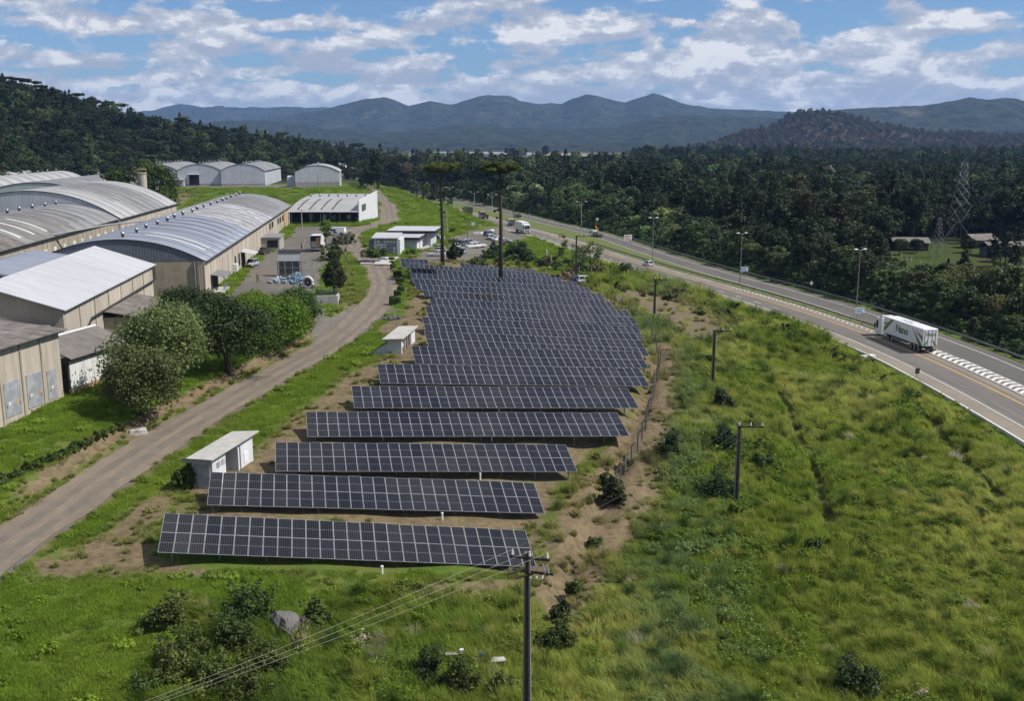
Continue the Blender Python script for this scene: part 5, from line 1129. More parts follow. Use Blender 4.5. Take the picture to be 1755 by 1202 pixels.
for x0,x1,z1,m in ((-1.05,-.1,2.5,'concrete_pale'),(.15,1.05,3.4,'carton'),(-.1,.15,2.4,'cream_panel')): b = MB(); b.box(x0,x1,.05,.7,1.22,z1); link('carton', b.mesh('carton', [m]), t)
b = MB(); b.box(-1.25,1.25,-.1,0,.5,.72); b.box(-1.2,1.2,-.05,5,.85,1.08,1); link('rear_bumper', b.mesh('rear_bumper', ['white_paint','dark_metal']), t)
for sx in (-1,1): b = MB(); b.box(sx*.9-.2,sx*.9+.2,-.12,-.09,.8,1.0); link('tail_light', b.mesh('tail_light', ['car_red']), t)
wheels(t, (.5,.3), [(sx*1.05,y) for sx in (-1,1) for y in (1.0,2.2,6.3)])
q = Vector((-104.5,338.5,5.3)); t = truck('box_truck', 'white box truck with black side panel and white lettering behind the warehouses', q, math.radians(-78), 12.5, 'truck_white', 'truck_white', 4.0)
b = MB(); b.add([(1.285,-6.0,1.3),(1.285,1.6,1.3),(1.285,2.2,3.75),(1.285,-6.0,3.75)], [(0,1,2,3)]); link('side_print', b.mesh('side_print', ['sign_black']), t); link('lettering', text_mesh('made', 2.0, 'sign_white', bold=.03), t, (1.30,-2.4,2.9), (PI/2,0,PI/2)); link('lettering', text_mesh('Pura', 1.3, 'sign_white', bold=.03), t, (1.30,-1.8,1.8), (PI/2,0,PI/2))

# ------------------------------------------------------------------ people
def person(label, loc, rz, top, legs, pose=0, hat=False):
    """one continuous skinned body, standing or mid-step"""
    t = thing('person', label, 'person', loc, rz); me = bpy.data.meshes.new('body')
    a = .16*pose
    V = [(0,0,.95),(0,.0,1.15),(0,.02,1.36),(0,.03,1.48),(0,.05,1.56),(0,.05,1.72),
         (.11,0,.90),(.12,.10+a,.50),(.12,.02+a*1.6,.08),(.12,.16+a*1.6,.04), (-.11,0,.90),(-.12,.04-a,.50),(-.12,-.06-a*1.7,.09),(-.12,.07-a*1.7,.04),
         (.19,.02,1.40),(.25,.0,1.12),(.24,.16,.92),(.23,.22,.86), (-.19,.02,1.40),(-.26,-.02,1.12),(-.25,.10,.90),(-.24,.16,.84)]
    Ed = [(0,1),(1,2),(2,3),(3,4),(4,5),(0,6),(6,7),(7,8),(8,9),(0,10),(10,11),(11,12),(12,13),(2,14),(14,15),(15,16),(16,17),(2,18),(18,19),(19,20),(20,21)]
    Rd = [.15,.15,.16,.065,.09,.085,.095,.07,.05,.045,.095,.07,.05,.045,.065,.05,.04,.04,.065,.05,.04,.04]
    me.from_pydata(V, Ed, []); o = link('body', me, t); md = o.modifiers.new('skin', 'SKIN')
    for i, r in enumerate(Rd): me.skin_vertices[0].data[i].radius = (r, r*(.75 if i < 3 else 1))
    me.skin_vertices[0].data[0].use_root = True
    o.modifiers.new('sub', 'SUBSURF').levels = 1; o.modifiers['sub'].render_levels = 1
    dg = bpy.context.evaluated_depsgraph_get(); m2 = bpy.data.meshes.new_from_object(o.evaluated_get(dg)); o.modifiers.clear(); o.data = m2
    m2.materials.clear()
    for m in (top, legs, 'skin', 'hair'): m2.materials.append(MATS[m])
    for p in m2.polygons:
        c_ = p.center; p.use_smooth = True
        p.material_index = 1 if c_.z < .93 and abs(c_.x) < .2 else 2 if (c_.z > 1.46 or (abs(c_.x) > .2 and c_.z < 1.0)) else 0
    b = MB(); b.sphere((0,.035,1.70),.115,10,7,0,(1,1.05,.75)); link('hair', b.mesh('hair', ['hair'], True), t)
    b = MB(); b.box(-.05,.05,.145,.165,1.60,1.66); link('nose', b.mesh('nose', ['skin']), t)
    return t
person('person in ochre shirt and dark trousers walking across the yard', at(442,484), math.radians(168), 'cloth_ochre', 'cloth_dark', 1)
pl = person('person in black clothes standing beside the open box truck holding a white board', at(517,428), math.radians(-60), 'cloth_dark', 'cloth_dark', .3)
b = MB(); b.box(-.06,.06,-.02,.02,0,2.0); tag(link('white_board', b.mesh('white_board', ['white_paint']), None, at(517,428)+Vector((.35,-.1,.6)), (0,.35,.3)), 'slim white board held up by the person in black beside the box truck', 'board')

# ------------------------------------------------------------------ scrap and machinery in the yard
q = at(497,474); t = thing('sorting_machine', 'grey steel cage machine with hopper standing in the yard', 'machine', q, math.radians(4))
b = MB()
for x in (-2.3,-.8,.7,2.2):
    for y in (-1,1.6): b.box(x-.09,x+.09,y-.09,y+.09,0,3.3)
for z in (0.3,1.8,3.2): b.box(-2.3,2.3,-1.06,-.96,z,z+.14); b.box(-2.3,2.3,1.55,1.65,z,z+.14); b.box(-2.35,-2.25,-1,1.6,z,z+.14); b.box(2.15,2.25,-1,1.6,z,z+.14)
link('frame', b.mesh('frame', ['galv']), t); b = MB()
for k in range(16): b.box(-2.2+.28*k,-2.16+.28*k,-.95,-.92,.3,3.2)
for z in (.8,1.3,2.3,2.8): b.box(-2.2,2.2,-.94,-.90,z,z+.05)
link('grille', b.mesh('grille', ['steel']), t); b = MB(); b.box(-2.1,2.0,-.4,1.4,.4,3.0); link('drum', b.mesh('drum', ['dark_metal'], bevel=.1), t)
b = MB(); b.hexa([(-2.2,-.9,3.35),(2.1,-.9,3.35),(2.1,1.5,3.35),(-2.2,1.5,3.35),(-2.4,.2,4.4),(2.2,.2,4.4),(2.2,1.9,4.4),(-2.4,1.9,4.4)]); link('hopper', b.mesh('hopper', ['galv']), t)
b = MB(); b.box(-2.4,2.2,.9,1.1,4.4,5.5); b.box(-2.5,2.3,.85,1.15,5.4,5.55); b.box(-2.5,2.3,.85,1.15,4.9,5.0,1); link('rear_screen', b.mesh('rear_screen', ['galv','dark_metal']), t)
def heap(name, label, cat, q, sx, sy, sz, n, m, seed, size=.35):
    r = random.Random(seed); t = MB()
    for i in range(n):
        a = r.uniform(0,2*PI); d_ = r.random()**.6; x = sx*d_*math.cos(a); y = sy*d_*math.sin(a); z = sz*(1-d_**2)*r.uniform(.2,1)
        s = size*r.uniform(.5,1.3); M = Matrix.Rotation(r.uniform(0,3),3,(r.random()-.5,r.random()-.5,r.random()-.5))
        t.add([M @ Vector((X*s,Y*s*r.uniform(.5,1),Z*s*r.uniform(.2,.8)))+Vector((x,y,z)) for X,Y,Z in [(-1,-1,-1),(1,-1,-1),(1,1,-1),(-1,1,-1),(-.8,-.8,1),(.9,-.7,1),(.8,.9,1),(-.9,.8,1)]], [(0,3,2,1),(4,5,6,7),(0,1,5,4),(1,2,6,5),(2,3,7,6),(3,0,4,7)])
    return tag(link(name, t.mesh(name, [m]), None, q), label, cat)
o = heap('scrap_heap', 'rounded heap of blue grey baled plastic in front of the steel cage machine', 'scrap', at(508,486), 2.6, 1.3, 2.1, 240, 'scrap_blue', 3, .33)
o = heap('scrap_heap', 'low spread of pale crumpled scrap left of the blue grey heap', 'scrap', at(477,485), 2.0, 1.1, 1.1, 70, 'scrap', 5, .4)
q = at(529,494); t = thing('fan_housing', 'round white fan housing with dark mouth lying in the yard', 'fan', q, math.radians(-15)); b = MB(); n = 20
b.tube([(1.0*math.cos(2*PI*i/n), -.25, 1.15+1.0*math.sin(2*PI*i/n)) for i in range(n+1)], .26, 8); link('rim', b.mesh('rim', ['white_stained'], True), t)
b = MB(); b.cyl((0,-.2,1.15),(0,1.0,1.15),.95,.7,20); link('mouth', b.mesh('mouth', ['dark_metal']), t); b = MB(); b.cyl((0,-.3,1.15),(0,-.1,1.15),.28,.22,10); link('hub', b.mesh('hub', ['carton']), t); b = MB(); b.box(-.9,.9,-.3,.9,0,.35); link('cradle', b.mesh('cradle', ['rubber']), t)
q = at(530,482); t = thing('steel_rack', 'tall bare steel rack standing behind the round fan housing', 'rack', q, 0); b = MB()
for x in (-.95,.95):
    for y in (-.5,.5): b.box(x-.05,x+.05,y-.05,y+.05,0,4.0)
for z in (.8,2.2,3.9): b.box(-1,1,-.54,-.46,z,z+.1); b.box(-1,1,.46,.54,z,z+.1)
link('frame', b.mesh('frame', ['concrete_pale']), t); b = MB(); b.cyl((.9,-.5,.9),(-.9,-.5,3.9),.04,.04,4); b.cyl((-.9,.5,.9),(.9,.5,3.9),.04,.04,4); link('brace', b.mesh('brace', ['concrete']), t)
q = at(549,522); t = thing('retaining_wall', 'short pale concrete retaining wall at the end of the yard above the track', 'wall', q, math.radians(3)); b = MB(); b.box(-3.3,3.0,0,.3,-.5,1.5); b.box(2.7,3.0,.3,2.8,-.5,1.5); link('wall_slab', b.mesh('wall_slab', ['concrete_pale']), t)
b = MB()
for k in range(14): b.box(-.5+.26*k,-.42+.26*k,2.9,2.98,1.3,2.3)
link('slat_fence', b.mesh('slat_fence', ['galv']), t)['kind'] = 'stuff'
for px, py, lab, sx, sy, sz, m in [(237,743,'small pale concrete culvert block on the bank beside the gravel track',.9,.6,.5,'concrete_pale'),(14,735,'flat concrete cover slab lying on the lawn at the left edge',1.0,1.2,.12,'concrete'),(1487,612,'white concrete slab end of the road barrier in the grass',1.5,.5,.35,'kerb_white')]:
    b = MB(); b.hexa([(-sx,-sy,-.2),(sx,-sy,-.2),(sx,sy,-.2),(-sx,sy,-.2),(-sx*.9,-sy*.9,sz),(sx*.9,-sy*.8,sz*.9),(sx*.85,sy*.9,sz),(-sx*.9,sy*.85,sz*.8)]); tag(link('concrete_block', b.mesh('concrete_block', [m], bevel=.04), None, at(px,py), (0,0,.4)), lab, 'block')

# ------------------------------------------------------------------ poles, wires, lamps
def ins_mesh():
    b = MB(); b.cyl((0,0,0),(0,0,.12),.035,.035,8); b.cyl((0,0,.10),(0,0,.20),.11,.07,10); b.cyl((0,0,.2),(0,0,.30),.09,.05,10); b.cyl((0,0,.3),(0,0,.40),.07,.03,10); return b.mesh('insulator', ['insulator'])
INS = ins_mesh()
def upole(label, base, hgt, arm_dir, arms=((-.2,2.3,0),), extra=False, one_side=True):
    t = thing('utility_pole', label, 'utility pole', base, arm_dir, 'concrete poles of the power line')
    b = MB(); w0,w1 = .20,.11     # tapered H section: two flanges and a recessed web, coloured dark as its shade
    for sx in (-1,1): b.hexa([(sx*w0-.06,-.16,-.5),(sx*w0+.06,-.16,-.5),(sx*w0+.06,.16,-.5),(sx*w0-.06,.16,-.5),(sx*w1-.05,-.11,hgt),(sx*w1+.05,-.11,hgt),(sx*w1+.05,.11,hgt),(sx*w1-.05,.11,hgt)])
    link('shaft', b.mesh('shaft', ['pole_concrete']), t); b = MB(); b.hexa([(-w0+.06,-.06,-.5),(w0-.06,-.06,-.5),(w0-.06,.06,-.5),(-w0+.06,.06,-.5),(-w1+.05,-.04,hgt-.1),(w1-.05,-.04,hgt-.1),(w1-.05,.04,hgt-.1),(-w1+.05,.04,hgt-.1)]); link('web', b.mesh('web', ['wood_dark']), t)
    tops = []
    for x0,x1,dz in arms:
        b = MB(); b.box(x0,x1,-.23,-.12,hgt-.35-dz,hgt-.22-dz); a = link('crossarm', b.mesh('crossarm', ['wood_dark']), t)
        for k in range(3):
            x = x0+.15+(x1-x0-.3)*k/2; link('insulator', INS, a, (x,-.175,hgt-.22-dz)); tops.append(Vector(base)+Matrix.Rotation(arm_dir,3,'Z') @ Vector((x,-.175,hgt+.16-dz)))
    if extra:
        for k in range(3): b = MB(); b.cyl((.25+.35*k,-.2,hgt-1.5+.1*k),(.35+.35*k,-.75,hgt-1.2),.07,.05,8); link('fuse', b.mesh('fuse', ['insulator']), t)
        for k in range(2): b = MB(); b.cyl((-1.1+.5*k,-.5,hgt-1.25-.2*k),(-.1+.5*k,-.2,hgt-1.0-.2*k),.08,.08,8); link('arrester', b.mesh('arrester', ['wood_dark']), t)
        b = MB(); b.box(-.9,1.5,.12,.24,hgt-1.35,hgt-1.2); link('lower_crossarm', b.mesh('lower_crossarm', ['wood_dark']), t); b = MB(); b.tube([(.95,-.3,hgt-.5),(1.15,-.4,hgt-.9),(1.0,-.3,hgt-1.6)], .04, 5); b.tube([(1.25,-.3,hgt-.6),(1.35,-.4,hgt-1.0)], .05, 5); link('loose_cable', b.mesh('loose_cable', ['steel']), t)
    return t, tops
n0 = unz(904,947,8.7); n0.z = h(n0.x, n0.y)-1.2; hN = 8.7-n0.z
_, t0 = upole('near concrete pole with loose fittings at the bottom centre of the picture', n0, hN, math.radians(-14), ((-1.0,1.35,0),), True)
q1 = at(1261,866); _, t1 = upole('tall concrete pole with one-sided crossarm in the middle of the meadow', q1, 8.3, math.radians(-6))
q2 = at(1221,661); _, t2 = upole('concrete pole with one-sided crossarm beside a small dark tree in the meadow', q2, 8.0, math.radians(-6))
q3 = at(1121,552); _, t3 = upole('concrete pole standing at the edge of the gravel lot', q3, 8.0, math.radians(-6))
q4 = Vector((-26.6,33.0,0)); q4.z = h(q4.x,q4.y); _, t4 = upole('concrete pole outside the lower left of the picture carrying the wires on', q4, 7.2-q4.z, math.radians(45), ((-1.0,1.2,0),))
q5 = at(1003,492); _, t5 = upole('concrete pole behind the parked blue car', at(987,480), 10.0, math.radians(-6))
def wires(a, b_, sag, label, r=.008):
    for k, (p, q) in enumerate(zip(a, b_)):
        m = MB(); m.tube([p.lerp(q, i/14) + Vector((0,0,-4*sag*(i/14)*(1-i/14))) for i in range(15)], r, 4)
        tag(link('power_wire', m.mesh('power_wire', ['wire'])), label.replace('thin wire', ('left','middle','right')[k]+' thin wire'), 'wire', 'power line wires')
wires(t0, t1, .6, 'thin wire of the three strung between the near pole and the meadow pole'); wires(t1, t2, .6, 'thin wire of the three between the meadow pole and the next pole'); wires(t2, t3, .5, 'thin wire of the three running to the pole by the gravel lot'); wires(t0, t4, .5, 'thin wire of the three crossing the lower left foreground'); wires(t3, t5, .5, 'thin wire of the three running past the far solar rows')
def lamp(label, base, hgt, rz, arm=1.1, arch=False, m='galv'):
    t = thing('street_lamp', label, 'street lamp', base, rz, 'double headed lamps of the highway'); b = MB(); b.cyl((0,0,-.5),(0,0,hgt),.13,.07,8); link('pole', b.mesh('pole', [m]), t)
    for sx in (-1,1):
        b = MB(); z1 = hgt-(1.6 if arch else 0); b.tube([(0,0,z1-.15),(sx*arm*.6,0,z1+.02+(.9 if arch else 0)),(sx*arm,0,z1+.08+(1.3 if arch else 0))], .05, 5); a = link('arm', b.mesh('arm', [m]), t)
        b = MB(); b.box(sx*arm-.45 if sx > 0 else -arm-.35,sx*arm+.35 if sx > 0 else -arm+.45,-.17,.17,z1+.02+(1.3 if arch else 0),z1+.2+(1.3 if arch else 0)); link('lamp_head', b.mesh('lamp_head', ['lamp_glass'], bevel=.05), a)
def medpt(y, f=.5): s = hw_s(y); yv = float(np.interp(s, HS, HW[:,1])); p, z, _ = hw_pt(s, M1+medw(yv)*f); return Vector((p[0],p[1],z+.1))
for px, py, hh, lab in [(1468,525,11.8,'tall double lamp nearest the articulated lorry'),(1268,485,11.8,'tall double lamp in the median beside the blue road sign'),(1118,447,11.8,'tall double lamp above the white hatchback')]:
    z = -2.0
    for _ in range(12): q = unz(px, py, z); z = float(hwz(q.y))
    lamp(lab, q, hh, .3)
for px, py, top, lab in [(843.5,367,334,'arched double lamp right of the middle of the far median'),(813,350,329,'arched double lamp left of the second tall trunk'),(790,341,324,'arched double lamp third from the thick trunk'),(770.6,344.7,321,'pale arched double lamp beside the left tall trunk'),(752,338,320,'arched double lamp left of the left tall trunk'),(996,388,346,'lamp post on the far verge above the crane truck'),(737,331,313,'arched double lamp second from the far bend'),(718,329,312,'arched double lamp nearest the far bend')]:
    q = unz(px, py, 0.); hh = (py-top)/F_PX*q.y*1.02; lamp(lab, q, hh, .2, 1.9, True, 'concrete_pale')
q = unz(881,379,0.); t, _ = upole('pale concrete pole with lamps and crossarm at the highway junction', q, (379-343)/F_PX*q.y, .1, ((-1.2,1.2,0),))
for px, py, top, lab in [(766,401,357,'concrete pole on the slope behind the left tall trunk'),(801.5,416,376,'thin dark pole in the car park'),(518,395,360,'thin pole in front of the loading hall bays'),(336,352,318,'dark pole on the grass bank left of the far warehouses'),(545,324,299,'dark pole in front of the detached white warehouse'),(907,382,366,'thin pole behind the oncoming white lorry'),(945,462,438,'short pale post among the bushes right of the thick trunk'),(707,344,326,'thin pole on the slope below the far bend')]:
    q = at(px, py); hh = (py-top)/F_PX*q.y*1.02; t = thing('thin_pole', lab, 'pole', q, 0); b = MB(); b.cyl((0,0,-.4),(0,0,hh),.15,.10,8); link('shaft', b.mesh('shaft', ['pole_concrete' if 'dark' in lab else 'concrete']), t)
    if top in (357,360): b = MB(); b.box(-1.1,1.1,-.06,.06,hh-.3,hh-.18); link('crossarm', b.mesh('crossarm', ['concrete']), t)
# lattice pylons
def pylon(label, base, hgt, bw, rz, arms=3, m='pylon_steel'):
    t = thing('power_pylon', label, 'pylon', base, rz, 'steel lattice pylons'); b = MB(); zs = [0]; z = 0
    while z < hgt*.93: z += max(hgt*.075, (hgt-z)*.24); zs.append(min(z, hgt*.95))
    def half(z): return bw/2*(1-z/hgt)**1.0*.88+.055*bw if z < hgt*.68 else (bw/2*.32*.88+.055*bw)*(1-(z-hgt*.68)/(hgt*.55))
    cs = lambda z: [Vector((sx*half(z), sy*half(z), z)) for sx,sy in ((-1,-1),(1,-1),(1,1),(-1,1))]
    r = .0022*hgt+.012
    for k in range(4): b.tube([cs(z)[k] for z in zs], r*1.5, 4)
    link('tower_leg', b.mesh('tower_leg', [m]), t)['kind'] = 'stuff'; b = MB()
    for z0, z1 in zip(zs[:-1], zs[1:]):
        A = cs(z0); B = cs(z1)
        for k in range(4): b.cyl(A[k], B[(k+1)%4], r, r, 3, 0, False); b.cyl(A[(k+1)%4], B[k], r, r, 3, 0, False)
    link('lattice', b.mesh('lattice', [m]), t)['kind'] = 'stuff'
    for i in range(arms):
        z = hgt*(.93-.10*i); L_ = hgt*(.055+.012*i); b = MB()
        for sx in (-1,1):
            b.cyl((0,-.3,z),(sx*L_,0,z),r,r,4); b.cyl((0,.3,z),(sx*L_,0,z),r,r,4); b.cyl((0,0,z+hgt*.05),(sx*L_,0,z),r,r,4)
        a = link('crossarm', b.mesh('crossarm', [m]), t)
        for sx in (-1,1): b = MB(); b.cyl((sx*L_,0,z),(sx*L_,0,z-hgt*.045),r*1.6,r*1.6,5); link('insulator', b.mesh('insulator', ['insulator']), a)
q = unz(1641,424,-5); q.z = h(q.x,q.y)-.5; pylon('tall steel lattice pylon above the dark forest on the right', q, 25.6-q.z+.5, 7.5, .5)
q = unz(1604,461,-5); q.z = h(q.x,q.y)-.5; pylon('smaller lattice pylon at the left of the tall one by the paddock', q, 10.6-q.z, 3.6, .3, 2)
q = unz(871,347,-2); q.z = h(q.x,q.y)-.5; pylon('lattice pylon behind the crown of the right araucaria', q, 15.5, 4.5, .6, 2)
q = Vector((18,900,0)); q.z = h(q.x,q.y); pylon('far thin lattice pylon against the plain in the centre', q, 26, 6, .2, 2)
q = unz(1655,420,-5)+Vector((-10,14,0)); q.z = h(q.x,q.y)-.5; pylon('lattice pylon half hidden behind the tall one with leaning braces', q, 21, 8, 1.0, 2)
# guard rails
def rail(name, label, s0, s1, off, m, hgt=.72, step=4.0):
    t = thing(name, label, 'guard rail', Vector((*hw_pt(s0, off(100) if callable(off) else off)[0], 0)), 0); base = t.location.copy(); b = MB(); pts = []; pb = MB(); s = s0
    while s < s1:
        yv = float(np.interp(s, HS, HW[:,1])); p, z, _ = hw_pt(s, off(yv) if callable(off) else off); P = Vector((p[0],p[1],z+hgt)) - base; pts.append(P); pb.box(P.x-.07,P.x+.07,P.y-.07,P.y+.07,P.z-hgt-.2,P.z-.05); s += step
    for a, c in zip(pts[:-1], pts[1:]):
        b.hexa([a+Vector((-.04,0,-.17)),a+Vector((.04,0,-.17)),c+Vector((.04,0,-.17)),c+Vector((-.04,0,-.17)),a+Vector((-.04,0,.15)),a+Vector((.04,0,.15)),c+Vector((.04,0,.15)),c+Vector((-.04,0,.15))])
        m_ = (a+c)/2
    link('rail_beam', b.mesh('rail_beam', [m]), t); link('rail_posts', pb.mesh('rail_posts', ['galv']), t)['kind'] = 'stuff'
t = thing('road_barrier', 'low white concrete barrier along the near edge of the highway', 'barrier', Vector((60,104,-3)), 0); b = MB(); vs_ = []; ss_ = np.arange(hw_s(98), hw_s(222), 3.0)
for s in ss_:
    p, z, _ = hw_pt(s, -.55); q, _, _ = hw_pt(s, -.2); vs_ += [(p[0]-60,p[1]-104,z+3-.5),(q[0]-60,q[1]-104,z+3-.5),(q[0]-60,q[1]-104,z+3+.42),(p[0]-60,p[1]-104,z+3+.48)]
b.add(vs_, [(4*i+k,4*i+(k+1)%4,4*i+4+(k+1)%4,4*i+4+k) for i in range(len(ss_)-1) for k in range(4)]+[(3,2,1,0)]); link('barrier_wall', b.mesh('barrier_wall', ['kerb_white']), t)
rail('guard_rail', 'dark weathered guard rail along the grass median', hw_s(172), hw_s(318), M1+.35, 'pole_concrete', .7)
rail('guard_rail', 'long grey guard rail below the forest on the far verge', hw_s(110), hw_s(330), lambda y: faro(y)+1.6, 'galv', .72)
# road signs
def board(label, base, rz, w, hh, z0, m, m2, posts=2, name='road_sign', txt=None):
    t = thing(name, label, 'sign', base, rz)
    for k in range(posts): x = 0 if posts == 1 else -w*.3+w*.6*k; b = MB(); b.cyl((x,.05,-.3),(x,.05,z0+hh*.9),.05,.05,6); link('post', b.mesh('post', ['galv']), t)
    b = MB(); b.box(-w/2,w/2,-.03,.02,z0,z0+hh,0); pl_ = link('sign_board', b.mesh('sign_board', [m]), t)
    if m2:
        for k in range(3): b = MB(); b.box(-w*.42,w*(.42 if k != 1 else .2),-.045,-.031,z0+hh*(.14+.27*k),z0+hh*(.30+.27*k)); link('sign_stripe', b.mesh('sign_stripe', [m2]), pl_)
def onroad(px, py, dz=0):
    z = -2.
    for _ in range(12): q = unz(px, py, z); z = float(hwz(q.y))+dz
    return q
board('blue and white road sign on two posts just in front of the articulated lorry', onroad(1473,545), .25, 1.9, 1.1, .9, 'sign_white', 'sign_blue')
board('blue and white road sign behind the second tall lamp', onroad(1275,470), .25, 2.2, 1.2, .6, 'sign_white', 'sign_blue')
board('dark back of a small road sign at the near verge left of the yellow line', onroad(1571,653), .2, .7, .8, 1.1, 'sign_black', None, 1)
board('pale billboard at the edge of the forest beyond the far carriageway', onroad(1076,417), .2, 2.6, 1.7, 1.0, 'sign_white', 'line_yellow')
board('small white sign on the grass slope by the junction', at(811,393), 0, 1.2, 1.3, 1.2, 'sign_white', None, 1)
q = onroad(1390,501); t = thing('round_sign', 'small round white speed sign on the far verge', 'sign', q, .2); b = MB(); b.cyl((0,0,-.3),(0,0,1.9),.04,.04,6); link('post', b.mesh('post', ['galv']), t); b = MB(); b.cyl((0,-.06,2.1),(0,-.03,2.1),.5,.5,16); link('disc', b.mesh('disc', ['sign_white']), t); b = MB(); b.tube([(.45*math.cos(a*PI/8),-.07,2.1+.45*math.sin(a*PI/8)) for a in range(17)], .05, 4); link('red_ring', b.mesh('red_ring', ['car_red']), t)
# concrete post fence right of the panels
mb = MB(); mb.hexa([(-.07,-.07,-.4),(.07,-.07,-.4),(.07,.07,-.4),(-.07,.07,-.4),(-.06,-.06,2.0),(.06,-.06,2.0),(.06,.06,2.0),(-.06,.06,2.0)]); mb.hexa([(-.06,-.06,2.0),(.06,-.06,2.0),(.06,.06,2.0),(-.06,.06,2.0),(.30,-.05,2.45),(.40,-.05,2.40),(.40,.05,2.40),(.30,.05,2.45)]); FP = mb.mesh('fence_post', ['pole_concrete'])
fl = catmull([tuple(at(*p))[:2] for p in [(1040,519),(1060,530),(1076,535),(1093,554),(1108,566),(1117,582),(1124,600),(1130,625),(1127,650),(1120,680),(1112,712),(1104,745),(1088,785),(1068,825),(1045,862)]], 2.6)
f0 = Vector((fl[0][0], fl[0][1], h(*fl[0]))); t = thing('wire_fence', 'bent concrete post fence along the right side of the solar field', 'fence', f0, 0); prev = None; b = MB(); rn = random.Random(4); lens = np.concatenate([[0], np.cumsum(np.linalg.norm(np.diff(fl, axis=0), axis=1))])
for s in np.arange(0, lens[-1], 2.6):
    x = np.interp(s, lens, fl[:,0]); y = np.interp(s, lens, fl[:,1]); P = Vector((x,y,h(x,y)))-f0; link('fence_post', FP, t, P, (rn.gauss(0,.04),rn.gauss(0,.05),rn.uniform(-.2,.2)))
    if prev is not None:
        for z in (.4,.9,1.4,1.9): b.cyl(prev+Vector((0,0,z)), P+Vector((0,0,z)), .008, .008, 3, 0, False)
    prev = P
link('fence_wire', b.mesh('fence_wire', ['wire']), t)['kind'] = 'stuff'
q0 = at(1521,437); t = thing('paddock_fence', 'row of short white posts fencing the dark paddock on the right', 'fence', q0, 0)
for px, py in [(1520,437),(1529,439),(1545,443),(1554,446),(1562,448),(1578,454),(1586,458),(1593,461),(1611,469),(1621,473)]: b = MB(); b.box(-.1,.1,-.1,.1,-.3,1.4); link('white_post', b.mesh('white_post', ['kerb_white']), t, at(px,py)-q0)
# foreground debris
q = at(840,1146); t = thing('board_pallet', 'weathered pale boards lying in the tall grass left of the near pole', 'boards', q+Vector((0,0,.55)), .15)
for k in range(4): b = MB(); b.box(-1.0,1.0,-.34+.18*k,-.19+.18*k,0,.05); link('plank', b.mesh('plank', ['concrete_pale']), t, (0,0,0), (0,.04*k-.05,.02*k))
b = MB(); b.cyl((0,0,0),(0,0,.35),.2,.2,12); b.cyl((0,0,.35),(0,0,.39),.17,.17,12); tag(link('blue_drum', b.mesh('blue_drum', ['car_blue']), None, q+Vector((-.55,.1,.62))), 'small blue plastic drum standing on the pale boards', 'drum')
q = at(779,1133); t = thing('board_pallet', 'smaller pair of boards with a white box half sunk in the grass', 'boards', q+Vector((0,0,.5)), .1)
for k in range(2): b = MB(); b.box(-.6,.5,-.2+.2*k,-.04+.2*k,0,.05); link('plank', b.mesh('plank', ['concrete']), t)
b = MB(); b.box(.35,.6,-.15,.1,.05,.3); link('white_box', b.mesh('white_box', ['white_paint']), t)
def rock(label, q, s, seed):
    r = random.Random(seed); b = MB(); b.sphere((0,0,0), 1, 10, 7); me = b.mesh('boulder', ['rock'])
    for v in me.vertices: k = 1+.28*math.sin(v.co.x*3+seed)*math.cos(v.co.y*4)+r.uniform(-.08,.08); v.co = (v.co.x*k*s[0], v.co.y*k*s[1], v.co.z*k*s[2])
    tag(link('boulder', me, None, q), label, 'rock')
rock('grey boulder among the dark bushes at the bottom left', at(488,1085)+Vector((0,0,.5)), (1.0,.9,1.0), 3)
heap('soil_heap', 'brown heap of soil and branches behind the far right solar rows', 'soil', at(970,478), 3.2, 1.6, 1.5, 120, 'soil', 9, .5)
heap('gravel_heap', 'small dark gravel heap beside the track above the middle hut', 'gravel', at(672,548), 1.6, 1.2, .5, 60, 'rock', 12, .28)
# ------------------------------------------------------------------ vegetation: meshes
def unit(v): return v/np.maximum(np.linalg.norm(v, axis=-1, keepdims=True), 1e-9)
def leaf_quads(P, Nrm, size, rng, asp=.62):
    n = len(P); r = rng.normal(size=(n,3)); T = unit(np.cross(Nrm, r)); B = np.cross(Nrm, T)
    s = (size*rng.uniform(.6,1.35,n))[:,None]; T = T*s; B = B*s*asp; bend = Nrm*s*.22
    V = np.stack([P-T, P-B*1.0+bend*.4, P+T-bend, P+B+bend*.4], 1).reshape(-1,3)
    return V, np.arange(n*4).reshape(n,4)
def leaf_mesh(name, C, R, per, size, m, rng, up=.5, shell=.35, squash=(1,1,.8)):
    """clusters of leaf-sized faces: C centres, R radii; tone varies by cluster and leaf"""
    k = len(C); D = unit(rng.normal(size=(k,per,3))); u = rng.random((k,per,1))**shell
    P = C[:,None,:] + D*u*R[:,None,None]*np.array(squash)
    Nn = unit(D*.55 + np.array([0,0,up]) + rng.normal(size=(k,per,3))*.55)
    tone = np.clip(rng.normal(.55,.22,(k,1)) + rng.normal(0,.17,(k,per)), 0, 1)
    V, Fq = leaf_quads(P.reshape(-1,3), Nn.reshape(-1,3), size, rng)
    return np_mesh(name, V, Fq, [m], {'tone': ('FACE','FLOAT',tone.ravel())})
def limbs_mesh(name, segs, m, n=6):
    b = MB()
    for pts, rr in segs: b.tube(pts, rr, n)
    return b.mesh(name, [m], True)
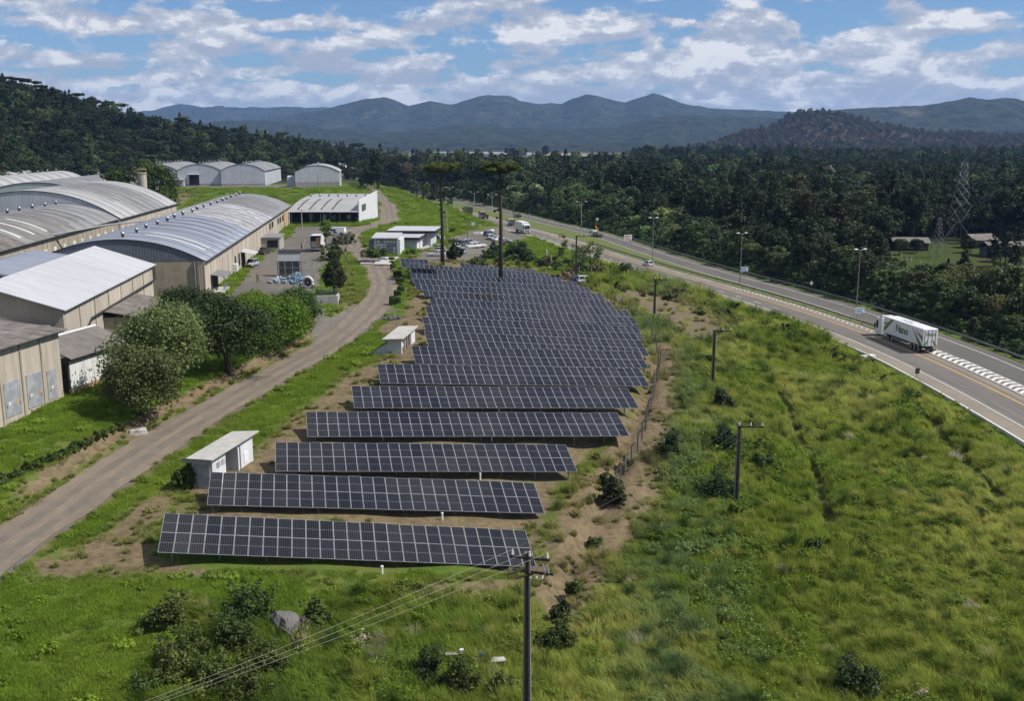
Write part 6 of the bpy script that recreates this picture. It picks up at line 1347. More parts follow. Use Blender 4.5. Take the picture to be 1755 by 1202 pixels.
def tree_parts(kind, seed, hgt, wid, m=None, bark='bark', per=34, nc=70, size=None):
    """returns (trunk mesh, crown mesh)"""
    rng = np.random.default_rng(seed); r = random.Random(seed); segs = []
    if kind == 'broad':
        low_ = .13 if 101 <= seed <= 112 or seed == 121 else 0; cz = hgt*(.60-low_); rx = wid/2; rz_ = hgt*(.38+low_*.85)
        D = unit(rng.normal(size=(nc,3))); D[:,2] = np.where(D[:,2] < -.55, -D[:,2], D[:,2])
        lob = 1+.22*np.sin(D[:,0]*4+seed)+.18*np.cos(D[:,1]*5+seed*2)
        C = np.stack([D[:,0]*rx*.80, D[:,1]*rx*.80, cz+D[:,2]*rz_*.82], 1); C[:,:2] *= (lob*rng.uniform(.55,1.06,nc)**.6)[:,None]; C[:,2] = cz+(C[:,2]-cz)*(lob**.6)*rng.uniform(.7,1.05,nc)
        R = wid*rng.uniform(.085,.155,nc); sz = size or wid*.030
        crown = leaf_mesh('crown', C, R, per, sz, m or 'leaf_mid', rng)
        segs.append(([(0,0,-.4),(.05*wid*r.uniform(-1,1),0,hgt*.2),(0,.03*wid,hgt*.36)], [.032*wid+.05,.026*wid+.03,.02*wid+.02]))
        for i in range(9):
            c = C[r.randrange(nc)]; segs.append(([(0,.03*wid,hgt*.30),(c[0]*.45,c[1]*.45,hgt*.36+(c[2]-hgt*.36)*.55),tuple(c)], [.014*wid+.02,.009*wid+.015,.015]))
    elif kind == 'pine':
        z = hgt*rng.uniform(.22,1,nc)**.85; f = (z/hgt-.22)/.78; rad = wid/2*(1-f)**.75*(.55+.45*np.sin(f*9+seed)**2)+.25
        a = rng.uniform(0,2*PI,nc); rr = rad*rng.uniform(.35,1,nc)**.5; C = np.stack([rr*np.cos(a), rr*np.sin(a), z], 1)
        R = np.clip(wid*.17*(1.15-f), .35, 2)*rng.uniform(.8,1.25,nc)
        crown = leaf_mesh('crown', C, R, per, size or wid*.045, m or 'leaf_pine', rng, up=.35, squash=(1.15,1.15,.55))
        segs.append(([(0,0,-.4),(0,0,hgt*.5),(0,0,hgt*.97)], [.02*hgt,.014*hgt,.004*hgt]))
    elif kind == 'tall':                                # slim gum-like tree with high oval crown
        cz = hgt*.72; D = unit(rng.normal(size=(nc,3))); C = D*np.array([wid/2*.78,wid/2*.78,hgt*.27])*rng.uniform(.4,1.05,(nc,1))**.5+np.array([0,0,cz])
        R = wid*rng.uniform(.12,.21,nc); crown = leaf_mesh('crown', C, R, per, size or wid*.045, m or 'leaf_forest', rng)
        segs.append(([(0,0,-.4),(.2,0,hgt*.45),(0,.1,hgt*.85)], [.013*hgt,.009*hgt,.004*hgt]))
        for i in range(6): c = C[r.randrange(nc)]; segs.append(([(.15,0,hgt*.5),tuple(c)], [.006*hgt,.02]))
    elif kind == 'arau':                                # umbrella crown of upturned branches
        Cs = []; Rs = []
        for i in range(34):
            a = i*2.4+r.uniform(-.2,.2); L = wid/2*(r.uniform(.55,1.0) if i > 8 else r.uniform(.2,.5)); z0 = hgt*(.895+.06*r.random()); z1 = hgt*(.945+.035*r.random())-(L/(wid/2))**2*hgt*.015
            tip = (L*math.cos(a), L*math.sin(a), z1); mid_ = (L*.55*math.cos(a), L*.55*math.sin(a), z0+.15*(z1-z0)); segs.append(([(0,0,z0-hgt*.012),mid_,tip], [.09,.07,.04]))
            for f in (.5,.68,.84,1.0): Cs.append((tip[0]*f+r.uniform(-.4,.4), tip[1]*f+r.uniform(-.4,.4), z0+(z1-z0)*f**1.5+r.uniform(-.3,.7))); Rs.append(r.uniform(.6,1.1)*wid/9.0)
        for i in range(14):
            a = r.uniform(0,2*PI); z = hgt*r.uniform(.52,.85); L = r.uniform(.4,1.2); Cs.append((L*math.cos(a),L*math.sin(a),z)); Rs.append(.28*r.uniform(.6,1.2))
        crown = leaf_mesh('crown', np.array(Cs), np.array(Rs), per, size or .17, m or 'leaf_arau', rng, up=.6, squash=(1,1,.55))
        segs.insert(0, ([(0,0,-.5),(.1,0,hgt*.4),(0,.1,hgt*.8),(0,0,hgt*.96)], [.021*hgt,.017*hgt,.012*hgt,.006*hgt]))
    elif kind == 'bush':
        D = unit(rng.normal(size=(nc,3))); D[:,2] = np.abs(D[:,2]); C = D*np.array([wid/2*.72,wid/2*.72,hgt*.66])*rng.uniform(.15,1.35,(nc,1))**.5*(1+.32*np.sin(D[:,:1]*5+seed)+.2*np.cos(D[:,1:2]*7+seed)); C[:,2] += hgt*.08
        R = wid*rng.uniform(.06,.17,nc); crown = leaf_mesh('foliage', C, R, per, size or wid*.04, m or 'leaf_mid', rng)
        for i in range(6): c = C[r.randrange(nc)]; segs.append(([(0,0,-.3),(c[0]*.5,c[1]*.5,c[2]*.5),tuple(c)], [.012*wid+.015,.01*wid+.01,.01]))
    trunk = limbs_mesh('trunk', segs, bark); return trunk, crown
PARTS = {}
def tree(name, label, cat, loc, kind, seed, hgt, wid, m=None, bark='bark', group=None, rz=None, **k):
    key = (kind, seed, hgt, wid, m, bark); 
    if key not in PARTS: PARTS[key] = tree_parts(kind, seed, hgt, wid, m, bark, **k)
    tr, cr = PARTS[key]; t = thing(name, label, cat, loc, rz if rz is not None else random.uniform(0,6.28), group)
    link('stem' if kind == 'bush' else 'trunk', tr, t); link('foliage' if kind == 'bush' else 'crown', cr, t); return t

# named trees near the buildings
tree('broad_tree', 'large airy pale green tree on the lawn in front of the white sheet wall', 'tree', at(285,672), 'broad', 101, 10.8, 12.6, 'leaf_airy', 'bark_grey', rz=0, nc=230, per=62, size=.165)
tree('broad_tree', 'smaller airy tree with dark trunk at the lawn edge nearest the camera', 'tree', at(243,712), 'broad', 102, 7.8, 9.6, 'leaf_airy', 'bark', rz=1, nc=190, per=56, size=.16)
tree('broad_tree', 'dense dark green round tree in the middle of the lawn clump', 'tree', at(392,640), 'broad', 103, 9.8, 13.0, 'leaf_dark', rz=2, nc=230, per=62, size=.165)
tree('broad_tree', 'dark green tree behind the round one near the workshop corner', 'tree', at(335,590), 'broad', 104, 8.6, 12.0, 'leaf_dark', rz=.4, nc=230, per=62, size=.165)
tree('broad_tree', 'bright yellow green tree right of the dark round one', 'tree', at(452,602), 'broad', 105, 7.8, 10.4, 'leaf_bright', rz=.7, nc=230, per=62, size=.165)
tree('broad_tree', 'bright green tree at the right end of the lawn clump by the track', 'tree', at(482,588), 'broad', 106, 7.0, 9.4, 'leaf_bright', rz=2.2, nc=190, per=56, size=.16)
tree('broad_tree', 'mid green tree at the back of the lawn clump beside the retaining wall', 'tree', at(503,560), 'broad', 107, 6.0, 9.4, 'leaf_mid', rz=1.2, nc=190, per=56, size=.16)
tree('broad_tree', 'mid green tree behind the bright ones bordering the yard', 'tree', at(432,566), 'broad', 108, 5.8, 9.6, 'leaf_bright', rz=3.0, nc=190, per=56, size=.16)
tree('round_pine', 'big round topped pine behind the cream tank', 'tree', Vector((-122,354,6)), 'broad', 111, 21.0, 15.5, 'leaf_hedge', rz=0, nc=120, per=56, size=.38)
tree('round_pine', 'smaller round pine left of the cream tank', 'tree', Vector((-134,350,6)), 'broad', 112, 19.0, 11.5, 'leaf_hedge', rz=1, nc=100, per=50, size=.36)
tree('columnar_tree', 'dark dense columnar tree on the grass between yard and track', 'tree', at(574,506), 'broad', 121, 6.8, 5.4, 'leaf_dark', rz=0, nc=130, per=46, size=.18)
tree('young_tree', 'slender yellow green young tree beside the open box truck', 'tree', at(560,432), 'tall', 122, 8.2, 3.6, 'leaf_bright', 'bark_pale', nc=34, per=30, size=.22)
tree('dark_shrub', 'dark green tree between the box truck and the grass strip', 'shrub', at(571,446), 'bush', 123, 4.6, 5.4, 'leaf_mid', nc=60, per=40, size=.22)
tree('dark_shrub', 'dense dark clipped bush in front of the white van', 'shrub', at(587,418), 'bush', 124, 3.6, 6.0, 'leaf_dark', nc=60, per=40, size=.2)
for i, (px, py, hh, w, m, lab) in enumerate([(740,412,4.4,4.2,'leaf_dark','small dark tree at the corner of the flat roofed office'),(778,447,5.8,5.0,'leaf_dark','dark dense round tree between the parked cars and the solar rows'),(885,446,6.0,8.4,'leaf_dark','large dark bushy tree right of the thick bare trunk'),(900,450,5.0,6.4,'leaf_dark','dark bushy tree at the right end of the shrubs by the car park'),
   (848,442,4.6,4.6,'leaf_dark','small round dark tree left of the thick bare trunk'),(838,446,4.0,4.2,'leaf_dark','round dark bush beside the middle group of parked cars'),(822,458,3.0,5.0,'leaf_mid','low green bush at the path behind the solar rows'),(645,440,2.6,5.6,'leaf_hedge','low green bush left of the glazed office block'),(705,438,1.8,2.6,'leaf_mid','small grey green bush by the office lawn'),(775,402,2.8,2.6,'leaf_mid','small bush on the slope above the car park')]):
    tree('round_shrub' if hh < 4.5 else 'bushy_tree', lab, 'shrub' if hh < 4.5 else 'tree', at(px, py), 'bush', 130+i, hh, w, m, nc=64, per=40, size=.24)
# the two araucarias
tree('araucaria', 'tall umbrella shaped araucaria with thick bare trunk rising from the solar rows', 'tree', Vector((-2.3,204.3,h(-2.3,204.3))), 'arau', 141, 25.2, 8.4, 'leaf_arau', 'bark', rz=0, per=150)
tree('araucaria', 'second umbrella shaped araucaria with thinner trunk behind the white saloon', 'tree', Vector((-15.9,232.6,h(-15.9,232.6))), 'arau', 142, 23.0, 8.4, 'leaf_arau', 'bark', rz=.6, per=110)
# palm and thin trees by the highway verge
def palm(label, q, hgt):
    t = thing('palm_tree', label, 'palm', q, .4); b = MB(); b.tube([(0,0,-.3),(.05,0,hgt*.5),(0,0,hgt)], [.2,.16,.13], 8); link('trunk', b.mesh('trunk', ['bark_grey'], True), t); r = random.Random(5)
    for k in range(13):
        a = k*2.4; L = r.uniform(1.9,2.6); rise = r.uniform(.2,1.1); b = MB(); pts = []
        for i in range(9):
            f = i/8; pts.append(Vector((L*f*math.cos(a)*(1-.25*f), L*f*math.sin(a)*(1-.25*f), hgt+rise*math.sin(f*2.2)-1.9*f*f)))
        side = Vector((-math.sin(a), math.cos(a), 0))
        for i in range(8):
            p0_, p1_ = pts[i], pts[i+1]; w = .55*(math.sin((i+.8)/8.6*PI))+.06
            for s in (-1,1): b.add([p0_, p1_, p1_+side*s*w*.8+Vector((0,0,-w*.7)), p0_.lerp(p1_, .35)+side*s*w+Vector((0,0,-w*.8))], [(0,1,2,3)])
        link('frond', b.mesh('frond', ['leaf_mid']), t)
palm('single drooping palm on the highway verge', at(1073,480), 3.6)
tree('thin_tree', 'thin open crowned tree by the highway above the parked white car', 'tree', at(1014,474), 'broad', 151, 8.4, 7.4, 'leaf_airy', 'bark_grey', nc=36, per=26, size=.22)
tree('thin_tree', 'slim tree with small round head left of the thin open tree', 'tree', at(963,472), 'tall', 152, 9.4, 3.4, 'leaf_mid', 'bark_pale', nc=16, per=26, size=.22)
tree('thin_tree', 'sparse tree beside the concrete pole behind the blue car', 'tree', at(993,476), 'broad', 153, 8.6, 5.4, 'leaf_airy', 'bark_grey', nc=28, per=24, size=.22)
b = MB(); b.tube([(0,0,-.3),(.15,0,2),(0,.1,4.2)], [.35,.3,.26], 8); tag(link('bare_stump', b.mesh('bare_stump', ['bark_pale'], True), None, at(936,456)), 'pale bare trunk stump among the verge bushes', 'stump')
def bare(name, label, q, hgt, seed, m='bark_grey', spread=.5, depth=4, r0=.07):
    r = random.Random(seed); segs = []
    def grow(p, d, L, rad, k):
        e = p + d*L; segs.append(([tuple(p), tuple(p.lerp(e,.5)+Vector((r.uniform(-1,1),r.uniform(-1,1),0))*L*.06), tuple(e)], [rad, rad*.8, rad*.6]))
        if k == 0: return
        for _ in range(r.choice((2,3))):
            nd_ = (d + Vector((r.uniform(-1,1), r.uniform(-1,1), r.uniform(-.2,.6)))*spread*1.3).normalized(); grow(e, nd_, L*r.uniform(.6,.85), rad*.6, k-1)
    for j in range(3): grow(Vector((r.uniform(-.1,.1),r.uniform(-.1,.1),-.1)), Vector((r.uniform(-.4,.4),r.uniform(-.4,.4),1)).normalized(), hgt*.32, r0, depth)
    tag(link(name, limbs_mesh(name, segs, m, 4), None, q), label, 'shrub')
bare('bare_tree', 'leafless small tree at the bend of the track by the yard', at(594,447), 7.0, 3, 'bark_grey', .5, 4, .12)
bare('dead_shrub', 'grey leafless shrub in the foreground grass left of the dark round bush', at(640,1165), 3.0, 5, 'bark_pale', .6, 5, .03)
bare('dead_shrub', 'pale dry twigs at the foot of the near pole', at(845,1190), 2.0, 6, 'bark_pale', .7, 5, .025)
bare('forked_sapling', 'pale forked sapling beside the grey boulder', at(516,1130), 3.4, 8, 'bark_pale', .3, 3, .06)
bare('dead_shrub', 'bare twigs on the grass left of the grey boulder', at(360,1062), 1.8, 9, 'bark_pale', .6, 4, .025)
# clipped hedges along the track
def hedge(label, px, py, w, d, hh, seed):
    rng = np.random.default_rng(seed); n = 900; P = rng.uniform(-1,1,(n,3)); ax = rng.integers(0,3,n); sg = np.sign(rng.normal(size=n))
    P[np.arange(n), ax] = sg; P = P/np.maximum((np.abs(P)**5).sum(1)**.2, .01)[:,None]; Nn = unit(np.sign(P)*np.abs(P)**3)
    P = P*np.array([w/2,d/2,hh/2])+np.array([0,0,hh/2]); V, Fq = leaf_quads(P, unit(Nn+rng.normal(size=(n,3))*.35), .11, rng)
    q = at(px, py); t = thing('clipped_hedge', label, 'hedge', q, .15, 'clipped hedges beside the track')
    link('foliage', np_mesh('foliage', V, Fq, ['leaf_hedge'], {'tone': ('FACE','FLOAT',np.clip(rng.normal(.5,.25,n),0,1))}), t)
    b = MB(); b.box(-w*.44,w*.44,-d*.42,d*.42,0,hh*.93); link('inner_growth', b.mesh('inner_growth', ['leaf_hedge'], bevel=.15), t)
for i, (px, py, w, d, hh, lab) in enumerate([(671.5,450,1.35,1.3,1.2,'clipped hedge closest to the office ramp'),(673.5,453.5,.8,.9,.8,'small clipped hedge second from the office ramp'),(673.5,462,1.25,1.3,1.2,'square clipped hedge third from the office ramp'),(674.5,465.5,.7,.7,.7,'tiny clipped hedge fourth from the office ramp'),(681.5,475,1.75,1.2,1.25,'wide clipped hedge fifth from the office ramp'),(685,479,1.7,1.0,.8,'low flat clipped hedge sixth from the office ramp'),
   (685.7,487,1.65,1.3,1.35,'tall clipped hedge seventh from the office ramp'),(687,491,.6,.6,.6,'tiny clipped hedge between two larger ones'),(687.5,501,1.25,1.1,1.2,'clipped hedge ninth from the office ramp, set to the right'),(681.5,508,1.3,1.1,1.1,'clipped hedge second nearest the camera'),(677,523,2.0,1.5,1.6,'largest clipped hedge, nearest the camera')]): hedge(lab, px, py, w, d, hh, 200+i)
# foreground and meadow shrubs
for i, (px, py, hh, w, m, lab) in enumerate([(318,838,2.4,2.2,'leaf_mid','leafy bush at the corner of the near white hut'),(1147,782,3.4,2.5,'leaf_dark','dark upright bush on the bank right of the fence'),(1052,862,2.6,2.6,'leaf_dark','dark bush on the brown bank at the end of the fence'),
   (1226,856,3.4,4.0,'leaf_dark','large dark bush at the left foot of the meadow pole'),(1240,770,3.0,3.4,'leaf_forest','dark bush behind the meadow pole'),(1237,700,2.6,2.6,'leaf_forest','dark bush below the second meadow pole'),(1262,892,1.9,1.9,'leaf_bright','bright green climber at the foot of the meadow pole'),
   (1310,800,1.5,2.4,'leaf_mid','green weed clump right of the meadow pole'),(1465,1190,2.6,3.2,'leaf_dark','dark bush at the bottom right of the meadow'),(1300,775,1.4,1.8,'leaf_mid','low leafy weed above the meadow pole foot'),(1390,945,1.2,1.8,'leaf_mid','dark green weed clump in the pale meadow grass'),(1680,885,.9,1.6,'leaf_mid','small weed clump near the right edge of the meadow'),
   (330,1130,2.2,3.2,'leaf_mid','dark bush at the lower left of the boulder'),(400,1110,2.6,3.4,'leaf_mid','dense bush just left of the boulder'),(455,1150,2.0,3.0,'leaf_mid','dark bush below the boulder'),(365,1185,2.2,3.4,'leaf_mid','dark bush at the bottom edge left of the wires'),(540,1075,2.2,2.0,'leaf_mid','thin leafy sapling right of the boulder'),(733,1168,2.3,2.4,'leaf_dark','round dark bush left of the pale boards'),
   (290,1075,2.4,3.4,'leaf_mid','loose bush left of the bare twigs'),(430,1060,3.0,3.6,'leaf_mid','tall loose bush above the boulder'),(300,1165,2.4,3.6,'leaf_mid','broad dark bush in the bottom left thicket'),(420,1195,2.2,3.2,'leaf_mid','dark bush cut by the bottom edge under the wires'),(790,1185,2.0,2.6,'leaf_mid','leafy bush between the round dark bush and the boards'),(860,1195,1.6,2.0,'leaf_mid','leafy bush at the left foot of the near pole'),(960,1110,2.0,2.2,'leaf_mid','grey green bush right of the near pole'),(985,1020,1.3,1.6,'leaf_mid','small bush on the brown bank above the near pole'),(1040,842,2.0,1.8,'leaf_dark','dark ragged bush in the ditch below the fence end'),(1075,800,1.0,1.2,'leaf_mid','tiny bush in the ditch beside the last fence posts'),(1018,938,1.0,1.5,'leaf_mid','low bush halfway down the brown ditch'),(962,1062,1.3,1.9,'leaf_dark','dark low bush at the lower end of the brown ditch'),(938,1120,1.6,2.2,'leaf_mid','bush touching the right side of the near pole'),(250,1190,1.2,2.0,'leaf_mid','low bush at the bottom left'),(1220,628,1.8,2.0,'leaf_mid','small bush left of the second meadow pole foot'),(1252,548,1.8,1.8,'leaf_dark','small dark bush at the corner of the gravel lot')]):
    tree('meadow_shrub', lab, 'shrub', at(px, py), 'bush', 230+i, hh, w, m, group='shrubs of the meadow and foreground', nc=120, per=40, size=.10 if py > 700 else .17)
# verge bushes along the near side of the highway
rv = random.Random(77); vb = 0
for i in range(46):
    f = i/45; px = 1060+f*640; py = np.interp(px, [1060,1150,1240,1340,1450,1560,1700], [490,507,535,572,615,668,752])+rv.uniform(-6,10)+(rv.random() < .35)*rv.uniform(0,16)
    if px > 1480 and rv.random() < .55: continue
    hh = rv.uniform(.9,2.0)*(1 if px < 1400 else .7); tree('verge_bush', 'low scruffy bush of the strip along the near highway verge', 'shrub', at(px, py), 'bush', 260+rv.randrange(5), 1.6, 2.4, ['leaf_olive','leaf_mid','leaf_olive'][rv.randrange(3)], group='bushes along the near highway verge', nc=40, per=34, size=.17).scale = (hh/1.5,)*3
for i in range(34):
    px = rv.uniform(850,1060); py = np.interp(px, [850,960,1060], [452,462,478])+rv.uniform(-14,8); tree('verge_bush', 'scruffy bush of the thicket between the solar rows and the highway', 'shrub', at(px, py), 'bush', 260+rv.randrange(5), 1.6, 2.4, ['leaf_olive','leaf_mid','leaf_olive'][rv.randrange(3)], group='bushes between the solar rows and the highway', nc=40, per=34, size=.17).scale = (rv.uniform(.9,1.8),)*3
# low planted row on the lawn
for i in range(16):
    f = i/15; px = 5+f*200; py = 826-f*88+rv.uniform(-3,3); tree('lawn_plant', 'low leafy plant of the row across the lawn', 'plant', at(px, py), 'bush', 270+i % 3, .8, 1.3, 'leaf_mid', group='planted row on the lawn', nc=26, per=30, size=.12)

# ------------------------------------------------------------------ instanced stuff
def inst_source(cname, meshes):
    c = bpy.data.collections.new(cname)
    for i, me in enumerate(meshes): o = bpy.data.objects.new(f'{cname}_{i:02d}', me); c.objects.link(o)
    return c
def scatter(name, P, rot, scl, idx, hue, coll):
    me = bpy.data.meshes.new(name); n = len(P); me.vertices.add(n); me.vertices.foreach_set('co', np.asarray(P, np.float32).ravel())
    for an, ty, val, fld in (('rot','FLOAT',rot,'value'),('scl','FLOAT_VECTOR',scl,'vector'),('hue','FLOAT_VECTOR',hue,'vector'),('idx','INT',idx,'value')):
        a = me.attributes.new(an, ty, 'POINT'); a.data.foreach_set(fld, np.asarray(val, np.int32 if ty == 'INT' else np.float32).ravel())
    o = link(name, me); ng = bpy.data.node_groups.new(name, 'GeometryNodeTree'); ng.interface.new_socket('Geometry', in_out='INPUT', socket_type='NodeSocketGeometry'); ng.interface.new_socket('Geometry', in_out='OUTPUT', socket_type='NodeSocketGeometry')
    N = ng.nodes; L = ng.links; gi = N.new('NodeGroupInput'); go = N.new('NodeGroupOutput'); ip = N.new('GeometryNodeInstanceOnPoints'); ci = N.new('GeometryNodeCollectionInfo')
    ci.inputs['Collection'].default_value = coll; ci.inputs['Separate Children'].default_value = True; ci.inputs['Reset Children'].default_value = True
    def at_(nm, ty): n_ = N.new('GeometryNodeInputNamedAttribute'); n_.data_type = ty; n_.inputs[0].default_value = nm; return n_.outputs[0]
    cb = N.new('ShaderNodeCombineXYZ'); L.new(at_('rot','FLOAT'), cb.inputs[2]); e2 = N.new('FunctionNodeEulerToRotation'); L.new(cb.outputs[0], e2.inputs[0])
    mp = N.new('GeometryNodeMeshToPoints'); L.new(gi.outputs[0], mp.inputs[0]); L.new(mp.outputs[0], ip.inputs['Points'])
    L.new(ci.outputs[0], ip.inputs['Instance']); ip.inputs['Pick Instance'].default_value = True
    L.new(at_('idx','INT'), ip.inputs['Instance Index']); L.new(e2.outputs[0], ip.inputs['Rotation']); L.new(at_('scl','FLOAT_VECTOR'), ip.inputs['Scale']); L.new(ip.outputs[0], go.inputs[0])
    m = o.modifiers.new('scatter', 'NODES'); m.node_group = ng; return o
# --- grass patches
def grass_patch(seed, n, hgt, spread, wid, lean, side=.9):
    rng = np.random.default_rng(seed); x = rng.uniform(-side/2,side/2,n); y = rng.uniform(-side/2,side/2,n); L = hgt*rng.uniform(.5,1.15,n); a = rng.uniform(0,2*PI,n); ln = rng.uniform(.1,1,n)*spread
    dx = np.cos(a)*ln+lean[0]; dy = np.sin(a)*ln+lean[1]; w = wid*rng.uniform(.7,1.3,n); b = rng.uniform(0,2*PI,n); cx_ = np.cos(b)*w; cy_ = np.sin(b)*w
    V = []
    for f, ww in ((0,1.0),(.55,.8),(1.0,.12)):
        bx = x+dx*L*f*f; by = y+dy*L*f*f; bz = L*(f-.25*f*f*(dx*dx+dy*dy)); V += [np.stack([bx-cx_*ww,by-cy_*ww,bz],1), np.stack([bx+cx_*ww,by+cy_*ww,bz],1)]
    V = np.concatenate(V); i = np.arange(n); F_ = np.concatenate([np.stack([i,i+n,i+3*n,i+2*n],1), np.stack([i+2*n,i+3*n,i+5*n,i+4*n],1)])
    t = np.clip(rng.normal(.6,.22,n),0,1); return np_mesh('grass', V, F_, ['blade'], {'tone': ('FACE','FLOAT',np.concatenate([t,t]))})
def weed_patch(seed, hgt, w):
    rng = np.random.default_rng(seed); n = 26; C = np.stack([rng.uniform(-w/2,w/2,n), rng.uniform(-w/2,w/2,n), rng.uniform(.1,1,n)*hgt], 1); R = np.full(n, w*.16)
    return leaf_mesh('weed', C, R, 14, .075, 'blade', rng, up=.8)
GS = inst_source('grass_source', [grass_patch(1,120,.62,.55,.016,(-.35,.1)), grass_patch(2,110,.80,.5,.015,(-.4,0)), grass_patch(3,120,.50,.7,.017,(-.2,.2)), grass_patch(4,100,.95,.45,.014,(-.5,-.1)),
     grass_patch(5,170,.20,.7,.013,(0,0)), grass_patch(6,170,.28,.7,.013,(-.1,0)), weed_patch(7,.55,.9), weed_patch(8,.85,1.0), weed_patch(9,.35,.9), grass_patch(10,190,1.15,.95,.014,(-.25,.05),.45), grass_patch(11,150,.42,1.0,.016,(0,0),.35)])
def grass_field():
    rng = np.random.default_rng(5); P = []
    # candidate points: denser near the camera, only where the picture can see them
    for y0, y1, den in ((54,80,5.2),(80,110,3.6),(110,150,2.3),(150,215,1.2),(215,330,.5),(330,560,.16)):
        xa = -.54*y1-3; xb = .54*y1+3; n = int((xb-xa)*(y1-y0)*den); P.append(np.stack([rng.uniform(xa,xb,n), rng.uniform(y0,y1,n)],1))
    P = np.concatenate(P); X, Y = P[:,0], P[:,1]
    k = (np.abs(X) < .53*Y+4); X, Y = X[k], Y[k]
    d, g, w, m, rr, gv = zones(X, Y)
    n1 = fbm(X*.5, Y*.5, 3, 71); n2 = fbm(X*.12, Y*.12, 4, 72); n3 = fbm(X*.045, Y*.045, 3, 73)
    inr = pmask(X, Y, Z_ROWS, .5)
    keep = (g+(n1-.5)*.5 < .45) & (rng.random(len(X)) < np.clip(1.15-d*1.35+(n1-.5)*1.7, .05, 1)) & ~((rr > -.9) & (Y > 60) & (X > -40)) 
    keep &= ~((inr > .5) & (rng.random(len(X)) < .45))
    for (rx_,ry_,rz_,rs_,rn_,rw_) in ROWS:               # nothing tall under the panels
        du = (X-rx_)*math.cos(ROW_A)+(Y-ry_)*math.sin(ROW_A); dv = (X-rx_)*math.sin(ROW_A)-(Y-ry_)*math.cos(ROW_A); keep &= ~((du > -.3) & (du < rn_*rw_+.3) & (dv > -.4) & (dv < 5.3))
    for L_ in DITCH[:2]: keep &= pdist(X, Y, L_)[0] > .8
    for bx, by, rz_, x0, x1, y0, y1 in ((-49.6,109.7,-9.5,-9,.1,-25,0),(-49.4,110.9,-14,-4,.2,0,10.6),(-54.6,122.3,6.1,-18,.2,0,46),(-57.2,138.4,6,0,5.4,0,9),(-26.3,89.3,-11.7,-1.2,2.4,-5,5),(-15.4,139.8,-7,-3.2,2.2,-5,4.5),(-55.2,109.5,4,-14,0,0,12),(-66.5,150,6,-26,0,0,28)):
        c, s = math.cos(math.radians(rz_)), math.sin(math.radians(rz_)); u = (X-bx)*c+(Y-by)*s; v = -(X-bx)*s+(Y-by)*c; keep &= ~((u > x0) & (u < x1) & (v > y0) & (v < y1))
    X, Y, m, d, n1, n2, n3, inr = [q[keep] for q in (X, Y, m, d, n1, n2, n3, inr)]; n = len(X); r = rng.random(n)
    Z = hv(X, Y)-.03
    rough = np.clip(smooth(-12, 2, -(Y-66)+X*.02+ (n2-.5)*14)*(X > -24) + smooth(.45,.6,n2)*.0, 0, 1)   # unmown foreground
    tall = (m + .55*rough + (n2-.5)*.7) > .45
    tall &= ~(inr > .3)
    mown = X < -22+ (Y-60)*.05
    tall &= ~mown
    idx = np.where(tall, np.where(r < .30, 0, np.where(r < .56, 1, np.where(r < .78, 2, np.where(r < .93, 3, np.where(r < .97, 6, 7))))), np.where(r < .55, 4, np.where(r < .975, 5, 8)))
    weedy = (n2 > .62) & tall & (rng.random(n) < .45); idx = np.where(weedy, np.where(r < .5, 6, 7), idx)
    tus = tall & (rng.random(n) < .055+.10*(n1 > .56)); idx = np.where(tus, 9, idx); idx = np.where((d > .35) & (rng.random(n) < .6), 10, idx)
    far = np.clip(Y/95, 1, 3.4); s = rng.uniform(.75,1.3,n)*far**.8
    flow = (n3-.5)*5.0
    hs = s*np.where(tall, rng.uniform(.75,1.15,n)*(.35+.75*n2+.55*n1), rng.uniform(.7,1.3,n))
    straw = np.array([.46,.46,.115]); olive = np.array([.33,.405,.055]); green = np.array([.215,.305,.040]); dark = np.array([.105,.155,.034]); lawn = np.array([.235,.36,.040]); blu = np.array([.20,.28,.11])
    a = np.clip((n1-.35)*2.6,0,1)[:,None]; b_ = np.clip((n2-.36)*3.2,0,1)[:,None]; c_ = np.clip((n3-.38)*4,0,1)[:,None]
    mead = straw*(1-b_)+olive*b_; mead = mead*(1-.65*c_)+green*.65*c_; mead = np.where((idx >= 6)[:,None], green*(1-a*.5)+dark*a*.5, mead)
    bankb = np.exp(-((X-(14+(Y-80)*.14))/5)**2)[:,None]*.75*(n1[:,None] > .42); mead = mead*(1-bankb)+blu*bankb
    fore = green*(1-a*.4)+dark*a*.4; rg = (rough*(1-m))[:,None]; tl = mead*(1-rg)+fore*rg
    lw = lawn*(1-.5*b_)+olive*.5*b_; lw = lw*(1-.35*a)+green*.35*a
    hue = np.where(tall[:,None], tl, lw)*rng.uniform(.72,1.25,(n,1))*(.80+.36*n1[:,None]); fl_ = (rng.random(n) < .006) & tall; hue = np.where(fl_[:,None], np.array([.62,.52,.42]), hue); hue = np.where((tus & (r < .45))[:,None], hue*np.array([.48,.55,.6]), hue); hue = np.where((tus & (r > .75))[:,None], straw*.75+olive*.2, hue)
    dr = np.clip(d*1.2-.1,0,.8)[:,None]; hue = hue*(1-dr*.7)+np.array([.40,.32,.17])*dr*.7
    rot = np.where(tall, flow+rng.normal(0,.5,n), rng.uniform(0,6.28,n))
    o = scatter('grass', np.stack([X,Y,Z],1), rot, np.stack([s,s,hs],1), idx, hue, GS); tag(o, 'grass of the meadow, lawns and verges', 'grass', kind='stuff'); return n
NG = grass_field()
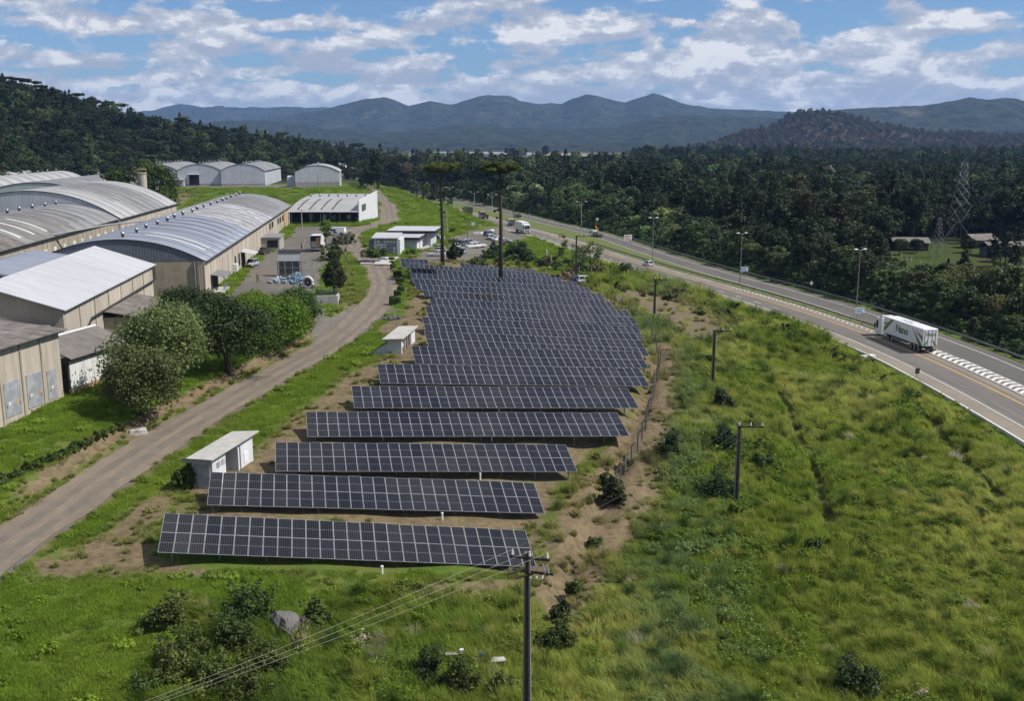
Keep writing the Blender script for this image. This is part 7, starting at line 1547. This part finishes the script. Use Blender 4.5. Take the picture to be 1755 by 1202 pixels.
# pale seed heads and wild flowers in the meadow
# --- forest trees as instances
def inst_tree(kind, seed, hgt, wid, nc, per, size):
    tr, cr = tree_parts(kind, seed, hgt, wid, 'inst_leaf', 'bark', per=per, nc=nc, size=size); bm = bmesh.new(); bm.from_mesh(cr); bm.from_mesh(tr)
    return tr, cr
def merged(kind, seed, hgt, wid, nc, per, size):
    tr, cr = tree_parts(kind, seed, hgt, wid, 'inst_leaf', 'bark', per=per, nc=nc, size=size)
    n0_ = len(cr.vertices); V = np.empty(n0_*3, np.float32); cr.vertices.foreach_get('co', V); V = V.reshape(-1,3); Fq = np.arange(n0_).reshape(-1,4); t = np.empty(len(Fq), np.float32); cr.attributes['tone'].data.foreach_get('value', t)
    # a slim four sided stem joins the crown
    hh = hgt*.7; w = .012*hgt; S = np.array([[-w,-w,-2],[w,-w,-2],[w,w,-2],[-w,w,-2],[-w*.5,-w*.5,hh],[w*.5,-w*.5,hh],[w*.5,w*.5,hh],[-w*.5,w*.5,hh]], np.float32); Q = np.array([[0,1,5,4],[1,2,6,5],[2,3,7,6],[3,0,4,7]])+n0_
    me = np_mesh('forest_tree', np.concatenate([V,S]), np.concatenate([Fq,Q]), ['inst_leaf'], {'tone': ('FACE','FLOAT',np.concatenate([t, np.full(4,.3,np.float32)]))}); bpy.data.meshes.remove(tr); bpy.data.meshes.remove(cr); return me
FS = inst_source('forest_source', [merged('pine',1,16,6.5,46,22,.42), merged('pine',2,18,7,50,22,.44), merged('tall',3,17,7.5,34,28,.42), merged('broad',4,11,9.5,52,28,.40), merged('broad',5,9,9,46,28,.38), merged('tall',6,15,7,34,28,.42), merged('arau',7,18,9,30,20,.40), merged('bush',8,3.4,4.2,34,30,.26), merged('bush',9,4.6,4.6,36,30,.28)])
paddock = pp((1500,428),(1640,415),(1800,425),(1800,482),(1720,476),(1660,482),(1600,470),(1530,448))
def forest_points():
    rng = np.random.default_rng(9); out = []
    y = 165.0
    while y < 2700:                                     # rows of a jittered grid, coarser with distance
        s = 5.2+max(0, y-260)/115; xa = -.56*y; xb = .62*y+15; n = int((xb-xa)/s); x = xa+(np.arange(n)+rng.uniform(0,1,n))*s; yy = y+rng.uniform(-.5,.5,n)*s; out.append(np.stack([x,yy,np.full(n,s)],1)); y += s
    ub = []
    for s in np.arange(hw_s(120), hw_s(600), 1.9):      # understorey along the far guard rail
        yv = float(np.interp(s, HS, HW[:,1]))
        for o in (3.4, 5.6, 8.2, 11.0): p, _, _ = hw_pt(s+rng.uniform(-.9,.9), faro(yv)+o+rng.uniform(-.8,.8)); ub.append((p[0],p[1],-1))
    P = np.concatenate(out+[np.array(ub)]); X, Y, S = P.T
    (d, s_, par), (d2, s2, par2) = roadinfo(X, Y); yy = np.interp(par2, np.arange(len(HW)), HW[:,1]); sd_ = d2*s2; off = sd_-faro(yy)
    right = (off > np.where(S < 0, 2.4, 7.0)) & (d2 < 9e3)
    right |= (d2 > 9e3) & (X > 0) & (Y > 100)
    ang = CX+F_PX*X/Y; r = np.hypot(X, Y); st = np.interp(ang, [-300,0,300,500,680], [470,530,668,700,640])
    left = (X < 0) & (r > st) & (ang < 700)
    left |= (sd_ < -7) & (sd_ > -46) & (Y > 520) & (ang > 625) & (Y < 900)   # wood between the bend and the terrace
    left |= (Y > 860)
    left |= (sd_ < -4.5) & (sd_ > -13) & (Y > 430) & (Y < 620)
    openp = (ang > 560) & (ang < 1080) & (r > 1000+.35*np.abs(ang-820)) & (rng.random(len(X)) > .04)
    keep = (right | left) & ~inpoly(X, Y, paddock); keep &= ~((ang > 1570) & (ang < 1690) & (Y > 280) & (Y < 372))
    keep &= ~openp
    keep &= ~((d2 < 9e3) & (sd_ > -4) & (off < np.where(S < 0, 2.4, 7.0)))
    lakeP = [unz(px,py,-8.) for px,py in [(600,258),(800,257),(1100,265),(1100,275),(900,273),(700,269),(600,268)]]; keep &= ~inpoly(X, Y, [tuple(q) for q in lakeP])
    keep &= (ang > -40) & (ang < 1800)
    # trim what would stand in the open belt in front of the farmhouses
    X, Y, S, off, r, ang, left, d2 = [q[keep] for q in (X, Y, S, off, r, ang, left, d2)]
    n = len(X); Z = hv(X, Y)-.2; n1 = fbm(X*.02, Y*.02, 3, 5); n2 = fbm(X*.06, Y*.06, 3, 6); u = rng.random(n)
    edge = (off < 26) & (d2 < 9e3) & (X > 0)
    dens = n1 > .46
    idx = np.where(edge, np.where(u < .5, 4, 3), np.where(dens, np.where(u < .22, 0, np.where(u < .40, 1, np.where(u < .78, 2, 3))), np.where(u < .35, 2, np.where(u < .6, 5, np.where(u < .85, 3, 0)))))
    hill = left & (Y < 1000) & (ang < 640); idx = np.where(hill, np.where(u < .42, 3, np.where(u < .72, 4, np.where(u < .86, 5, np.where(u < .95, 1, 6)))), idx)
    sc = rng.uniform(.75,1.2,n)*np.where(edge, np.interp(off, [5,26], [.48,.95]), np.where(off < 60, 1.0, 1.08)); sc = np.where(d2 > 9e3, rng.uniform(.8,1.15,n), sc)
    sc = np.where(hill, rng.uniform(.65,1.05,n), sc); sc = sc*np.clip(S/9, 1, 1.5)*np.where(r > 1200, .85, 1)
    vl = (X < 0) & (off < 0) & (d2 < 14) & (Y < 620); sc = np.where(vl, rng.uniform(.3,.55,n), sc)
    hts = np.array([16,18,17,11,9,15,18,3.4,4.6])
    cap = np.where((ang > 1485) & (Y < 300), np.maximum(2.2, 36.5-.140*Y), 99)   # low growth in front of the paddock
    und = S < 0; idx = np.where(und, np.where(u < .6, 7, 8), idx); sc = np.where(und, rng.uniform(.55,1.1,n)*np.interp(off, [2.5,10], [.55,1.15]), sc)
    sp_ = rng.random(n); rnd_t = (n2 > .5) & (off > 26) & (Y < 900) & ~hill; idx = np.where(rnd_t, np.where(sp_ < .4, 3, np.where(sp_ < .65, 2, np.where(sp_ < .8, 4, idx))), idx); sc = sc*np.where(idx == 3, 1.25, 1)
    idx = np.where((cap < 20) & ~und, np.where(u < .6, 4, 3), idx); sc = np.minimum(sc, cap/hts[idx])
    dark = np.array([.030,.042,.018]); mid = np.array([.062,.082,.028]); oliv = np.array([.105,.112,.045]); brn = np.array([.095,.075,.048])  # dark leaf colours stand in for cloud shade over the forest
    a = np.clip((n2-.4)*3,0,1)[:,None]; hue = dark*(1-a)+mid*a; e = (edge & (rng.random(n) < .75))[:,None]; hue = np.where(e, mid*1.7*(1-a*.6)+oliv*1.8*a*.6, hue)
    fr = np.clip((Y-560)/120,0,1)*(X > -260)*(X < 120)*(Y < 1500)*(1-hill); hue = hue*(1-.8*fr[:,None]*a)+oliv*1.7*.8*fr[:,None]*a  # sunlight on the mid-distance trees put in as brighter olive
    hue = np.where(und[:,None], mid*1.8*(1-a*.5)+oliv*1.8*a*.5, hue); bb = ((rng.random(n) < .015) | ((r > 1500) & (rng.random(n) < .4)))[:,None]; hue = np.where(bb, brn, hue)
    paler = ((n2 > .56) & (rng.random(n) < .5))[:,None]; hue = np.where(paler & ~und[:,None], hue*1.8+np.array([.018,.018,.002]), hue); hue = hue*rng.uniform(.6,1.5,(n,1))*np.stack([rng.uniform(.72,1.08,n), np.ones(n), rng.uniform(.75,1.25,n)],1)  # some crowns take a paler tone at random
    return X, Y, Z, idx, sc, hue, np.where(und, 1e6, r), off, edge, hill, u
fX, fY, fZ, fI, fS, fH, fR, fO, fE, fHill, fU = forest_points()
# the 280 that show largest become trees of their own
vis = (CX+F_PX*fX/fY < 1765) & (CX+F_PX*fX/fY > 0); score = np.where(vis, fS/fR, 0); near = np.argsort(-score)[:280]; mask = np.ones(len(fX), bool); mask[near] = False
FK = {0:('pine_tree','dark pine of the forest beyond the highway','pine',16,6.5,'leaf_pine'),1:('pine_tree','tall dark pine of the forest beyond the highway','pine',18,7,'leaf_pine'),2:('forest_tree','slim tall tree of the forest beyond the highway','tall',17,7.5,'leaf_forest'),3:('forest_tree','broad leafy tree of the forest beyond the highway','broad',11,9.5,'leaf_forest'),4:('forest_tree','round bushy tree at the forest edge behind the far guard rail','broad',9,9,'leaf_olive'),5:('forest_tree','slim tall tree of the forest beyond the highway','tall',15,7,'leaf_forest'),6:('araucaria','flat topped araucaria on the wooded hill at the left','arau',18,9,'leaf_arau')}
for j in near:
    nm, lab, kd, hh, w, m = FK[int(fI[j])]
    if fX[j] < 0 and fI[j] != 6: lab = lab.replace('beyond the highway', 'on the left').replace('at the forest edge behind the far guard rail', 'of the wood on the left')
    px_ = CX+F_PX*fX[j]/fY[j]
    if fX[j] > -60 or px_ > 700:
        zn = ('behind the two araucarias' if px_ < 880 else 'behind the oncoming white lorry' if px_ < 990 else 'behind the crane truck' if px_ < 1070 else 'behind the first tall lamp' if px_ < 1190 else 'behind the second tall lamp' if px_ < 1330 else 'left of the third tall lamp' if px_ < 1470 else 'behind the articulated lorry' if px_ < 1620 else 'near the right edge'); lab = lab.replace('of the forest beyond the highway', 'in the forest '+zn).replace('at the forest edge behind the far guard rail', 'at the forest edge '+zn)
        lab += ', front rows' if fO[j] < 40 else ', deeper in'
    sd__ = 300+int(fI[j])*3+int(fU[j]*997) % 3
    t = tree(nm, lab, 'tree', (fX[j],fY[j],fZ[j]), kd, sd__, hh, w, m, group='trees of the surrounding forest', nc=70, per=42, size=.30); t.scale = (fS[j],)*3
sel = mask
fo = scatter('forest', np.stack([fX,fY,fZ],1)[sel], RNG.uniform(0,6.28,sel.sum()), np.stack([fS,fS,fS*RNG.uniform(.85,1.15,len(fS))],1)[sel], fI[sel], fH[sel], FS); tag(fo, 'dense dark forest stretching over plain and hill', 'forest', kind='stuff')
for i, (px, py, s_) in enumerate([(1650,486,.62),(1622,490,.42),(1702,462,.7),(1722,458,.72),(1738,470,.66)]):
    tree('pine_tree', ['dark conical pine standing alone before the tall pylon','small pine left of the lone one before the tall pylon','pine with whitewashed foot at the back of the paddock','second pine with whitewashed foot at the paddock','pine nearest the right edge by the paddock'][i], 'tree', at(px, py), 'pine', 300, 16, 6.5, 'leaf_pine', nc=70, per=42, size=.30).scale = (s_,)*3
for i, (px, py, s_) in enumerate([(1541,437,.55),(1571,434,.5),(1663,434,.5),(1692,438,.55),(1714,449,.6),(1742,453,.6)]):
    tree('forest_tree', ['round tree left of the low farm building','round tree right of the low farm building','round tree left of the farmhouse by the pylon','round tree right of the farmhouse by the pylon','round tree in front of the long outbuilding','round tree at the right end of the long outbuilding'][i], 'tree', at(px, py), 'broad', 312, 9, 9, 'leaf_forest', nc=70, per=42, size=.30).scale = (s_,)*3
# canopy of the brown hill
bv = np.empty(len(BROWN.data.vertices)*3, np.float32); BROWN.data.vertices.foreach_get('co', bv); bv = bv.reshape(60, BROWN_N, 3); rb = np.random.default_rng(4); n = 5200; ii = rb.integers(0, 36, n); jj = rb.integers(0, BROWN_N-2, n); f1 = rb.random((n,1)); f2 = rb.random((n,1))
PB = (bv[ii,jj]*(1-f1)+bv[ii,jj+1]*f1)*(1-f2)+(bv[ii+1,jj]*(1-f1)+bv[ii+1,jj+1]*f1)*f2; PB[:,2] -= 2; sB = rb.uniform(.8,1.5,n); hB = np.where(rb.random((n,1)) < .5, np.array([[.150,.112,.074]]), np.array([[.080,.082,.045]]))*rb.uniform(.6,1.4,(n,1)); k = PB[:,2] > -14
fb = scatter('hill_forest', PB[k], rb.uniform(0,6.28,n)[k], np.stack([sB]*3,1)[k], rb.choice([3,4,5], n)[k], hB[k], FS); tag(fb, 'brownish forest canopy covering the rounded hill', 'forest', kind='stuff')
# skyline araucarias of the left hill
for i, (px, py, s) in enumerate([(12,145,.9),(30,150,.9),(44,155,1.0),(98,170,.95),(330,222,.8),(352,228,.8),(425,238,.75),(440,237,.75),(470,245,.7),(505,252,.75)]):
    rr_ = 760 if px < 300 else 800; x = (px-CX)/F_PX*rr_; t = tree('araucaria', f'flat topped araucaria {["at the left edge of","second from the left on","third from the left on","apart on the slope of","before the blue mountains on","beside the first one before the mountains on","third before the mountains on","fourth before the mountains on","fifth before the mountains on","last before the mountains on"][i]} the hill skyline', 'tree', (x, rr_, h(x, rr_)-1), 'arau', 7, 18, 9, 'leaf_dark', group='araucarias on the hill skyline', nc=30, per=40, size=.3); t.scale = (s*.9,)*3
print('grass patches', NG, 'forest', sel.sum(), 'brown', k.sum())
# ------------------------------------------------------------------ haze
m = bpy.data.materials.new('haze'); m.use_nodes = True; nt = m.node_tree; nt.nodes.clear(); o_ = nt.nodes.new('ShaderNodeOutputMaterial'); pv = nt.nodes.new('ShaderNodeVolumePrincipled')
pv.inputs['Color'].default_value = (.33,.56,1.0,1); pv.inputs['Density'].default_value = 5.8e-5; pv.inputs['Anisotropy'].default_value = .1
nt.links.new(pv.outputs[0], o_.inputs['Volume']); MATS['haze'] = m
b = MB(); b.box(-13000,13000,-700,13500,-60,560); hz = link('haze', b.mesh('haze', ['haze'])); tag(hz, 'thin blue haze over the distance', 'haze', kind='stuff')
